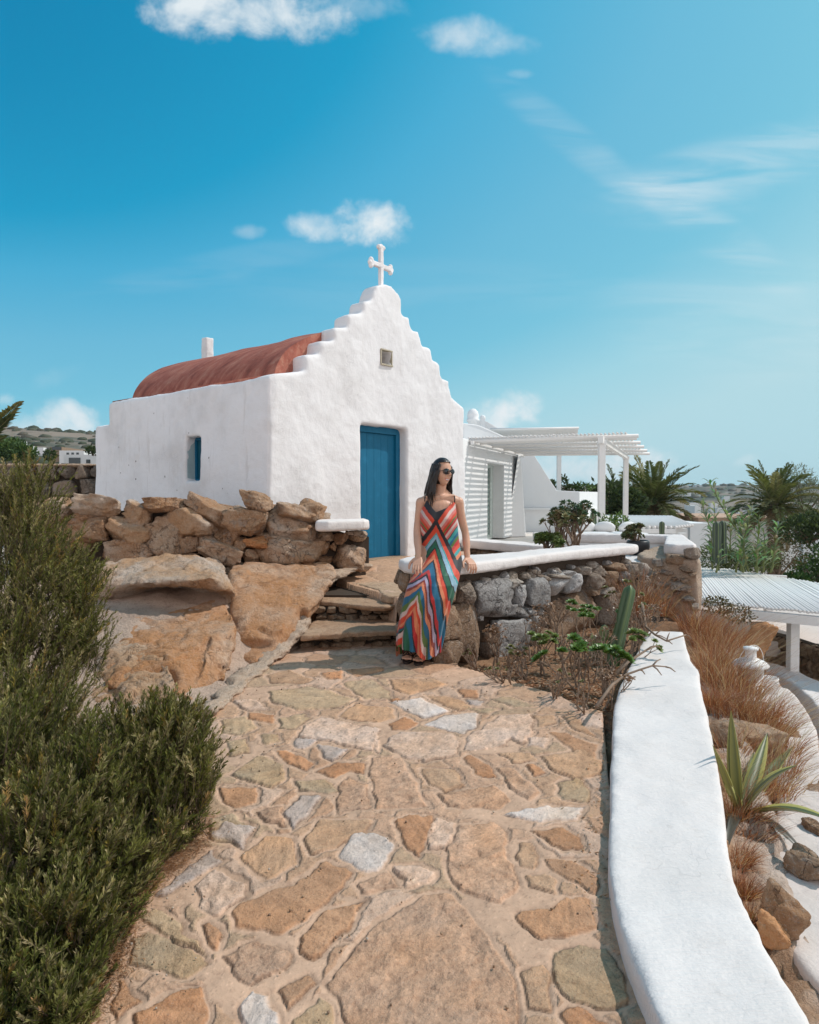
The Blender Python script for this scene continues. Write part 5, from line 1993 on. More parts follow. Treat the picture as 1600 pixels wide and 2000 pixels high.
hr = [(1100, 957, 14, 5, 900), (1130, 955, 20, 6, 850), (1395, 951, 8, 3, 1200), (1365, 952, 14, 4, 1150), (1428, 953, 10, 3, 1150), (1355, 990, 22, 8, 420), (1395, 991, 14, 8, 400),
      (1330, 1000, 24, 5, 330), (1410, 996, 20, 4, 360), (1580, 985, 30, 4, 500), (1560, 990, 20, 4, 420), (1450, 1003, 18, 5, 300), (1190, 980, 14, 5, 500), (1290, 951, 10, 3, 1150), (1478, 998, 16, 4, 350), (1345, 963, 10, 3, 900), (1420, 972, 12, 3, 700)]
for i, (px, py, w, h, d) in enumerate(hr):
    house('hill_house', px, w, py - h, py, d, HR[i], w / F * d * .8, 'white houses scattered across the far valley')

# ---- big slatted roof at the right
can = empty('slatted_canopy', A(1548, 1303, 10.5))
tag(can, 'wide white pole roof on a square post at the right edge', 'canopy')
cl = Vector(can.location)
ZR = -.35
cpoly = [tuple(atz(px, py, ZR).xy) for px, py in [(1340, 1168), (1440, 1182), (1600, 1197), (1760, 1212), (1760, 1165), (1600, 1140), (1532, 1116), (1372, 1110), (1330, 1112)]]
s0, s1 = atz(1387, 1120, ZR), atz(1442, 1181, ZR)
sd = (s1 - s0).xy.normalized()
sn = Vector((-sd.y, sd.x))
mb = MB()
for k in range(-200, 200):
    b0 = s0.xy + sn * k * .047
    r_ = clip_poly(tuple(b0 - sd * 20), tuple(b0 + sd * 20), cpoly)
    if r_:
        a = b0 - sd * 20 + sd * 40 * r_[0]
        b = b0 - sd * 20 + sd * 40 * r_[1]
        if (b - a).length < .2:
            continue
        cut_ = random.random()
        mb.tube([(a.x - cl.x, a.y - cl.y, ZR - cl.z + random.uniform(-.01, .01)), (b.x - cl.x, b.y - cl.y, ZR - cl.z + random.uniform(-.01, .01))], random.uniform(.0225, .0245), 6)
mb.build('slats', M['white_wood'], can, True)
mb = MB()
e0, e1 = atz(1430, 1182, ZR).xy, atz(1760, 1212, ZR).xy
mb.box(((e0.x + e1.x) / 2 - cl.x, (e0.y + e1.y) / 2 + .06 - cl.y, ZR - .12 - cl.z), ((e1 - e0).length, .10, .13), math.atan2((e1 - e0).y, (e1 - e0).x))
mb.build('beam', M['white_wood'], can)
mb = MB()
e0, e1 = atz(1380, 1112, ZR).xy, atz(1532, 1118, ZR).xy
mb.box(((e0.x + e1.x) / 2 - cl.x, (e0.y + e1.y) / 2 - .1 - cl.y, ZR - .12 - cl.z), ((e1 - e0).length, .10, .13), math.atan2((e1 - e0).y, (e1 - e0).x))
mb.build('beam', M['white_wood'], can)
for (px, py, d) in ((1548, 1303, 10.0), (1500, 1200, 14.2)):
    p = A(px, py, d)
    zb = -1.9
    mb = MB()
    mb.box((p.x - cl.x, p.y - cl.y, (ZR - .17 + zb) / 2 - cl.z), (.13, .13, ZR - .17 - zb))
    mb.build('post', M['white_wood'], can, bevel=.006)
# courtyard floor, patio, ring wall and curved bench
mb = MB()
mb.prism([(4.0, 11.9), (12, 10.4), (20, 12), (20, 17), (4.6, 17)], -1.45, -1.2)
tag(mb.build('courtyard', mat_white('pale_courtyard', (.66, .58, .54), coarse=.15)), kind='structure')
M['patio'] = mat_white('shade_grey_patio', (.40, .38, .37), coarse=.3, dirt=.6)  # grey tone paints the shadow lying on the patio floor
mb = MB()
mb.prism([(2.2, .5), (9, .5), (12, 11.0), (3.8, 12.4), (3.0, 8.4)], -1.8, -1.66)
tag(mb.build('patio', M['patio']), kind='structure')
ring_ = empty('retaining_wall', A(1545, 1290, 11.2))
tag(ring_, 'low curved brown stone retaining wall under the slatted roof', 'retaining wall')
ro = Vector(ring_.location)
arc = [A(1478, 1258, 11.9), A(1520, 1265, 11.6), A(1560, 1275, 11.2), A(1600, 1287, 10.7), A(1660, 1305, 10.1), A(1740, 1330, 9.4)]
pr = None
mb = MB()
for p in arc:
    row = [Vector((p.x, p.y, -1.12)) - ro, Vector((p.x + .12, p.y + .35, -1.12)) - ro, Vector((p.x, p.y, -1.75)) - ro, Vector((p.x + .12, p.y + .35, -1.75)) - ro]
    if pr:
        mb.add(pr + row, [(0, 4, 5, 1), (0, 2, 6, 4), (1, 5, 7, 3)])
    pr = row
mb.build('core', M['gap'], ring_)
k = 0
for j in range(len(arc) - 1):
    for f in (0.0, .25, .5, .75):
        p = arc[j].lerp(arc[j + 1], f)
        for r_ in range(3):
            stone('stone', Vector((p.x, p.y, -1.24 - r_ * .2)) - ro, (.13, .07, .11), Matrix.Rotation(k, 3, 'Y'), M['brown_rock'], ring_, 2400 + k, 6)
            k += 1
bench = MB()
bo = [atz(px, py, -1.30) for px, py in [(1480, 1290), (1515, 1296), (1560, 1310), (1600, 1330), (1650, 1362), (1700, 1410)]]
bi = [atz(px, py, -1.30) for px, py in [(1480, 1306), (1512, 1316), (1548, 1334), (1582, 1362), (1606, 1395), (1630, 1450)]]
bn = empty('curved_bench', bo[2])
tag(bn, 'curved white plastered bench around the lower patio', 'bench')
bno = Vector(bn.location)
mb = MB()
mb.prism([(p.x - bno.x, p.y - bno.y) for p in bo] + [(p.x - bno.x, p.y - bno.y) for p in bi[::-1]], -1.75 - bno.z, -1.30 - bno.z)
bb = mb.build('seat', M['white_cap'], bn)
plaster(bb, .035, 5, .012, 3, .002, 61)
# pale rendered ledge that holds the rock garden
lgd = empty('garden_ledge', (3.1, 5.4, -.6))
tag(lgd, 'broad pale rendered ledge curving round the dry rock garden', 'ledge')
lgo = Vector(lgd.location)
lo_ = [atz(px, py, -.50) for px, py in [(1470, 1352), (1520, 1344), (1545, 1352), (1566, 1375), (1590, 1420), (1606, 1480), (1640, 1560), (1760, 1700), (1900, 1950)]]
li_ = [atz(px, py, -.50) for px, py in [(1440, 1380), (1470, 1400), (1485, 1430), (1496, 1460), (1510, 1510), (1522, 1560), (1505, 1640), (1490, 1720), (1500, 1800), (1545, 1880), (1640, 1990)]]
mb = MB()
mb.prism([(p.x - lgo.x, p.y - lgo.y) for p in lo_] + [(p.x - lgo.x, p.y - lgo.y) for p in li_[::-1]], -1.75 - lgo.z, -.46 - lgo.z)
M['pale_render'] = mat_white('pale_pink_render', (.66, .57, .52), coarse=.5, dirt=.5)
lb_ = mb.build('render', M['pale_render'], lgd)
plaster(lb_, .025, 6, .02, 3, .006, 62)
# ================================================================ vegetation
def mat_leaf(name, rough=.55, spec=.3, trans=.25, hue=None):
    m, g, b = new_mat(name, rough, spec)
    a = g.n('ShaderNodeAttribute', attribute_name='Col')
    c = a.outputs['Color']
    g.set(b.inputs['Base Color'], c)
    if trans:
        t = g.n('ShaderNodeBsdfTranslucent')
        g.set(t.inputs[0], g.mix(1.0, c, (1.3, 1.3, .6), 'MULTIPLY'))
        mx = g.n('ShaderNodeMixShader')
        mx.inputs[0].default_value = trans
        g.t.links.new(b.outputs[0], mx.inputs[1])
        g.t.links.new(t.outputs[0], mx.inputs[2])
        out = [n for n in g.t.nodes if n.type == 'OUTPUT_MATERIAL'][0]
        g.t.links.new(mx.outputs[0], out.inputs[0])
    return m


M['leaf'] = mat_leaf('green_leaf', .62, .16)
M['leaf_dry'] = mat_leaf('dry_blade', .7, .15, .3)
M['fleshy'] = mat_leaf('fleshy_leaf', .4, .4, .08)
M['bark'] = mat_plain('grey_brown_bark', (.17, .12, .085), .9, .1, .35, 30, bmp=.6)
M['twig'] = mat_plain('dry_twig', (.26, .185, .135), .9, .1, .3, 30, bmp=.3)

rng = np.random.RandomState(11)


def basis(d):
    d = d / np.linalg.norm(d, axis=-1, keepdims=True)
    h = np.where(np.abs(d[..., 2:3]) < .9, np.array((0, 0, 1.0)), np.array((1.0, 0, 0)))
    u = np.cross(d, h)
    u /= np.linalg.norm(u, axis=-1, keepdims=True)
    v = np.cross(d, u)
    return d, u, v


def blades(base, d, length, width, side, bend=None, nseg=1):
    """diamond leaves. base (N,3), d (N,3) unit, side (N,3) unit; returns V,F(quads)"""
    n = len(base)
    L, Wd = length[:, None], width[:, None]
    tip = base + d * L
    mid = base + d * L * .5
    if bend is not None:
        tip = tip + bend
        mid = mid + bend * .3
    V = np.stack([base, mid - side * Wd * .5, tip, mid + side * Wd * .5], 1).reshape(-1, 3)
    Fc = np.arange(n * 4).reshape(-1, 4)
    return V, Fc


def sprigs(bases, dirs, lens, nleaf, leaf_len, leaf_w, cols, curve=.15, seed=1):
    """needle-leaved twigs (rosemary): returns leaf V,F,C and stem polylines"""
    rs = np.random.RandomState(seed)
    n = len(bases)
    d, u, v = basis(dirs)
    bend = (u * rs.uniform(-1, 1, (n, 1)) + v * rs.uniform(-1, 1, (n, 1))) * curve
    t = rs.uniform(.12, 1.0, (n, nleaf))
    t.sort(axis=1)
    ph = rs.uniform(0, 2 * np.pi, (n, nleaf))
    L = lens[:, None, None]
    pos = bases[:, None, :] + d[:, None, :] * (t[..., None] * L) + bend[:, None, :] * (t[..., None] ** 2) * L
    tang = d[:, None, :] + bend[:, None, :] * 2 * t[..., None]
    tang /= np.linalg.norm(tang, axis=-1, keepdims=True)
    rad = u[:, None, :] * np.cos(ph)[..., None] + v[:, None, :] * np.sin(ph)[..., None]
    ang = np.radians(rs.uniform(28, 62, (n, nleaf)) * (1.15 - .55 * t))
    ld = tang * np.cos(ang)[..., None] + rad * np.sin(ang)[..., None]
    ld /= np.linalg.norm(ld, axis=-1, keepdims=True)
    side = np.cross(ld, tang)
    side /= np.linalg.norm(side, axis=-1, keepdims=True) + 1e-9
    ll = leaf_len * rs.uniform(.7, 1.2, (n, nleaf)) * (1 - .35 * t ** 3)
    lw = leaf_w * rs.uniform(.8, 1.2, (n, nleaf))
    V, Fc = blades(pos.reshape(-1, 3), ld.reshape(-1, 3), ll.ravel(), lw.ravel(), side.reshape(-1, 3))
    c0 = np.array(cols)
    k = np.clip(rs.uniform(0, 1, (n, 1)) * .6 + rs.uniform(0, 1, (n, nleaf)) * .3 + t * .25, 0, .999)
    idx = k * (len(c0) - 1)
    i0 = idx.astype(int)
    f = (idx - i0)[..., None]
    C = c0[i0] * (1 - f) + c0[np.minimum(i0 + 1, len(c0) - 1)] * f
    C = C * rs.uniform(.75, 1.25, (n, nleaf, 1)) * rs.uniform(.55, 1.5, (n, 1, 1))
    C = np.where(rs.uniform(size=(n, 1, 1)) < .07, C * np.array((1.5, 1.12, 1.0)), C)  # a few brighter brownish sprigs paint the warm glints
    C = np.repeat(C.reshape(-1, 3), 4, axis=0)
    ends = bases + d * lens[:, None] + bend * lens[:, None]
    mids = bases + d * lens[:, None] * .5 + bend * lens[:, None] * .25
    return V, Fc, C, (bases, mids, ends)


def stems_mesh(segs, r0, r1):
    """three-sided thin stems through base-mid-end"""
    b, m, e = segs
    n = len(b)
    d, u, v = basis(e - b)
    out = []
    for P, r in ((b, r0), (m, (r0 + r1) / 2), (e, r1)):
        for k in range(3):
            a = 2 * np.pi * k / 3
            out.append(P + (u * math.cos(a) + v * math.sin(a)) * r)
    V = np.stack(out, 1)
    base = (np.arange(n) * 9)[:, None]
    q = []
    for lv in (0, 1):
        for k in range(3):
            q.append(np.concatenate([base + lv * 3 + k, base + lv * 3 + (k + 1) % 3, base + lv * 3 + 3 + (k + 1) % 3, base + lv * 3 + 3 + k], 1))
    return V.reshape(-1, 3), np.stack(q, 1).reshape(-1, 4)


ROSE = [(.026, .032, .010), (.062, .070, .018), (.125, .128, .030), (.185, .172, .058), (.33, .26, .14)]  # palest tones paint the brown-yellow highlights


def rosemary(name, lumps, label, seed, n_per=None, nleaf=64, L=(.20, .36)):
    o = empty(name, (0, 0, 0))
    tag(o, label, 'shrub')
    rs = np.random.RandomState(seed)
    VB, FB, CB_, base_n = [], [], [], 0
    SB = [[], [], []]
    for (c, rad, cnt) in lumps:
        c, rad = np.array(c), np.array(rad)
        w = rs.normal(size=(cnt, 3))
        w /= np.linalg.norm(w, axis=1)[:, None]
        w[:, 2] = np.where(rs.uniform(size=cnt) < .75, np.abs(w[:, 2]), w[:, 2])
        # more of them on the side that shows and on top
        tipr = rs.uniform(.62, 1.06, cnt) ** .7
        tipr = tipr * (1 + .22 * fbm(w * 2.3 + c[None, :] * 3, 3, seed))
        tip = c + w * rad * tipr[:, None]
        dirs = w * rad * .9 / rad.mean() + np.array((.14, -.05, 1.15)) + rs.normal(size=(cnt, 3)) * .22
        dirs /= np.linalg.norm(dirs, axis=1)[:, None]
        ln = rs.uniform(*L, cnt)
        base = tip - dirs * ln[:, None]
        ok = fbm(tip * 5.0, 2, seed + 7) > -.30
        base, dirs, ln = base[ok], dirs[ok], ln[ok]
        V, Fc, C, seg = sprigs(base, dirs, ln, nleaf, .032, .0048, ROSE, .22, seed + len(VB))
        # sprigs are darker at the base; lighter tips and brown tones paint highlights
        VB.append(V)
        FB.append(Fc + base_n)
        CB_.append(C)
        base_n += len(V)
        for k in range(3):
            SB[k].append(seg[k])
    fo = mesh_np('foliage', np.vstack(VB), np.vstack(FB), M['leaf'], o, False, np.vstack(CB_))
    SV, SF = stems_mesh([np.vstack(x) for x in SB], .0022, .001)
    mesh_np('twigs', SV, SF, M['bark'], o, False)
    return o


def lump(px, py, d, rx, ry, rz, cnt):
    p = at(px, py, d)
    return ((p.x, p.y, p.z), (rx, ry, rz), cnt)


LA = [lump(20, 1100, 3.9, .50, .45, .42, 330), lump(60, 985, 4.1, .20, .3, .34, 130), lump(-40, 1000, 4.1, .34, .4, .36, 170), lump(100, 1150, 3.9, .28, .4, .34, 240), lump(165, 1135, 3.95, .14, .3, .16, 75),
      lump(30, 1290, 3.6, .42, .45, .40, 340), lump(150, 1215, 3.8, .16, .3, .16, 90), lump(60, 1370, 3.3, .28, .4, .30, 220), lump(185, 1240, 3.75, .12, .2, .10, 22), lump(-60, 1250, 3.5, .4, .4, .5, 230),
      lump(-80, 1480, 3.0, .4, .4, .5, 260), lump(40, 1460, 3.0, .40, .35, .34, 330)]
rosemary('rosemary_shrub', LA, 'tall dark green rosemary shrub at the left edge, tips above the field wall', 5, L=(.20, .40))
LB = [lump(330, 1465, 2.95, .22, .3, .26, 420), lump(385, 1540, 2.8, .085, .2, .20, 130), lump(230, 1500, 2.85, .28, .3, .28, 420), lump(290, 1600, 2.65, .20, .25, .20, 340), lump(140, 1560, 2.6, .30, .3, .30, 420),
      lump(180, 1700, 2.4, .26, .28, .24, 420), lump(50, 1650, 2.35, .30, .3, .30, 380), lump(90, 1820, 2.1, .23, .25, .23, 400), lump(160, 1850, 2.05, .10, .2, .15, 150), lump(-30, 1820, 2.1, .22, .25, .28, 260), lump(40, 1960, 1.9, .20, .22, .20, 360), lump(120, 1960, 1.85, .10, .15, .10, 130),
      lump(-40, 1500, 2.6, .3, .3, .3, 200), lump(-60, 2060, 1.75, .2, .2, .2, 100)]
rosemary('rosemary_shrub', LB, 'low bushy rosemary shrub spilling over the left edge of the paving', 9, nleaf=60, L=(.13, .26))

# fallen needles at the edge of the paving
def litter(name, pts_px, n, zfun, col, size, label, seed, spread=.06):
    rs = np.random.RandomState(seed)
    P = [zfun(px, py) for px, py in pts_px]
    P = np.array(P)
    idx = rs.randint(0, len(P) - 1, n)
    f = rs.uniform(0, 1, n)[:, None]
    b = P[idx] * (1 - f) + P[idx + 1] * f + rs.normal(size=(n, 3)) * np.array((spread, spread, .002))
    b[:, 2] = b[:, 2] + rs.uniform(.002, .02, n)
    a = rs.uniform(0, 2 * np.pi, n)
    d = np.c_[np.cos(a), np.sin(a), rs.uniform(-.15, .25, n)]
    side = np.c_[-np.sin(a), np.cos(a), np.zeros(n)]
    V, Fc = blades(b, d, rs.uniform(.6, 1.3, n) * size[0], rs.uniform(.7, 1.3, n) * size[1], side)
    C = np.array(col)[rs.randint(0, len(col), n)] * rs.uniform(.7, 1.3, (n, 1))
    o = mesh_np(name, V, Fc, M['leaf_dry'], None, False, np.repeat(C, 4, 0))
    tag(o, label, 'leaf litter', kind='stuff')
    return o


def on_path(px, py):
    x, y = gpt(px, py)
    return (x, y, float(gz(y)))


litter('fallen_needles', [(170, 2000), (215, 1900), (235, 1830), (262, 1760), (300, 1715), (345, 1685), (385, 1650), (400, 1600)], 5200, on_path, [(.26, .13, .06), (.36, .19, .10), (.20, .10, .05), (.42, .27, .17)],
       (.022, .0022), 'reddish fallen needles between rosemary and paving', 3, .035)


rs = np.random.RandomState(77)
n = 300
gy = 1.5 + 4.2 * rs.uniform(0, 1, n) ** 1.3
gx = path_left(gy) + (BED_EDGE(gy) - path_left(gy)) * np.where(rs.uniform(size=n) < .5, rs.beta(.6, 3, n), rs.uniform(0, 1, n))
cV, cF = cube_sphere(2)
V = cV[None] * (rs.uniform(.002, .0048, n))[:, None, None] * (1 + rs.uniform(-.25, .25, (n, len(cV), 1))) + np.c_[gx, gy, gz(gy) + .010][:, None, :]
o = mesh_np('loose_grit', V.reshape(-1, 3), (cF[None] + (np.arange(n) * len(cV))[:, None, None]).reshape(-1, 4), M['leaf_dry'], None, True,
            np.repeat(np.array([(.30, .19, .12), (.55, .45, .38), (.30, .2, .14), (.45, .30, .2)])[rs.randint(0, 4, n)], len(cV), 0))
tag(o, 'loose grit and small pebbles on the paving', 'grit', kind='stuff')
litter('scattered_leaves', [(1180, 1460), (1172, 1520), (1168, 1600), (1170, 1700), (1185, 1780), (1100, 1420), (900, 1340), (760, 1330), (560, 1320)], 160, on_path, [(.34, .17, .08), (.24, .13, .07), (.44, .3, .18)], (.022, .008), 'few dry leaves blown along the edge of the paving', 13, .05)


# ---- dry grass
def grass(name, spots, label, seed, cols, kind='stuff', cat='grass', width=.0022, lean=(-.1, 0, 0), parent=None, nseg=4):
    """spots: (x, y, z, radius, count, height)"""
    rs = np.random.RandomState(seed)
    VV, FF, CC, nb = [], [], [], 0
    for (x, y, z, r, cnt, h) in spots:
        a = rs.uniform(0, 2 * np.pi, cnt)
        q = np.sqrt(rs.uniform(0, 1, cnt)) * r
        b = np.c_[x + q * np.cos(a), y + q * np.sin(a), np.full(cnt, z)]
        out = np.c_[np.cos(a), np.sin(a), np.zeros(cnt)] * (q / max(r, 1e-6))[:, None] * .35
        d0 = np.array((0, 0, 1.0)) + out + rs.normal(size=(cnt, 3)) * .16
        d0 /= np.linalg.norm(d0, axis=1)[:, None]
        droop = (out * .9 + np.array(lean) + rs.normal(size=(cnt, 3)) * np.array((.3, .3, .05)) + np.array((0, 0, -.25)))
        L = h * rs.uniform(.45, 1.15, cnt)
        d, u, v = basis(d0)
        ph = rs.uniform(0, np.pi, cnt)[:, None]
        side = u * np.cos(ph) + v * np.sin(ph)
        pts = []
        for k in range(nseg + 1):
            t = k / nseg
            c = b + d0 * (L * t)[:, None] + droop * (L * t * t * .8)[:, None]
            w = width * (1 - t * .85) * rs.uniform(.8, 1.2, cnt)
            pts.append(c - side * w[:, None])
            pts.append(c + side * w[:, None])
        V = np.stack(pts, 1).reshape(-1, 3)
        base = (np.arange(cnt) * (2 * (nseg + 1)))[:, None]
        q4 = np.stack([np.concatenate([base + 2 * k, base + 2 * k + 1, base + 2 * k + 3, base + 2 * k + 2], 1) for k in range(nseg)], 1).reshape(-1, 4)
        C = np.array(cols)[rs.randint(0, len(cols), cnt)] * rs.uniform(.7, 1.25, (cnt, 1))
        VV.append(V)
        FF.append(q4 + nb)
        CC.append(np.repeat(C, 2 * (nseg + 1), 0))
        nb += len(V)
    o = mesh_np(name, np.vstack(VV), np.vstack(FF), M['leaf_dry'], parent, False, np.vstack(CC))
    if parent is None:
        tag(o, label, cat, kind=kind)
    return o


DRY = [(.34, .135, .08), (.42, .19, .12), (.22, .09, .055), (.58, .40, .29), (.37, .155, .09)]


def zs(px, py, z):
    p = atz(px, py, z)
    return (p.x, p.y, z)


sp_ = []
rs_ = random.Random(4)
for (px, py, z, r, c, h) in [(1378, 1235, -.10, .14, 200, .42), (1395, 1262, -.14, .20, 300, .45), (1420, 1290, -.18, .16, 240, .34), (1440, 1255, -.2, .16, 160, .36), (1405, 1330, -.22, .18, 260, .40), (1440, 1350, -.26, .2, 280, .36), (1480, 1330, -.34, .10, 60, .16),
                             (1420, 1390, -.28, .16, 220, .28), (1465, 1400, -.32, .18, 300, .34), (1500, 1420, -.36, .16, 260, .30), (1520, 1460, -.40, .14, 150, .26), (1480, 1440, -.36, .12, 120, .26), (1436, 1460, -.30, .10, 90, .2),
                             (1450, 1540, -.38, .12, 170, .24), (1500, 1540, -.42, .14, 190, .24), (1530, 1500, -.42, .1, 90, .26), (1440, 1600, -.40, .09, 260, .24), (1460, 1630, -.42, .10, 220, .16), (1440, 1680, -.42, .06, 260, .14), (1452, 1740, -.43, .05, 220, .12), (1470, 1790, -.44, .04, 130, .10),
                             (1385, 1300, -.16, .10, 160, .3), (1395, 1370, -.2, .08, 130, .2), (1350, 1225, -.02, .12, 140, .36)]:
    x, y, z = zs(px, py, z)
    sp_.append((x, y, z - .03, r, int(c * 1.5), h * 1.0))
grass('dry_grass', sp_, 'reddish dry grass on the bank right of the white wall', 21, DRY, lean=(.12, -.1, 0), width=.0020)
ar_ = []
for (px, py, z) in [(1400, 1260, -.15), (1430, 1300, -.2), (1440, 1350, -.25), (1470, 1390, -.3), (1500, 1420, -.35), (1500, 1470, -.4), (1510, 1530, -.4), (1460, 1560, -.4), (1405, 1320, -.2)]:
    q_ = zs(px, py, z)
    ar_.append((q_[0], q_[1], q_[2] - .03, .16, 55, .62))
grass('dry_grass_stalks', ar_, 'long pale arching grass stalks leaning over the ledge', 29, [(.50, .36, .25), (.38, .24, .15), (.62, .50, .38), (.26, .15, .10)], lean=(.5, -.2, .05), width=.0013, nseg=6)
x, y, z = zs(1262, 1212, .05)
grass('dry_grass_tuft', [(x, y + .2, z, .12, 330, .62), (x + .25, y + .3, z, .12, 160, .4)], 'upright tuft of rusty dry grass before the stone pier', 22, DRY, 'thing', 'grass tuft', lean=(.05, 0, .1), width=.0022)
# litter in the bed
def on_soil(px, py):
    p = atz(px, py, .0)
    return (p.x, p.y, float(bed_h(np.array([(p.x, p.y)]))[0][0]))


litter('dry_leaf_litter', [(910, 1300), (980, 1310), (1040, 1325), (1100, 1340), (1160, 1365), (1170, 1330), (1090, 1300), (1000, 1290), (1100, 1270), (1180, 1310), (1200, 1260), (1220, 1210), (1150, 1240)],
       5200, on_soil, [(.34, .15, .07), (.46, .26, .15), (.24, .11, .06), (.5, .36, .25)], (.035, .013), 'brown fallen leaves on the planting bed', 31, .10)


# ---- agave
def agave():
    o = empty('agave', (0, 0, 0))
    b = A(1446, 1592, 3.6)
    o.location = b
    tag(o, 'spiky agave with yellow-edged leaves rising beside the white wall', 'agave')
    tips = [((1430, 1410), 3.05, .030, 0), ((1398, 1470), 3.0, .018, 0), ((1494, 1446), 3.6, .042, .0), ((1545, 1515), 3.15, .034, .03), ((1612, 1612), 2.85, .034, .02), ((1540, 1470), 3.9, .03, .0),
            ((1570, 1662), 2.95, .020, -.04), ((1585, 1690), 3.0, .022, -.05), ((1550, 1706), 2.9, .018, -.05), ((1470, 1480), 3.7, .03, .0), ((1420, 1650), 2.9, .02, -.03)]
    for i, ((px, py), d, w, sag) in enumerate(tips):
        t = A(px, py, d * 1.11) - b
        mb = MB()
        n = 12
        t = t * 1.12
        w *= 1.15
        side = t.cross(Vector((0, 0, 1)))
        if side.length < .05:
            side = Vector((1, 0, 0))
        side.normalize()
        if i in (0, 1, 2, 9):
            side = Vector((1, .25, 0)).normalized()
        nn = side.cross(t).normalized()
        if nn.z < 0 and abs(nn.z) > .2:
            nn = -nn
        if nn.y > 0 and abs(nn.z) <= .2:
            nn = -nn
        rows = []
        for k in range(n + 1):
            f = k / n
            c = t * f + Vector((0, 0, 1)) * (math.sin(f * math.pi) * (.05 if py > 1500 else .01) + sag * f * f)
            ww = w * (.75 + .8 * math.sin(min(1, f * 1.6) * math.pi * .5)) * (1 - f ** 2.2) + .0006
            th = .010 * (1 - f) + .0008
            g_ = i >= 6 and i < 9
            rows.append([c - side * ww + nn * ww * .42, c - side * ww * .8 + nn * ww * .28, c, c + side * ww * .8 + nn * ww * .28, c + side * ww + nn * ww * .42, c - nn * th])
        vs = [v for r_ in rows for v in r_]
        fs = []
        for k in range(n):
            for j in range(6):
                a, c_ = k * 6 + j, k * 6 + (j + 1) % 6
                fs.append((a, c_, c_ + 6, a + 6))
        mb.add(vs, fs)
        cols = []
        for k in range(n + 1):
            f = k / n
            yel = (.46, .42, .12)
            gr = (.11, .125, .045) if i not in (6, 7, 8, 10) else (.07, .065, .05)
            if i in (1,):
                gr = (.20, .19, .07)
            cols += [yel if i not in (6, 7, 8, 10) else gr, gr, gr, gr, yel if i not in (6, 7, 8, 10) else gr, gr]
        mb.c = cols
        mb.build('leaf', M['fleshy'], o, True, color=True)
    return o


agave()


# ---- branching succulents in the bed (thin brown stems, rosettes at the tips)
def rosette(mb, c, r, n=14, col=(.09, .20, .035), tilt=None, seed=0):
    rs = random.Random(seed)
    nrm = Vector((rs.uniform(-.3, .3), rs.uniform(-.5, .1), 1)).normalized() if tilt is None else tilt
    u = nrm.orthogonal().normalized()
    v = nrm.cross(u)
    for k in range(n):
        a = k * 2.4
        f = (k + 1) / n
        el = math.radians(75 - 60 * f)
        d = (u * math.cos(a) + v * math.sin(a)) * math.cos(el) + nrm * math.sin(el)
        L = r * (.45 + .6 * f)
        s_ = d.cross(nrm)
        s_ = s_.normalized() if s_.length > 1e-3 else u
        w = L * .34
        q = rs.uniform(.75, 1.2)
        mb.cur = tuple(min(1, x * q) for x in col)
        m_ = c + d * L * .62 + nrm * .0
        t_ = c + d * L
        mb.add([c, m_ - s_ * w, t_ + nrm * L * .06, m_ + s_ * w], [(0, 1, 2, 3)])


def branching(mb, p, d, L, r, depth, tips, rs, spread=.7, kmin=2, kmax=3, up=.25):
    n = 4
    pts = [p]
    q = p.copy()
    dd = d.copy()
    for k in range(n):
        dd = (dd + Vector((rs.uniform(-.22, .22), rs.uniform(-.22, .22), rs.uniform(-.12, .2)))).normalized()
        q = q + dd * L / n
        pts.append(q.copy())
    mb.tube(pts, [r * (1 - .35 * k / n) for k in range(n + 1)], 5)
    if depth == 0:
        tips.append((q, dd))
        return
    for k in range(rs.randint(kmin, kmax)):
        nd = (dd + Vector((rs.uniform(-1, 1), rs.uniform(-1, 1), rs.uniform(-.3, .8) + up)) * spread).normalized()
        branching(mb, q, nd, L * rs.uniform(.6, .85), r * .62, depth - 1, tips, rs, spread, kmin, kmax, up)


def succulent(name, base, h, label, seed, col=(.09, .20, .035), rr=.03, depth=2, lean=(0, 0, 1), bare=.25, cat='succulent', stems=3, group=None, rn=24, spread=.7):
    o = empty(name, base)
    tag(o, label, cat, group)
    rs = random.Random(seed)
    mb = MB()
    tips = []
    for k in range(stems):
        d = (Vector(lean) + Vector((rs.uniform(-.45, .45), rs.uniform(-.45, .45), 0))).normalized()
        branching(mb, Vector((rs.uniform(-.04, .04), rs.uniform(-.04, .04), -.03)), d, h * .45, .009, depth, tips, rs, spread)
    mb.build('stem', M['twig'], o, True)
    ml = MB()
    for i, (p, d) in enumerate(tips):
        if rs.random() < bare:
            continue
        rosette(ml, p, rr * rs.uniform(1.0, 1.5), rn, col, (d + Vector((0, -.2, .6))).normalized(), i)
        if rs.random() < .5:
            rosette(ml, p + Vector((rs.uniform(-.02, .02), rs.uniform(-.02, .02), .012)), rr * .8, rn, col, None, i + 50)
    if ml.v:
        ml.build('foliage', M['fleshy'], o, False, color=True)
    return o


def soil_at(px, py):
    p = atz(px, py, 0.0)
    z = float(bed_h(np.array([(p.x, p.y)]))[0][0])
    return Vector((p.x, p.y, z))


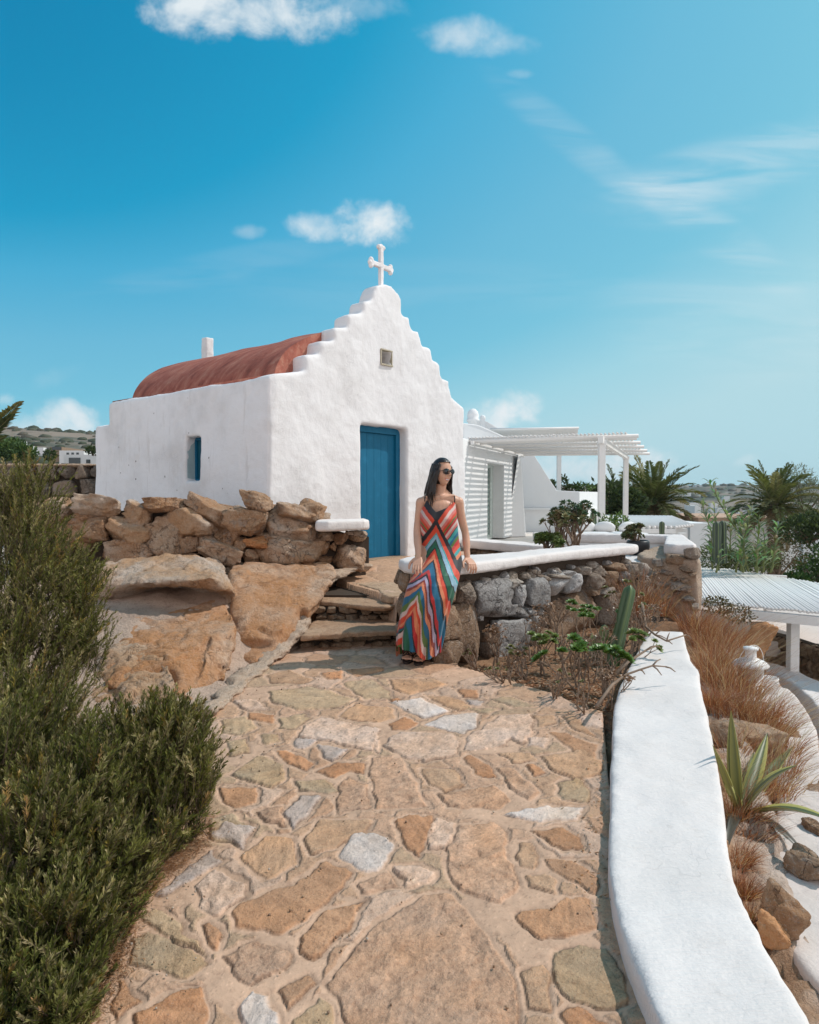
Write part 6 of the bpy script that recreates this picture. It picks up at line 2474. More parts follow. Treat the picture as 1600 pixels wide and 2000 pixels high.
G1, G2, G3 = (.115, .20, .035), (.18, .23, .06), (.20, .19, .07)
succulent('branching_succulent', soil_at(1125, 1330), .36, 'bright green rosette succulent nearest the left foot of the tall cactus', 1, G1, .040, 2, (-.1, 0, 1), .1)
succulent('branching_succulent', soil_at(1185, 1340), .34, 'bright green rosettes on bare stems between cactus and white wall', 2, G1, .042, 2, (-.1, -.1, 1), .15)
succulent('branching_succulent', soil_at(1060, 1300), .34, 'sparse green rosettes on brown stems before the grey granite stones', 3, G2, .032, 2, (.1, 0, 1), .3)
succulent('branching_succulent', soil_at(1150, 1285), .50, 'taller green rosette plant against the broad brown rock face', 4, G1, .036, 2, (.0, 0, 1), .15)
succulent('branching_succulent', soil_at(990, 1305), .26, 'small thin-leaved succulent by the corner of the paving', 5, G3, .022, 2, (.0, 0, 1), .4)
succulent('branching_succulent', soil_at(1215, 1300), .36, 'yellowish rosette succulent leaning towards the white wall', 6, G2, .032, 2, (.35, -.2, .9), .3)
succulent('branching_succulent', soil_at(1240, 1235), .55, 'olive rosettes on long stems below the rusty grass tuft', 7, G3, .03, 2, (.1, -.1, 1), .3)
for i, (px, py, h, ln, lab) in enumerate([(940, 1300, .24, (-.35, -.2, .8), 'leafless forked twigs at the foot of the tall brown stone'), (1005, 1330, .22, (-.5, -.3, .7), 'leafless twigs spreading over the paving edge'),
                                          (1085, 1348, .24, (.1, -.4, .8), 'pale bare branches arching at the front of the bed'), (1150, 1372, .26, (-.1, -.3, .9), 'bare grey branches at the front corner beside the white wall'),
                                          (1110, 1310, .34, (.1, 0, 1), 'bare brown stems in the middle of the bed')]):
    succulent('dry_shrub', soil_at(px, py), h, lab, 40 + i, G3, .015, 2, ln, .85, 'dry shrub', 4)
for i, (px, py, h, ln, lab) in enumerate([(975, 1290, .30, (.1, .1, 1), 'brown dry shrub against the grey granite block'), (1040, 1275, .34, (0, .1, 1), 'fine brown dry shrub before the broad rock face'), (1095, 1262, .40, (0, .1, 1), 'tall dry shrub in front of the broad brown rock'),
                                          (1150, 1320, .34, (-.2, -.1, 1), 'tangled dry shrub left of the cactus foot'), (1200, 1275, .42, (.2, 0, 1), 'dry shrub beside the cactus column'), (1235, 1262, .40, (.4, -.1, .9), 'dry shrub at the far end of the white wall'), (1020, 1310, .22, (-.1, -.3, .8), 'low dry shrub at the edge of the paving'),
                                          (1250, 1215, .5, (.1, 0, 1), 'dry shrub under the rusty grass tuft'), (1180, 1362, .22, (.2, -.2, .8), 'low dry shrub in the near corner of the bed')]):
    succulent('dry_shrub', soil_at(px, py), h, lab, 140 + i, (.24, .13, .07), .018, 3, ln, .45, 'dry shrub', 4, rn=7, spread=.8)
# long crooked twigs that reach over the white wall
for i, (pts, lab) in enumerate([([(1165, 1380, 4.0), (1195, 1338, 4.2), (1222, 1318, 4.35), (1250, 1308, 4.35), (1275, 1300, 4.35), (1300, 1302, 4.4)], 'crooked bare twig reaching over the near part of the white wall'),
                                ([(1200, 1320, 4.7), (1228, 1292, 4.85), (1262, 1270, 4.9), (1280, 1262, 4.95)], 'short leafy twig crossing the middle of the white wall'),
                                ([(1255, 1180, 5.8), (1262, 1225, 5.5), (1280, 1240, 5.3), (1302, 1252, 5.2), (1340, 1240, 5.3)], 'arching bare twig over the far end of the white wall')]):
    o = empty('bare_twig', at(*pts[0]))
    tag(o, lab, 'twig')
    ol = Vector(o.location)
    mb = MB()
    P = [at(*p) - ol for p in pts]
    mb.tube(P, [.011, .010, .008, .007, .006, .004][:len(P)], 6)
    rs = random.Random(i)
    for k in range(2, len(P)):
        for s_ in (-1, 1):
            if rs.random() < .35:
                continue
            q = P[k] + Vector((rs.uniform(.0, .08), rs.uniform(-.05, .05), s_ * rs.uniform(.02, .06)))
            mb.tube([P[k], (P[k] + q) / 2 + Vector((0, 0, .008)), q], [.006, .005, .003], 5)
    mb.build('stem', M['twig'], o, True)


# ---- tall ribbed cactus column
def cactus(name, base, top, r, label, ribs=5, col=(.075, .12, .05), group=None, arms=()):
    o = empty(name, base)
    tag(o, label, 'cactus', group)
    ax = Vector(top) - Vector(base)
    d, u, v = [Vector(x[0]) for x in basis(np.array([tuple(ax)]))]
    mb = MB()
    n, seg = 18, ribs * 6
    vs = []
    for k in range(n + 1):
        f = k / n
        rr = r * (1 - .10 * f) * (1 if f < .9 else math.sqrt(max(0.0, 1 - ((f - .9) / .1) ** 2)) * .98 + .02)
        for j in range(seg):
            a = 2 * math.pi * j / seg
            rib = .62 + .38 * abs(math.cos(a * ribs / 2)) ** .8
            wob = 1 + .05 * math.sin(f * 11 + j)
            vs.append(ax * f + (u * math.cos(a) + v * math.sin(a)) * rr * rib * wob)
            edge = abs(math.cos(a * ribs / 2)) > .93
            mb.c.append((.15, .20, .07) if edge else col)
    mb.v = vs
    mb.f = [(k * seg + j, k * seg + (j + 1) % seg, (k + 1) * seg + (j + 1) % seg, (k + 1) * seg + j) for k in range(n) for j in range(seg)]
    mb.m = [0] * len(mb.f)
    mb.build('stem', M['fleshy'], o, True, color=True)
    for (f, dx, h, rr) in arms:
        p = ax * f
        m2 = MB()
        m2.cur = col
        m2.tube([p, p + Vector((dx, 0, .02)), p + Vector((dx * 1.2, 0, h * .4)), p + Vector((dx * 1.15, 0, h))], [rr * .8, rr, rr, rr * .5], 8)
        m2.build('arm', M['fleshy'], o, True, color=True)
    return o


cactus('tall_cactus', A(1196, 1300, 5.35), A(1232, 1142, 5.45), .056, 'thick leaning green cactus column in the planting bed', 4)
# prickly pear pads
pp = empty('prickly_pear', A(1165, 1262, 5.6))
tag(pp, 'pale green prickly pear pads left of the cactus column', 'prickly pear')
for i, (dx, dz, rx, rz, ry) in enumerate([(0, 0, .075, .11, .3), (.06, .10, .06, .085, -.3), (-.06, .03, .055, .08, .5), (.05, -.06, .06, .09, .2), (.13, .03, .05, .07, -.2)]):
    mb = MB()
    mb.cur = (.23, .27, .12)
    mb.ball((0, 0, 0), 1, 14, 9, (rx, .016, rz))
    p = mb.build('pad', M['fleshy'], pp, True, color=True)
    p.location = (dx, 0, dz)
    p.rotation_euler = (.2, ry, i * .5)


# ---- leafy crowns of small flat leaves
def leaf_cloud(centers, n, size, cols, seed, up=.3, wid=.5, shell=.55):
    rs = np.random.RandomState(seed)
    VV, FF, CC, nb = [], [], [], 0
    for (c, r) in centers:
        c, r = np.array(c, float), np.array(r, float)
        w = rs.normal(size=(n, 3))
        w /= np.linalg.norm(w, axis=1)[:, None]
        q = rs.uniform(shell, 1.05, n) * (1 + .3 * fbm(w * 2 + c * 2, 3, seed))
        p = c + w * r * q[:, None]
        d = w * .8 + rs.normal(size=(n, 3)) * .7 + np.array((0, 0, up))
        d, u, v = basis(d)
        ph = rs.uniform(0, np.pi, n)[:, None]
        V, Fc = blades(p, d, size * rs.uniform(.6, 1.3, n), size * wid * rs.uniform(.7, 1.2, n), u * np.cos(ph) + v * np.sin(ph))
        C = np.array(cols)[rs.randint(0, len(cols), n)] * rs.uniform(.6, 1.35, (n, 1))
        VV.append(V)
        FF.append(Fc + nb)
        CC.append(np.repeat(C, 4, 0))
        nb += len(V)
    return np.vstack(VV), np.vstack(FF), np.vstack(CC)


def bush(name, base, centers, n, size, cols, label, seed, cat='bush', group=None, stems=6, wid=.5, r_st=.02, part='crown'):
    o = empty(name, base)
    b = np.array(tuple(o.location))
    tag(o, label, cat, group)
    cs = [(np.array(c) - b, r) for c, r in centers]
    V, Fc, C = leaf_cloud(cs, n, size, cols, seed, wid=wid)
    mesh_np(part, V, Fc, M['leaf'], o, False, C)
    mb = MB()
    rs = random.Random(seed)
    for c, r in cs:
        for k in range(max(1, stems // len(cs))):
            e = Vector(c) + Vector((rs.uniform(-.5, .5) * r[0], rs.uniform(-.5, .5) * r[1], rs.uniform(-.3, .5) * r[2]))
            mb.tube([(rs.uniform(-.05, .05), 0, 0), e * .5 + Vector((rs.uniform(-.1, .1) * r[0], 0, .05 * r[2])), e], [r_st, r_st * .7, r_st * .3], 6)
    mb.build('stem' if part != 'crown' else 'trunk', M['bark'], o, True)
    return o


JADE = [(.14, .15, .06), (.20, .17, .09), (.10, .13, .05), (.26, .18, .11), (.30, .26, .12)]


def jade(name, px, py, d, h, w, label, seed, cols=JADE, bz=None):
    """forking stems with a small rosette at every tip"""
    p = A(px, py, d)
    o = empty(name, p)
    tag(o, label, 'plant')
    rs = random.Random(seed)
    mb, tips = MB(), []
    for k in range(6):
        dd = Vector((rs.uniform(-1, 1) * w / h, rs.uniform(-.5, .5), 1)).normalized()
        branching(mb, Vector((0, 0, 0)), dd, h * .38, .02, 3, tips, rs, .75, 2, 3, .1)
    mb.build('stem', M['twig'], o, True)
    ml = MB()
    for i, (q, dd) in enumerate(tips):
        rosette(ml, q + Vector((rs.uniform(-.03, .03), rs.uniform(-.03, .03), rs.uniform(-.04, 0))), rs.uniform(.035, .055), 10, cols[rs.randrange(len(cols))], dd, i + 900)
        rosette(ml, q, rs.uniform(.040, .062), 11, cols[rs.randrange(len(cols))], (dd + Vector((0, 0, .5))).normalized(), i)
    ml.build('foliage', M['fleshy'], o, False, color=True)
    return o


jade('jade_plant', 1105, 1088, 8.0, .52, .34, 'large jade plant with reddish leaves behind the white coping', 3)
jade('jade_plant', 1070, 1092, 7.9, .30, .16, 'small green jade plant at the foot of the large one', 5, [(.13, .18, .05), (.18, .22, .07)])
jade('jade_plant', 1122, 1085, 8.3, .62, .16, 'upright dark-tipped succulent rising behind the large jade plant', 8, [(.06, .12, .05), (.10, .12, .05)])
pot = empty('plant_pot', A(1246, 1086, 9.0))
tag(pot, 'round black pot holding a bushy succulent on the parapet bench', 'plant pot')
mb = MB()
mb.lathe((0, 0, 0), [(.09, 0), (.13, .03), (.15, .12), (.145, .19), (.13, .21), (.12, .20), (.12, .17)], 20)
M['black_pot'] = mat_plain('black_glazed_pot', (.025, .025, .028), .4, .4, .3, 8)
mb.build('pot', M['black_pot'], pot, True)
jp = jade('potted_succulent', 1246, 1062, 9.0, .24, .26, 'olive bushy succulent growing in the black pot', 11, [(.16, .17, .07), (.22, .18, .10), (.12, .14, .06)])
cactus('slender_cactus', A(1159, 1075, 12.5), A(1159, 998, 12.5), .065, 'slender branched cactus left of the near pergola post', 6, (.09, .13, .07), None, ((.55, -.11, .16, .035), (.6, .10, .14, .035)))
cactus('slender_cactus', A(1293, 1062, 12.0), A(1293, 1018, 12.0), .05, 'short dark cactus right of the black plant pot', 6, (.07, .09, .05))
cactus('slender_cactus', A(1400, 1100, 13.5), A(1400, 1018, 13.5), .085, 'left one of two dark cactus columns among the reeds', 6, (.06, .08, .055))
cactus('slender_cactus', A(1412, 1100, 13.7), A(1411, 1016, 13.7), .085, 'right one of two dark cactus columns among the reeds', 6, (.06, .08, .055))
GRN = [(.05, .09, .03), (.08, .13, .045), (.12, .17, .06)]
DRK = [(.035, .05, .022), (.05, .075, .03), (.075, .10, .04)]


def cpx(px, py, d, rx, ry, rz):
    return (tuple(A(px, py, d)), (rx, ry, rz))


bush('leafy_bush', A(1142, 1075, 13), [cpx(1140, 1030, 13, .20, .2, .18)], 260, .09, GRN, 'dark leafy plant between jade plant and slender cactus', 1, wid=.45)
bush('leafy_bush', A(1195, 1070, 14), [cpx(1190, 1022, 14, .18, .2, .14), cpx(1210, 1020, 14, .14, .2, .16)], 170, .10, [(.09, .15, .05), (.14, .2, .07)], 'light green leafy plant between the two pergola posts', 2, wid=.35)
bush('leafy_bush', A(1200, 1012, 34), [cpx(1195, 975, 34, 1.2, .8, .9), cpx(1225, 985, 34, .9, .8, .7)], 700, .32, DRK, 'dark round bush left of the first palm', 3, r_st=.06)
bush('leafy_bush', A(1136, 962, 30), [cpx(1138, 952, 30, .42, .4, .16)], 200, .16, GRN, 'small bright green bush just above the stair wall', 4)
bush('spiky_bush', A(1100, 962, 30), [cpx(1101, 948, 30, .16, .2, .45), cpx(1118, 954, 30, .3, .3, .2), cpx(1078, 948, 30, .14, .2, .2)], 160, .16, DRK, 'dark pointed little conifer behind the thin post', 5)


# ---- palms
def frond(mb, base, d0, L, droop, col, wl=.42, seed=0, nl=34):
    rs = random.Random(seed)
    n = 12
    pts, p, d = [Vector(base)], Vector(base), Vector(d0).normalized()
    for k in range(n):
        d = (d + Vector((0, 0, -droop / n))).normalized()
        p = p + d * L / n
        pts.append(p.copy())
    mb.cur = (.20, .19, .09)
    mb.tube(pts, [L * .013 * (1 - .85 * k / n) for k in range(n + 1)], 4, cap=False)
    for k in range(nl):
        f = .10 + .90 * k / nl
        i = min(n - 1, int(f * n))
        q = pts[i].lerp(pts[i + 1], f * n - i)
        t = (pts[i + 1] - pts[i]).normalized()
        s_ = t.cross(Vector((0, 0, 1)))
        s_ = s_.normalized() if s_.length > 1e-3 else Vector((1, 0, 0))
        up = s_.cross(t).normalized()
        ll = L * wl * math.sin(math.pi * (.12 + .83 * f)) ** .8 * rs.uniform(.85, 1.1) * .55
        for sg in (-1, 1):
            dd = (s_ * sg * .75 + t * .75 + up * rs.uniform(.05, .45)).normalized()
            w = L * .017
            qv = rs.uniform(.65, 1.35)
            mb.cur = tuple(x * qv for x in col)
            tip = q + dd * ll + Vector((0, 0, -ll * .18))
            m_ = q + dd * ll * .45
            sd = dd.cross(up).normalized() * w
            mb.add([q - sd * .6, m_ - sd, tip, m_ + sd], [(0, 1, 2, 3)])


def palm(px, py, d, L, trunk_h, label, seed, tr=.3, n=46, cols=((.08, .10, .04), (.13, .145, .055), (.22, .205, .10)), up=1.0):
    c = A(px, py, d)
    o = empty('palm_tree', (c.x, c.y, c.z - trunk_h))
    tag(o, label, 'palm tree')
    rs = random.Random(seed)
    mb = MB()
    pr = [(tr * 1.15, 0)] + [(tr * (1 + .10 * (k % 2)) * (1 + .25 * max(0, (k - 20) / 8)), trunk_h * k / 28) for k in range(1, 28)] + [(tr * 1.1, trunk_h), (tr * .6, trunk_h + .2)]
    mb.lathe((0, 0, 0), pr, 12)
    mb.build('trunk', M['bark'], o, True)
    mc = MB()
    for k in range(n):
        a = k * 2.399
        f = k / n
        el = math.radians(82 - 100 * f * up)
        dv = Vector((math.cos(a) * math.cos(el), math.sin(a) * math.cos(el), math.sin(el)))
        frond(mc, Vector((math.cos(a) * tr * .5, math.sin(a) * tr * .5, trunk_h + .1 - .25 * f)), dv, L * rs.uniform(.8, 1.1), rs.uniform(.8, 1.5), cols[rs.randrange(len(cols))] if f < .8 else (.20, .15, .09), seed=seed * 100 + k)
    mc.build('crown', M['leaf'], o, False, color=True)
    return o


palm(1275, 985, 38, 2.9, 5.0, 'full green palm tree seen right of the pergola post', 3, .42, 58, up=.95)
palm(1514, 990, 34, 2.5, 3.6, 'palm tree with thick dark trunk near the right edge', 4, .30, 50)
palm(1212, 985, 44, 2.6, 5.0, 'smaller palm tree half hidden behind the far pergola post', 6, .36, 34, up=.9)
p_ = empty('palm_tree', A(-22, 905, 7.0))
tag(p_, 'palm tree at the left edge of which only frond tips show', 'palm tree')
mb = MB()
pl0 = Vector(p_.location)
for i, (px, py, dr) in enumerate([(38, 786, .25), (22, 812, .15), (10, 850, .3), (-40, 780, .3), (-80, 850, .6)]):
    t = A(px, py, 6.8) - pl0 - Vector((0, 0, .0))
    b0 = Vector((-.35, .1, -.05))
    frond(mb, b0, (t - b0).normalized() + Vector((0, 0, dr * .5)), (t - b0).length * 1.03, dr, (.20, .17, .07) if i == 0 else (.07, .09, .04), seed=900 + i, nl=46, wl=.3)
mb.build('crown', M['leaf'], p_, False, color=True)
mb = MB()
mb.lathe((-.35, .1, -1.6), [(.14, 0), (.12, .8), (.13, 1.5), (.08, 1.6)], 10)
mb.build('trunk', M['bark'], p_, True)
# feathery pale tree behind the right palm
bush('feathery_tree', A(1572, 1010, 55), [cpx(1556, 940, 55, 1.3, 1, 1.3), cpx(1590, 960, 55, 1.6, 1.2, 1.1), cpx(1575, 985, 55, 1.8, 1.2, .8)], 900, .34, [(.16, .17, .12), (.20, .21, .14), (.13, .14, .09)], 'pale feathery tree behind the right palm', 12, 'tree', None, 6, .16, .08)
bush('dark_tree', A(1580, 1060, 26), [cpx(1556, 1035, 26, .75, .6, .5), cpx(1600, 1040, 26, .9, .8, .75), cpx(1585, 1020, 27, .7, .6, .4)], 900, .16, DRK, 'dark green rounded tree below the right palm at the edge', 13, 'tree', None, 9, .5, .06)
bush('dark_tree', A(1590, 1150, 19), [cpx(1585, 1112, 19, .5, .5, .4), cpx(1620, 1100, 19, .6, .6, .6), cpx(1548, 1135, 18, .35, .4, .2)], 800, .11, [(.03, .07, .02), (.05, .10, .03), (.08, .12, .045)], 'bright green tree low at the edge beyond the slatted roof', 14, 'tree', None, 9, .5, .05)
bush('brown_bush', A(1520, 1130, 17), [cpx(1530, 1082, 17, .55, .5, .42), cpx(1500, 1095, 17, .35, .4, .3)], 900, .075, [(.085, .065, .035), (.12, .085, .05), (.06, .06, .03)], 'brownish bush between the reeds and the dark trees', 15, 'bush', None, 8, .4, .03)
bush('olive_bush', A(1410, 1195, 7.6), [cpx(1400, 1182, 7.6, .14, .2, .10), cpx(1440, 1200, 7.5, .16, .2, .10)], 420, .035, [(.06, .065, .035), (.10, .085, .05), (.14, .12, .07)], 'dark small-leaved bush in front of the slatted roof corner', 16, 'bush', None, 9, .5, .01)


# ---- giant reeds
def reed(px, pyb, d, pxt, pyt, label, seed, dens=1.0, col=((.17, .23, .13), (.26, .32, .20), (.11, .16, .08)), stemcol=(.22, .24, .10)):
    b, t = A(px, pyb, d), A(pxt, pyt, d + .2)
    o = empty('giant_reed', b)
    tag(o, label, 'reed', 'giant reeds beyond the parapet')
    rs = random.Random(seed)
    ax = t - b
    mb = MB()
    mb.cur = stemcol
    n = 10
    pts = [ax * (k / n) + Vector((rs.uniform(-.02, .02), 0, 0)) + Vector((0, 0, -.06)) * math.sin(k / n * 3.1) for k in range(n + 1)]
    mb.tube(pts, [.022 * (1 - .7 * k / n) for k in range(n + 1)], 6)
    mb.build('stem', M['leaf'], o, True, color=True)
    ml = MB()
    L = ax.length
    m = int(L * 34 * dens)
    for k in range(m):
        f = .12 + .86 * k / m
        q = ax * f
        a = k * 2.4 + rs.uniform(-.5, .5)
        d_ = Vector((math.cos(a), math.sin(a) * .6, rs.uniform(.5, 1.1))).normalized()
        ll = rs.uniform(.30, .52) * (1 - .35 * f)
        s_ = d_.cross(Vector((0, 0, 1))).normalized()
        w = .026
        c = col[rs.randrange(3)]
        ml.cur = tuple(x * rs.uniform(.7, 1.3) for x in c)
        p1, p2, p3 = q + d_ * ll * .35, q + d_ * ll * .7 - Vector((0, 0, ll * .10)), q + d_ * ll - Vector((0, 0, ll * .42))
        ml.add([q, p1 - s_ * w, p2 - s_ * w * .7, p3, p2 + s_ * w * .7, p1 + s_ * w], [(0, 1, 5), (1, 2, 4, 5), (2, 3, 4)])
    ml.build('foliage', M['leaf'], o, False, color=True)


for i, a in enumerate([(1392, 1112, 14.5, 1388, 1030, 'short leafy reed nearest the parapet'), (1404, 1114, 14.0, 1396, 985, 'leafy reed just right of the parapet corner'), (1425, 1114, 15.5, 1428, 1020, 'reed rising beside the cactus columns'),
                       (1448, 1116, 14.2, 1450, 1000, 'straw-stemmed reed in the middle of the clump'), (1462, 1116, 14.6, 1440, 1012, 'leafy reed leaning left in the middle of the clump'), (1476, 1116, 14.0, 1484, 1005, 'bright reed right of the straw-stemmed one'),
                       (1492, 1118, 14.4, 1492, 1030, 'dense short reed in the right half of the clump'), (1506, 1118, 14.0, 1520, 1020, 'outermost reed of the clump towards the brown bush'), (1455, 1060, 14.8, 1383, 938, 'longest reed slanting up to the left against the sky'),
                       (1410, 1090, 15.2, 1368, 978, 'reed arching left over the parapet'), (1436, 1118, 13.8, 1470, 985, 'slim tall reed leaning right'), (1452, 1118, 13.4, 1456, 1050, 'low dense reed at the foot of the clump'), (1480, 1118, 13.4, 1476, 1060, 'low reed at the right foot of the clump'), (1400, 1118, 13.4, 1404, 1060, 'low reed at the left foot of the clump')]):
    reed(*a, seed=i + 60)

# ---- boulders, lanterns and bits on the dry bank
def small_rock(px, py, d, sx, sy, sz, mat, label, seed, rot=0.0, cat='rock', n=16):
    P, Fc = stone_verts((sx, sy, sz), seed, n, .66, .08)
    P = P @ np.array(Matrix.Rotation(rot, 3, 'Y') @ Matrix.Rotation(seed * .37, 3, 'Z')).T
    o = mesh_np('rock', P, Fc, mat, None, True)
    o.location = A(px, py, d)
    tag(o, label, cat, 'rocks on the dry bank')


small_rock(1532, 1788, 2.68, .068, .09, .108, M['rubble'], 'brown split rock set in pale render low at the right edge', 71, .25)
small_rock(1508, 1822, 2.62, .042, .07, .06, M['orange_rock'], 'small ochre stone against the brown split rock', 72, .5)
small_rock(1452, 1440, 4.6, .21, .2, .12, M['boulder_pale'], 'pale flat rock among the dry grass behind the agave', 73, .2)
small_rock(1395, 1410, 4.9, .10, .1, .06, M['granite'], 'grey stone touching the white wall near the dry grass', 74, 0)
small_rock(1420, 1440, 4.4, .12, .12, .10, M['brown_rock'], 'brown rock tucked under the dry grass beside the wall', 75, .1)
small_rock(1478, 1252, 7.3, .12, .2, .26, M['orange_rock'], 'upright reddish rock behind the white lantern', 76, .35)
small_rock(1590, 1620, 3.55, .055, .08, .05, M['rubble'], 'dark pitted stone edging at the right margin', 77, .1)
small_rock(1580, 1690, 3.1, .06, .1, .06, M['brown_rock'], 'small dark stone in the render by the agave tips', 78, .1)
small_rock(1600, 1560, 4.0, .08, .10, .09, M['rubble'], 'pitted tan stone on the edge of the pale ledge', 79, .1)
small_rock(1530, 1430, 5.0, .10, .1, .07, M['rubble'], 'small tan stone on the pale ledge beside the grass', 80, .1)


# more green behind the slatted roof
bush('olive_bush', A(1420, 1118, 15.8), [cpx(1400, 1092, 15.8, .4, .4, .35), cpx(1440, 1098, 15.8, .5, .4, .28), cpx(1478, 1090, 15.8, .5, .4, .35)], 800, .11, [(.09, .12, .05), (.13, .16, .08), (.07, .09, .04)], 'mixed green undergrowth at the foot of the reeds', 116, 'bush', None, 8, .3, .02)


def lantern():
    o = empty('garden_lantern', A(1466, 1312, 5.6))
    tag(o, 'white metal lantern with domed lid and wire handle in the dry grass', 'lantern')
    mb = MB()
    mb.lathe((0, 0, .06), [(.138, -.012), (.142, 0), (.115, .028), (.07, .048), (.046, .055), (.042, .12), (.058, .125), (.058, .142), (.01, .15)], 22)
    mb.build('lid', M['white_wood'], o, True)
    mb = MB()
    mb.lathe((0, 0, -.16), [(.11, 0), (.11, .02), (.10, .02), (.10, .205)], 22)
    mb.build('body', M['white_wood'], o, True)
    mb = MB()
    mb.tube([(.13 * math.cos(a), 0.02, .05 + .17 * math.sin(a)) for a in np.linspace(0, math.pi, 18)], .0028, 6)
    h = mb.build('handle', M['white_wood'], o, True)
    h.rotation_euler = (0, .35, .3)
    return o


lantern()
o = empty('white_candle_pot', A(1500, 1352, 5.7))
tag(o, 'short white round pot beside the lantern in the grass', 'pot')
mb = MB()
mb.lathe((0, 0, 0), [(.075, 0), (.08, .10), (.082, .125), (.074, .125), (.07, .10), (.0, .095)], 20)
mb.build('pot', M['white_wood'], o, True)
mb = MB()
mb.box((0, 0, .118), (.13, .006, .012), .5)
mb.box((0, 0, .1185), (.13, .006, .012), -.6)
mb.build('grid', M['white_wood'], o)
# signboard-like dark panel standing under the roof, seen edge on
o = empty('wooden_board', A(1482, 1232, 9.6))
tag(o, 'dark wooden board on legs under the slatted roof', 'board')
mb = MB()
mb.box((0, 0, 0), (.22, .03, .26))
mb.build('panel', M['bark'], o)
for sx in (-.09, .10):
    mb = MB()
    mb.box((sx, .02, -.55), (.025, .025, .9))
    mb.build('leg', M['bark'], o)

# scrub on the far hills: uncountable
rs = np.random.RandomState(3)
n = 3600
r = 90 * np.exp(rs.uniform(0, 1, n) * math.log(1350 / 90))
az = rs.uniform(-.62, .62, n)
P = np.c_[r * np.sin(az), r * np.cos(az)]
H, _ = far_h(P)
VV, FF = [], []
cV, cF = cube_sphere(1)
sc_ = rs.uniform(.6, 2.2, n) * (.5 + r / 500)
V = cV[None] * sc_[:, None, None] * np.array((1.3, 1.3, .75)) * (1 + rs.uniform(-.25, .25, (n, len(cV), 1))) + np.c_[P, H][:, None, :]
Fc = (cF[None] + (np.arange(n) * len(cV))[:, None, None]).reshape(-1, 4)
C = np.repeat(np.array([(.08, .09, .055), (.11, .11, .07), (.14, .12, .085)])[rs.randint(0, 3, n)], len(cV), 0)  # tones lightened to paint haze over the far hills
o = mesh_np('hillside_scrub', V.reshape(-1, 3), Fc, M['leaf'], None, False, C)
tag(o, 'scattered dark scrub covering the far hillsides', 'scrub', kind='stuff')
bush('garden_tree', A(30, 905, 60), [cpx(10, 880, 60, 1.6, 1.2, .8), cpx(40, 885, 60, 1.4, 1.2, .7), cpx(25, 872, 62, 1.0, 1, .6)], 900, .35, GRN, 'green tree above the field wall at the left edge', 17, 'tree', None, 6, .5, .08)
bush('garden_tree', A(182, 890, 60), [cpx(180, 880, 60, .5, .5, .35)], 300, .25, DRK, 'small dark tree just left of the chapel corner', 18, 'tree', None, 3, .5, .06)
bush('garden_tree', A(95, 900, 58), [cpx(98, 889, 58, .5, .5, .4)], 300, .25, DRK, 'small dark tree beside the white houses', 19, 'tree', None, 3, .5, .06)
# ================================================================ the woman
person = empty('person', (.05, 5.25, 0))
tag(person, 'woman in a long striped sundress and sunglasses half sitting on the white coping', 'person')
po = Vector(person.location)


def Q(px, py, d):
    return A(px, py, d) - po


def srgb(r, g, b):
    return tuple(((q / 255 + .055) / 1.055) ** 2.4 for q in (r, g, b))


def smooth_tube(mb, P, rads, seg=16, sub=6, cap=True):
    """Catmull-Rom tube with smoothly varying radius; P vectors, rads floats or (rx, ry) pairs"""
    P = [Vector(p) for p in P]
    rr = [r if isinstance(r, tuple) else (r, r) for r in rads]
    out, ro = [], []
    n = len(P)
    for i in range(n - 1):
        p0, p1, p2, p3 = P[max(i - 1, 0)], P[i], P[i + 1], P[min(i + 2, n - 1)]
        for k in range(sub):
            t = k / sub
            out.append(.5 * ((2 * p1) + (p2 - p0) * t + (2 * p0 - 5 * p1 + 4 * p2 - p3) * t * t + (3 * p1 - p0 - 3 * p2 + p3) * t ** 3))
            f = t * t * (3 - 2 * t)
            ro.append((rr[i][0] * (1 - f) + rr[i + 1][0] * f, rr[i][1] * (1 - f) + rr[i + 1][1] * f))
    out.append(P[-1])
    ro.append(rr[-1])
    # round ends
    if cap:
        for end in (0, -1):
            d = (out[0] - out[1]).normalized() if end == 0 else (out[-1] - out[-2]).normalized()
            c, r = out[end], ro[end]
            ext = [(c + d * max(r) * math.sin(a), (r[0] * math.cos(a), r[1] * math.cos(a))) for a in (.5, 1.0, 1.4)]
            for q, r2 in ext:
                if end == 0:
                    out.insert(0, q)
                    ro.insert(0, r2)
                else:
                    out.append(q)
                    ro.append(r2)
    rings = []
    m = len(out)
    for i, p in enumerate(out):
        t = (out[min(i + 1, m - 1)] - out[max(i - 1, 0)]).normalized()
        x = Vector((1, 0, 0))
        x = x - t * x.dot(t)
        if x.length < .2:
            x = Vector((0, 1, 0)) - t * t.y
        x.normalize()
        y = t.cross(x)
        rings += [p + x * math.cos(2 * math.pi * k / seg) * ro[i][0] + y * math.sin(2 * math.pi * k / seg) * ro[i][1] for k in range(seg)]
    fs = [(i * seg + k, i * seg + (k + 1) % seg, (i + 1) * seg + (k + 1) % seg, (i + 1) * seg + k) for i in range(m - 1) for k in range(seg)]
    fs.append(tuple(range(seg - 1, -1, -1)))
    fs.append(tuple((m - 1) * seg + k for k in range(seg)))
    mb.add(rings, fs)


body = MB()
# trunk and neck
smooth_tube(body, [Q(846, 1096, 5.40), Q(853, 1068, 5.43), Q(857, 1040, 5.43), Q(858, 1010, 5.41), Q(858, 990, 5.42), Q(858, 976, 5.43), Q(859, 966, 5.43)],
            [(.14, .11), (.13, .10), (.105, .08), (.118, .085), (.125, .078), (.10, .06), (.05, .045)], 24)
smooth_tube(body, [Q(859, 974, 5.43), Q(860, 958, 5.42), Q(862, 940, 5.405)], [.052, .045, .046], 18)
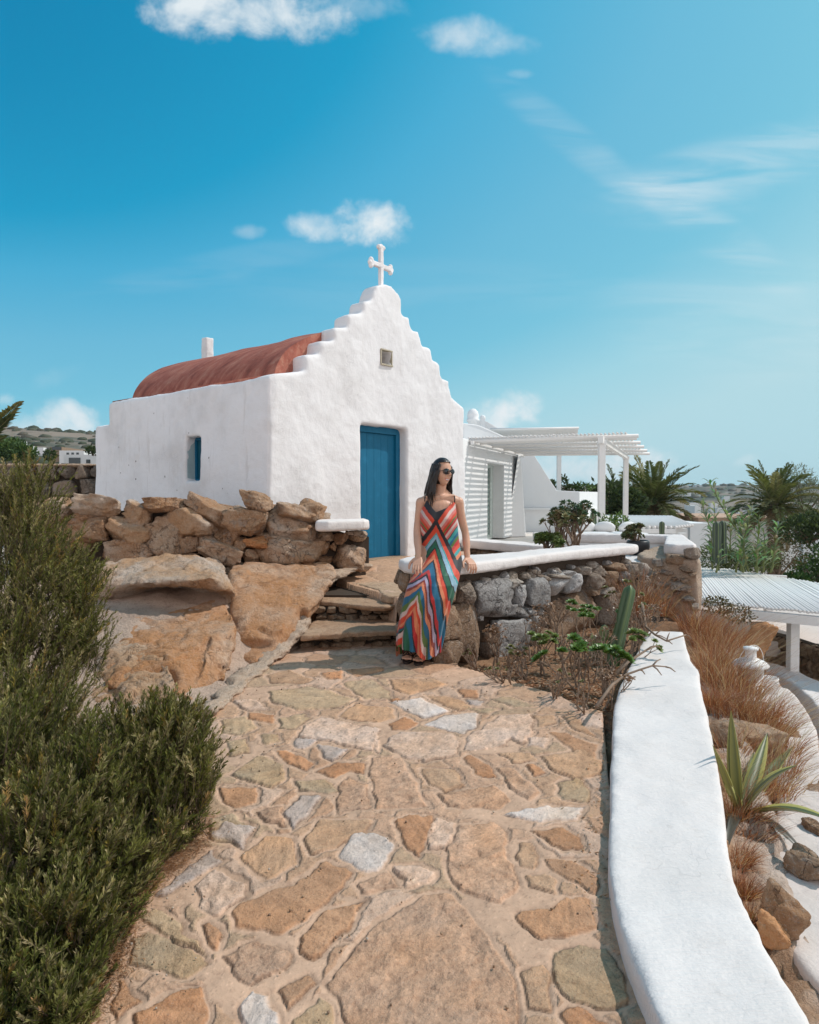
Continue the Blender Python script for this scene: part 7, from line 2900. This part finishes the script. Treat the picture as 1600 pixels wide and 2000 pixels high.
# collar bones and shoulders
smooth_tube(body, [Q(855, 972, 5.40), Q(838, 976, 5.41), Q(823, 981, 5.42)], [.034, .036, .037], 16)
smooth_tube(body, [Q(861, 971, 5.40), Q(880, 975, 5.42), Q(895, 980, 5.44)], [.034, .036, .037], 16)
smooth_tube(body, [Q(856, 974, 5.375), Q(832, 970, 5.385)], [.010, .008], 8)
smooth_tube(body, [Q(862, 973, 5.375), Q(886, 968, 5.395)], [.010, .008], 8)
smooth_tube(body, [Q(859, 952, 5.43), Q(846, 967, 5.43), Q(828, 977, 5.42)], [.028, .030, .032], 14)
smooth_tube(body, [Q(860, 952, 5.43), Q(873, 966, 5.435), Q(890, 976, 5.44)], [.028, .030, .032], 14)
# arms
smooth_tube(body, [Q(822, 981, 5.42), Q(820, 1000, 5.42), Q(817, 1022, 5.42), Q(815, 1040, 5.40), Q(816, 1058, 5.35), Q(817, 1075, 5.29), Q(817, 1089, 5.245)],
            [.040, .036, .033, .030, .031, .025, (.022, .018)], 18)
smooth_tube(body, [Q(896, 980, 5.44), Q(899, 1000, 5.46), Q(904, 1022, 5.48), Q(909, 1041, 5.49), Q(911, 1060, 5.47), Q(912, 1078, 5.45), Q(913, 1091, 5.43)],
            [.040, .036, .033, .030, .031, .025, (.022, .018)], 18)


def hand(wr, palm_end, nrm, curls, thumb, width=.072):
    """wr, palm_end: positions; nrm: back-of-hand normal; curls: four lists of three (forward, inward) bone vectors"""
    ax = (palm_end - wr).normalized()
    sd = ax.cross(nrm).normalized()
    L = (palm_end - wr).length
    for k in range(5):
        o_ = (k / 4 - .5) * width * .78
        smooth_tube(body, [wr + sd * o_ * .45 - nrm * .002, wr + ax * L * .5 + sd * o_ * .9, palm_end + sd * o_ * 1.0], [(.015, .012), (.014, .0115), (.0095, .009)], 10, 4)
    lens = [.074, .082, .077, .060]
    for k in range(4):
        o_ = (k / 3 - .5) * width * .82
        p = palm_end + sd * o_ - ax * .006
        P, rd = [p], [.0098]
        for j, (fw, dn) in enumerate(curls[k]):
            seg = lens[k] * (.46, .31, .23)[j]
            p = p + (ax * fw - nrm * dn + sd * (o_ * 2.2)).normalized() * seg
            P.append(p)
            rd.append((.0088, .0080, .0066)[j])
        smooth_tube(body, P, rd, 10, 4)
    b = wr + ax * L * .28 + sd * thumb[0] * width * .42
    P = [b, b + (ax * .55 + sd * thumb[0] * .75 - nrm * .25).normalized() * .034]
    P.append(P[-1] + (ax * .85 + sd * thumb[0] * .35 - nrm * .3).normalized() * .028)
    P.append(P[-1] + (ax * .9 + sd * thumb[0] * .1 - nrm * .4).normalized() * .022)
    smooth_tube(body, P, [.015, .0118, .0102, .0078], 10, 4)


hand(Q(817, 1088, 5.25), Q(815, 1104, 5.185), Vector((-.25, -.75, .60)).normalized(),
     [[(1, .10), (1, .35), (1, .55)], [(1, .08), (1, .3), (1, .5)], [(1, .12), (1, .4), (1, .6)], [(1, .2), (1, .5), (1, .7)]], (1,))
hand(Q(913, 1090, 5.43), Q(922, 1102, 5.365), Vector((.25, -.45, .85)).normalized(),
     [[(.9, .5), (.4, 1), (.1, 1)], [(.9, .55), (.3, 1), (.0, 1)], [(.9, .6), (.3, 1), (.0, 1)], [(.8, .6), (.3, 1), (.1, 1)]], (1,))
# legs and feet
smooth_tube(body, [Q(838, 1092, 5.40), Q(826, 1130, 5.25), Q(818, 1168, 5.14)], [.085, .075, .055], 18)
smooth_tube(body, [Q(866, 1092, 5.40), Q(858, 1130, 5.25), Q(848, 1170, 5.13)], [.085, .075, .055], 18)
smooth_tube(body, [Q(818, 1168, 5.14), Q(812, 1205, 5.20), Q(806, 1250, 5.27), Q(804, 1275, 5.30)], [.055, .050, .035, .032], 16)
smooth_tube(body, [Q(848, 1170, 5.13), Q(838, 1205, 5.17), Q(826, 1250, 5.20), Q(822, 1278, 5.215)], [.055, .050, .035, .032], 16)


def foot(heel, toe, w=.040):
    ax = (toe - heel)
    L = ax.length
    ax.normalize()
    sd = ax.cross(Vector((0, 0, 1))).normalized()
    smooth_tube(body, [heel + Vector((0, 0, .035)), heel + ax * L * .35 + Vector((0, 0, .040)), heel + ax * L * .72 + Vector((0, 0, .026)), heel + ax * L * .80 + Vector((0, 0, .022))],
                [(w * .75, .030), (w * .85, .030), (w, .018), (w * .9, .013)], 16)
    smooth_tube(body, [heel + ax * .01 + Vector((0, 0, .09)), heel + ax * .03 + Vector((0, 0, .045))], [.030, .030], 14)
    for k in range(5):
        o_ = (k / 4 - .5) * w * 1.65
        l = L * (.20, .205, .19, .17, .14)[k]
        p = heel + ax * L * .78 + sd * o_ + Vector((0, 0, .020))
        smooth_tube(body, [p, p + ax * l * .55 + Vector((0, 0, .004)), p + ax * l], [.0095 if k else .0125, .0085 if k else .012, .0075 if k else .0105], 8, 3)


h1, t1 = Vector((.005, 5.315, .02)) - po, Vector((-.020, 5.125, .02)) - po
h2, t2 = Vector((.085, 5.235, .02)) - po, Vector((.062, 5.045, .02)) - po
h1, t1 = Vector((.000, 5.38, .02)) - po, Vector((-.022, 5.19, .02)) - po
h2, t2 = Vector((.088, 5.33, .02)) - po, Vector((.062, 5.14, .02)) - po
foot(h1, t1)
foot(h2, t2)

# head, sculpted in its own frame (x to her left, y forward, z up)
HC = Q(862.5, 922.5, 5.385)
hf = Vector((math.sin(R(40)), -math.cos(R(40)), -.06)).normalized()
hr_ = hf.cross(Vector((.05, 0, 1))).normalized()
hu = hr_.cross(hf).normalized()
HM = np.array([tuple(hr_), tuple(hf), tuple(hu)])       # rows: axes


def head_shape(V, scale=1.0):
    """unit sphere points -> head surface in local coordinates"""
    x, y, z = V[:, 0] * .070, V[:, 1] * .090, V[:, 2] * .108
    t = np.clip(-z / .108, 0, 1)
    x = x * (1 - .42 * t ** 1.5)
    y = np.where(y > 0, y * (1 - .10 * t), y * (1 - .35 * t))
    y = y + .012 * t
    y = np.where(y > .06, .06 + (y - .06) * .75, y)
    G = lambda a, b, sa, sb: np.exp(-((x - a) / sa) ** 2 - ((z - b) / sb) ** 2) * (V[:, 1] > 0)
    y = y + .010 * G(0, .012, .010, .022) + .024 * G(0, -.016, .0105, .014) + .012 * G(0, -.004, .009, .014)
    y = y - .007 * (G(.030, .010, .016, .012) + G(-.030, .010, .016, .012))
    y = y + .006 * G(0, -.047, .022, .007) + .006 * G(0, -.060, .018, .006) - .003 * G(0, -.0535, .022, .003)
    y = y + .010 * G(0, -.088, .020, .014) + .005 * (G(.036, -.028, .018, .018) + G(-.036, -.028, .018, .018))
    return np.c_[x, y, z] * scale


def uvsphere(nu, nv):
    th = np.linspace(0, np.pi, nv)
    ph = np.linspace(0, 2 * np.pi, nu, endpoint=False)
    T, P_ = np.meshgrid(th, ph, indexing='ij')
    V = np.c_[(np.sin(T) * np.cos(P_)).ravel(), (np.sin(T) * np.sin(P_)).ravel(), np.cos(T).ravel()]
    i = (np.arange(nv - 1)[:, None] * nu + np.arange(nu)[None, :]).ravel()
    j = (np.arange(nv - 1)[:, None] * nu + (np.arange(nu)[None, :] + 1) % nu).ravel()
    return V, np.c_[i, i + nu, j + nu, j]


SV_, SF_ = uvsphere(120, 90)
HV = head_shape(SV_) @ HM + np.array(tuple(HC))
body.add([tuple(v) for v in HV], [tuple(f) for f in SF_])
for sx in (-1, 1):
    c = HC + hr_ * sx * .068 - hf * .004 - hu * .006
    body.ball(c, 1, 12, 9, (.010, .014, .028))
bo_ = body.build('body', M['white'], person, True)
m_ = bo_.modifiers.new('r', 'REMESH')
m_.mode, m_.voxel_size = 'VOXEL', .0034
m_ = bo_.modifiers.new('s', 'SMOOTH')
m_.iterations, m_.factor = 3, .5
bake(bo_)
V_, N_ = get_np(bo_.data)
loc = (V_ - np.array(tuple(HC))) @ HM.T
skin = np.array((.60, .335, .225))
C_ = np.tile(skin, (len(V_), 1)) * (1 + .06 * fbm(V_ * 30, 3, 5))[:, None]
front_ = (loc[:, 1] > .055) & (np.abs(loc[:, 2] + .053) < .03)
x_, z_ = loc[:, 0], loc[:, 2]
curve_ = -.056 + 14 * x_ ** 2
lips = front_ & (np.abs(x_) < .027) & (np.abs(z_ - curve_) < .0085 - 6 * x_ ** 2)
teeth = front_ & (np.abs(x_) < .021) & (np.abs(z_ - curve_ - .0005) < .0036 - 5 * x_ ** 2)
C_[lips] = (.50, .16, .13)
C_[teeth] = (.78, .74, .70)
nails = (V_[:, 2] < 0.05) & (V_[:, 1] < t1.y + .06)
me_ = bo_.data
ca_ = me_.color_attributes.new('Col', 'FLOAT_COLOR', 'POINT')
c4 = np.ones((len(V_), 4), np.float32)
c4[:, :3] = C_
ca_.data.foreach_set('color', c4.ravel())
me_.materials.clear()


def mat_skin():
    m, g, b = new_mat('skin', .45, .35)
    a = g.n('ShaderNodeAttribute', attribute_name='Col')
    g.set(b.inputs['Base Color'], a.outputs['Color'])
    b.inputs['Subsurface Weight'].default_value = .12
    b.inputs['Subsurface Radius'].default_value = (.012, .005, .003)
    b.inputs['Subsurface Scale'].default_value = 1.0
    return m


me_.materials.append(mat_skin())
me_.polygons.foreach_set('use_smooth', np.ones(len(me_.polygons), bool))

# ---- dress
K = {'bk': srgb(30, 26, 32), 'or': srgb(222, 72, 40), 'pe': srgb(232, 138, 96), 'cr': srgb(226, 196, 186), 'gr': srgb(24, 98, 70), 'te': srgb(22, 104, 138), 'lb': srgb(150, 186, 204),
     'rd': srgb(200, 42, 44), 'ol': srgb(92, 118, 50), 'br': srgb(150, 50, 34), 'li': srgb(186, 170, 192), 'tq': srgb(60, 165, 165), 'pk': srgb(226, 120, 110)}
K = {k: tuple(x * .76 + .014 for x in v) for k, v in K.items()}
CH_ = [(0, 'bk'), (735, 'or'), (790, 'tq'), (806, 'lb'), (845, 'bk'), (856, 'gr'), (908, 'bk'), (922, 'or'), (962, 'pe'), (1000, 'bk'), (1018, 'te'), (1075, 'rd'), (1103, 'bk'), (1120, 'li'), (1148, 'br'),
       (1170, 'pe'), (1196, 'te'), (1232, 'ol'), (1262, 'cr'), (1298, 'or'), (1342, 'pe'), (1384, 'rd'), (1416, 'bk'), (1428, 'te'), (1478, 'gr'), (1528, 'bk'), (1542, 'cr'), (1590, 'or'), (1650, 'ol'), (1700, 'pe'), (1760, 'te'), (1800, 'rd')]
BD_ = [(0, 'bk'), (722, 'or'), (770, 'cr'), (806, 'pk'), (836, 'or'), (866, 'ol'), (884, 'rd'), (912, 'cr'), (940, 'pk'), (965, 'bk'), (975, 'tq'), (1015, 'te'), (1045, 'ol'), (1075, 'rd'), (1110, 'or'), (1150, 'tq'), (1190, 'pe'), (1230, 'bk')]


def dress_color(u, v):
    cg = np.arange(600, 1900, 5.0)
    xc = np.interp(cg, [700, 800, 870, 940, 1000, 1090, 1180, 1270, 1345, 1430, 1530, 1700], [608, 610, 605, 600, 590, 548, 505, 462, 450, 410, 350, 320])
    kr = np.interp(cg, [700, 800, 870, 940, 1000, 1090, 1270, 1430], [2.0, 2.4, 3.0, 4.0, 5.0, 6.5, 8.0, 11.0])
    kl = np.interp(cg, [700, 900, 1000, 1090, 1180, 1270, 1430], [1.45, 1.3, 1.0, .62, .7, 1.4, 1.5])
    res = np.empty(len(u))
    for s0 in range(0, len(u), 20000):
        uu, vv = u[s0:s0 + 20000, None], v[s0:s0 + 20000, None]
        du = uu - xc[None, :]
        g_ = cg[None, :] + np.where(du > 0, kr[None, :] * du, -kl[None, :] * du) - vv
        k = np.argmax(g_ >= 0, axis=1)
        k = np.maximum(k, 1)
        r_ = np.arange(len(k))
        ga, gb = g_[r_, k - 1], g_[r_, k]
        res[s0:s0 + 20000] = cg[k - 1] + 5 * np.clip(-ga / np.where(np.abs(gb - ga) < 1e-6, 1, gb - ga), 0, 1)
    b = v + 1.35 * np.abs(u - 610)
    out = np.zeros((len(u), 3))
    for i, (c, k) in enumerate(CH_):
        hi = CH_[i + 1][0] if i + 1 < len(CH_) else 1e9
        out[(res >= c) & (res < hi)] = K[k]
    bod = res < 682
    for i, (c, k) in enumerate(BD_):
        hi = BD_[i + 1][0] if i + 1 < len(BD_) else 1e9
        out[bod & (b >= c) & (b < hi)] = K[k]
    return out


NR, NS = 300, 340
lev = [(545, 520, 752), (600, 508, 758), (640, 488, 765), (690, 486, 768), (750, 488, 774), (820, 492, 780), (900, 494, 790), (960, 492, 800), (1010, 480, 808), (1060, 462, 808), (1110, 440, 794), (1160, 412, 784),
       (1200, 393, 774), (1250, 376, 760), (1300, 363, 745), (1400, 342, 716), (1500, 322, 690), (1600, 303, 670), (1700, 298, 645), (1780, 300, 628), (1840, 306, 615)]
dep = [(545, 5.40, .075), (640, 5.39, .098), (690, 5.385, .105), (760, 5.40, .10), (840, 5.42, .095), (900, 5.42, .10), (1000, 5.39, .13), (1060, 5.34, .16), (1120, 5.26, .17), (1200, 5.20, .16), (1300, 5.17, .145), (1400, 5.18, .14), (1600, 5.21, .145), (1840, 5.23, .15)]
Lv = np.array(lev, float)
Dp = np.array(dep, float)
th = np.linspace(0, 2 * np.pi, NS, endpoint=False)
fr = -np.sin(th)            # 1 at the front (towards the camera)
cx_ = np.cos(th)
# top edge of the dress for every column
u_top = 630 + cx_ * 128
vt_front = np.interp(u_top, [505, 520, 560, 612, 690, 752, 765], [600, 548, 592, 640, 605, 560, 600])
vt = np.where(fr > -.05, vt_front, 600)
hem = 1768 + 30 * np.cos(th * 1.0 - .6) + 12 * np.sin(th * 9) + np.interp(cx_, [-1, 0, 1], [-25, 5, 0])
hem = np.where(fr > 0, np.interp(cx_, [-1, -.6, -.1, .3, 1], [1672, 1692, 1706, 1770, 1730]), 1770)
rowsV, rowsC = [], []
for i in range(NR):
    f = i / (NR - 1)
    v = vt + (hem - vt) * f
    l = np.interp(v, Lv[:, 0], Lv[:, 1])
    r = np.interp(v, Lv[:, 0], Lv[:, 2])
    dc = np.interp(v, Dp[:, 0], Dp[:, 1])
    dd = np.interp(v, Dp[:, 0], Dp[:, 2])
    g_ = np.clip((v - 760) / 1000, 0, 1)
    g2 = np.clip((v - 1050) / 600, 0, 1)
    fold = g_ * .08 * np.sin(th * 9 + 1.2 + g_ * 1.5) + g2 * .12 * np.sin(th * 15 + .4 - g2 * 2) + .02 * g_ * np.sin(th * 23 + v * .004) + .018 * np.sin(th * 5 + v * .012) * (1 - g2)
    edge = 1 - np.abs(cx_) ** 6
    fo = 1 + fold * (.25 + .75 * edge)
    u = (l + r) / 2 + (r - l) / 2 * cx_ * (1 + fold * .25)
    # bust and knees
    w1 = np.exp(-((v - 690) / 70) ** 2) * (np.exp(-((u - 560) / 45) ** 2) + np.exp(-((u - 690) / 45) ** 2)) * .022
    w2 = np.exp(-((v - 1300) / 130) ** 2) * (np.exp(-((u - 460) / 60) ** 2) + .8 * np.exp(-((u - 600) / 55) ** 2)) * .035
    y = dc - fr * dd * fo - (w1 + w2) * (fr > 0)
    px, py = 700 + u / 4, 840 + v / 4
    # unproject each vertex at its mean depth so that the outline stays put
    a = (px - 800) / F
    b_ = (1000 - py) / F
    den = CP - b_ * SP
    X = a / den * y
    Z = EYE.z + (SP + b_ * CP) / den * dc
    rowsV.append(np.c_[X, y, Z])
    rowsC.append(np.c_[u + fold * 60, v])
DV = np.vstack(rowsV) - np.array(tuple(po))
UVp = np.vstack(rowsC)
DC = dress_color(UVp[:, 0] + 3 * fbm(DV * 25, 2, 7), UVp[:, 1] + 4 * fbm(DV * 20, 2, 8))
DC = DC * (1 + .10 * fbm(DV * np.array((60, 60, 14)), 3, 9))[:, None]
i_ = (np.arange(NR - 1)[:, None] * NS + np.arange(NS)[None, :]).ravel()
j_ = (np.arange(NR - 1)[:, None] * NS + (np.arange(NS)[None, :] + 1) % NS).ravel()
DF = np.c_[i_, j_, j_ + NS, i_ + NS]


def mat_cloth():
    m, g, b = new_mat('striped_silk', .6, .25)
    a = g.n('ShaderNodeAttribute', attribute_name='Col')
    g.set(b.inputs['Base Color'], a.outputs['Color'])
    b.inputs['Sheen Weight'].default_value = .15
    bump(g, b, g.noise(coords(g, 'Position'), 45, 3), .12, .01)
    return m


M['cloth'] = mat_cloth()
dress = mesh_np('dress', DV, DF, M['cloth'], person, True, np.clip(DC, 0, 1))
tag(dress, 'long sundress of multicoloured chevron stripes with black v-neck')
sm_ = dress.modifiers.new('s', 'SOLIDIFY')
sm_.thickness, sm_.offset = .003, -1
M['black_cloth'] = mat_plain('black_cloth', (.015, .013, .018), .7, .2, .2, 30)
for pts in ([(830, 979, 5.335), (830, 973, 5.358), (831, 968, 5.40), (832, 969, 5.45), (835, 985, 5.49)], [(888, 981, 5.34), (888.5, 974, 5.372), (888, 968.5, 5.41), (887, 969, 5.47), (884, 985, 5.50)]):
    mb = MB()
    mb.tube([Q(*p) for p in pts], .0042, 6)
    mb.build('strap', M['black_cloth'], dress, True)


# ---- hair
def mat_hair():
    m, g, b = new_mat('dark_brown_hair', .38, .5)
    v = coords(g, 'Position')
    mp = g.n('ShaderNodeMapping', ins={0: v})
    mp.inputs['Scale'].default_value = (160, 160, 6)
    n1 = g.noise(mp.outputs[0], 1.0, 4, .6)
    g.set(b.inputs['Base Color'], g.ramp(n1, [(.3, (.008, .005, .004)), (.7, (.035, .019, .013))]))
    bump(g, b, n1, .5, .004)
    return m


M['hair'] = mat_hair()
mbh = MB()
SVh, SFh = uvsphere(160, 120)
hs = head_shape(SVh)
nrm_ = hs / np.linalg.norm(hs, axis=1)[:, None]
hsx = hs + nrm_ * np.where(hs[:, 2] > 0, .010, .008)[:, None]
line = .030 + .55 * np.clip(hs[:, 2] - .028, -1, .03) + .35 * np.clip(hs[:, 2] - .058, 0, .03) + .15 * (hs[:, 2] < .06) * 0
keepv = (hs[:, 1] < .028 - .3 * np.abs(hs[:, 0]) * 0) | (hs[:, 2] > .078 - .22 * np.abs(hs[:, 0]) + .0)
hsx[:, 2] -= .004 * np.exp(-(hs[:, 0] / .006) ** 2) * (hs[:, 2] > .06)
keepf = keepv[SFh].all(axis=1) & (hs[SFh][:, :, 2].mean(axis=1) > -.085)
W_ = hsx @ HM + np.array(tuple(HC))
mbh.add([tuple(v) for v in W_], [tuple(f) for f in SFh[keepf]])
rs = random.Random(8)
for k in range(150):
    side = -1 if k % 2 else 1
    phi = R(rs.uniform(66, 180))
    x0, y0 = side * math.sin(phi) * .077, math.cos(phi) * .095 + .012
    z0 = rs.uniform(-.035, .045)
    lx = x0 * (1 - abs(z0) * 2)
    p0 = HC + hr_ * lx + hf * y0 + hu * (z0 + .02)
    img_left = (hr_ * x0 + hf * y0).x < .0
    L = rs.uniform(.20, .27)
    out = rs.uniform(.0, .035) if img_left else rs.uniform(-.015, .006)
    wind = -.02 if img_left else .0
    P = [p0]
    for j in range(1, 7):
        t = j / 6
        q = p0 + Vector((wind * t * 1.5 - out * t * t * (1 if img_left else -.4), .010 * math.sin(t * 3) + .02 * t, -L * t)) + (hr_ * x0 * .05 - hf * .01) * math.sin(t * 3.1)
        q += Vector((rs.uniform(-.004, .004), rs.uniform(-.004, .004), 0))
        P.append(q)
    r0 = rs.uniform(.0065, .011)
    mbh.tube(P, [r0 * .8, r0, r0, r0 * .95, r0 * .8, r0 * .55, r0 * .15], 7)
for k in range(14):
    p0 = HC - hr_ * .06 - hf * .03 + hu * rs.uniform(-.10, -.05)
    P = [p0 + Vector((-.03 * t - .05 * t * t * rs.uniform(.6, 1.3), .01 * t, -.15 * t + rs.uniform(-.004, .004))) for t in (0, .25, .5, .75, 1)]
    mbh.tube(P, [.0018, .0016, .0013, .001, .0005], 4)
mbh.build('hair', M['hair'], person, True)

# ---- sunglasses
M['lens'] = mat_plain('dark_lens', (.012, .014, .018), .06, .7, .1, 5)
M['frame_black'] = mat_plain('black_frame', (.015, .012, .012), .3, .5, .1, 5)
gl = None
mg = MB()
for sx in (-1, 1):
    c = HC + hr_ * sx * .031 + hf * .091 + hu * .008
    ring = [c + hr_ * math.cos(a) * .0255 + hu * math.sin(a) * .0215 - hf * (abs(math.cos(a) * .0255 + sx * .03) - .03) * .35 for a in np.linspace(0, 2 * math.pi, 21)]
    mg.tube(ring, .0024, 6, cap=False)
    mg.tube([c + hr_ * sx * .0255 + hf * -.003 + hu * .007, HC + hr_ * sx * .070 + hf * .06 + hu * .010, HC + hr_ * sx * .077 + hf * .0 + hu * .006], .0022, 6)
mg.tube([HC + hr_ * -.007 + hf * .093 + hu * .012, HC + hf * .096 + hu * .014, HC + hr_ * .007 + hf * .093 + hu * .012], .0022, 6)
sg = mg.build('sunglasses', M['frame_black'], person, True)
for sx in (-1, 1):
    c = HC + hr_ * sx * .031 + hf * .0905 + hu * .008
    m2 = MB()
    vs = [c + hf * .003] + [c + hr_ * math.cos(a) * .0250 + hu * math.sin(a) * .0210 for a in np.linspace(0, 2 * math.pi, 20, endpoint=False)]
    vs2 = [v - hf * .002 for v in vs]
    m2.add(vs + vs2, [(0, 1 + k, 1 + (k + 1) % 20) for k in range(20)] + [(21, 22 + (k + 1) % 20, 22 + k) for k in range(20)] + [(1 + k, 22 + k, 22 + (k + 1) % 20, 1 + (k + 1) % 20) for k in range(20)])
    m2.build('lens', M['lens'], sg, True)

# ---- sandals and bracelet
M['leather'] = mat_plain('dark_leather', (.035, .022, .018), .6, .3, .3, 40)
for heel, toe in ((h1, t1), (h2, t2)):
    ax = (toe - heel).normalized()
    sd = ax.cross(Vector((0, 0, 1))).normalized()
    mb = MB()
    L = (toe - heel).length
    out = []
    for k in range(28):
        a = 2 * math.pi * k / 28
        w = .038 + .006 * math.cos(a)
        out.append(heel + ax * (L * .52 + math.cos(a) * (L * .55 + .012)) + sd * math.sin(a) * w)
    mb.prism([(p.x, p.y) for p in out], .002 - po.z, .020 - po.z)
    sn_ = mb.build('sandal', M['leather'], person, bevel=.003)
    for f, zz, w, z0 in ((.80, .046, .043, .02), (.62, .066, .043, .02), (.30, .085, .038, .02)):
        m2 = MB()
        c = heel + ax * L * f
        m2.tube([c + sd * w * math.cos(a) + Vector((0, 0, -.0 + (zz - 0) * math.sin(a))) for a in np.linspace(0, math.pi, 13)], .0048, 6)
        m2.build('strap', M['leather'], sn_, True)
    m2 = MB()
    m2.tube([heel + ax * L * .62 + sd * .043 + Vector((0, 0, .01)), heel + ax * L * .72 + Vector((0, 0, .062)), heel + ax * L * .80 - sd * .043 + Vector((0, 0, .01))], .0045, 6)
    m2.build('strap', M['leather'], sn_, True)
M['gold'] = mat_plain('gold', (.65, .42, .16), .3, .5, .1, 5, 1.0)
c = Q(817, 1085, 5.257)
mb = MB()
mb.tube([c + Vector((math.cos(a) * .026, math.sin(a) * .022, .006 * math.sin(a))) for a in np.linspace(0, 2 * math.pi, 19)], .0025, 6, cap=False)
mb.build('bracelet', M['gold'], person, True)
# ================================================================ thin sea haze
mb = MB()
mb.box((0, 1050, 10), (3200, 2200, 130))
hz = bpy.data.materials.new('haze')
hz.use_nodes = True
hz.node_tree.nodes.clear()
_o = hz.node_tree.nodes.new('ShaderNodeOutputMaterial')
_v = hz.node_tree.nodes.new('ShaderNodeVolumePrincipled')
_v.inputs['Color'].default_value = (.80, .88, .95, 1)
_v.inputs['Density'].default_value = 0.00014
_v.inputs['Anisotropy'].default_value = 0.3
hz.node_tree.links.new(_v.outputs[0], _o.inputs['Volume'])
haze = mb.build('haze', hz)
tag(haze, kind='stuff')
S.cycles.volume_bounces = 0
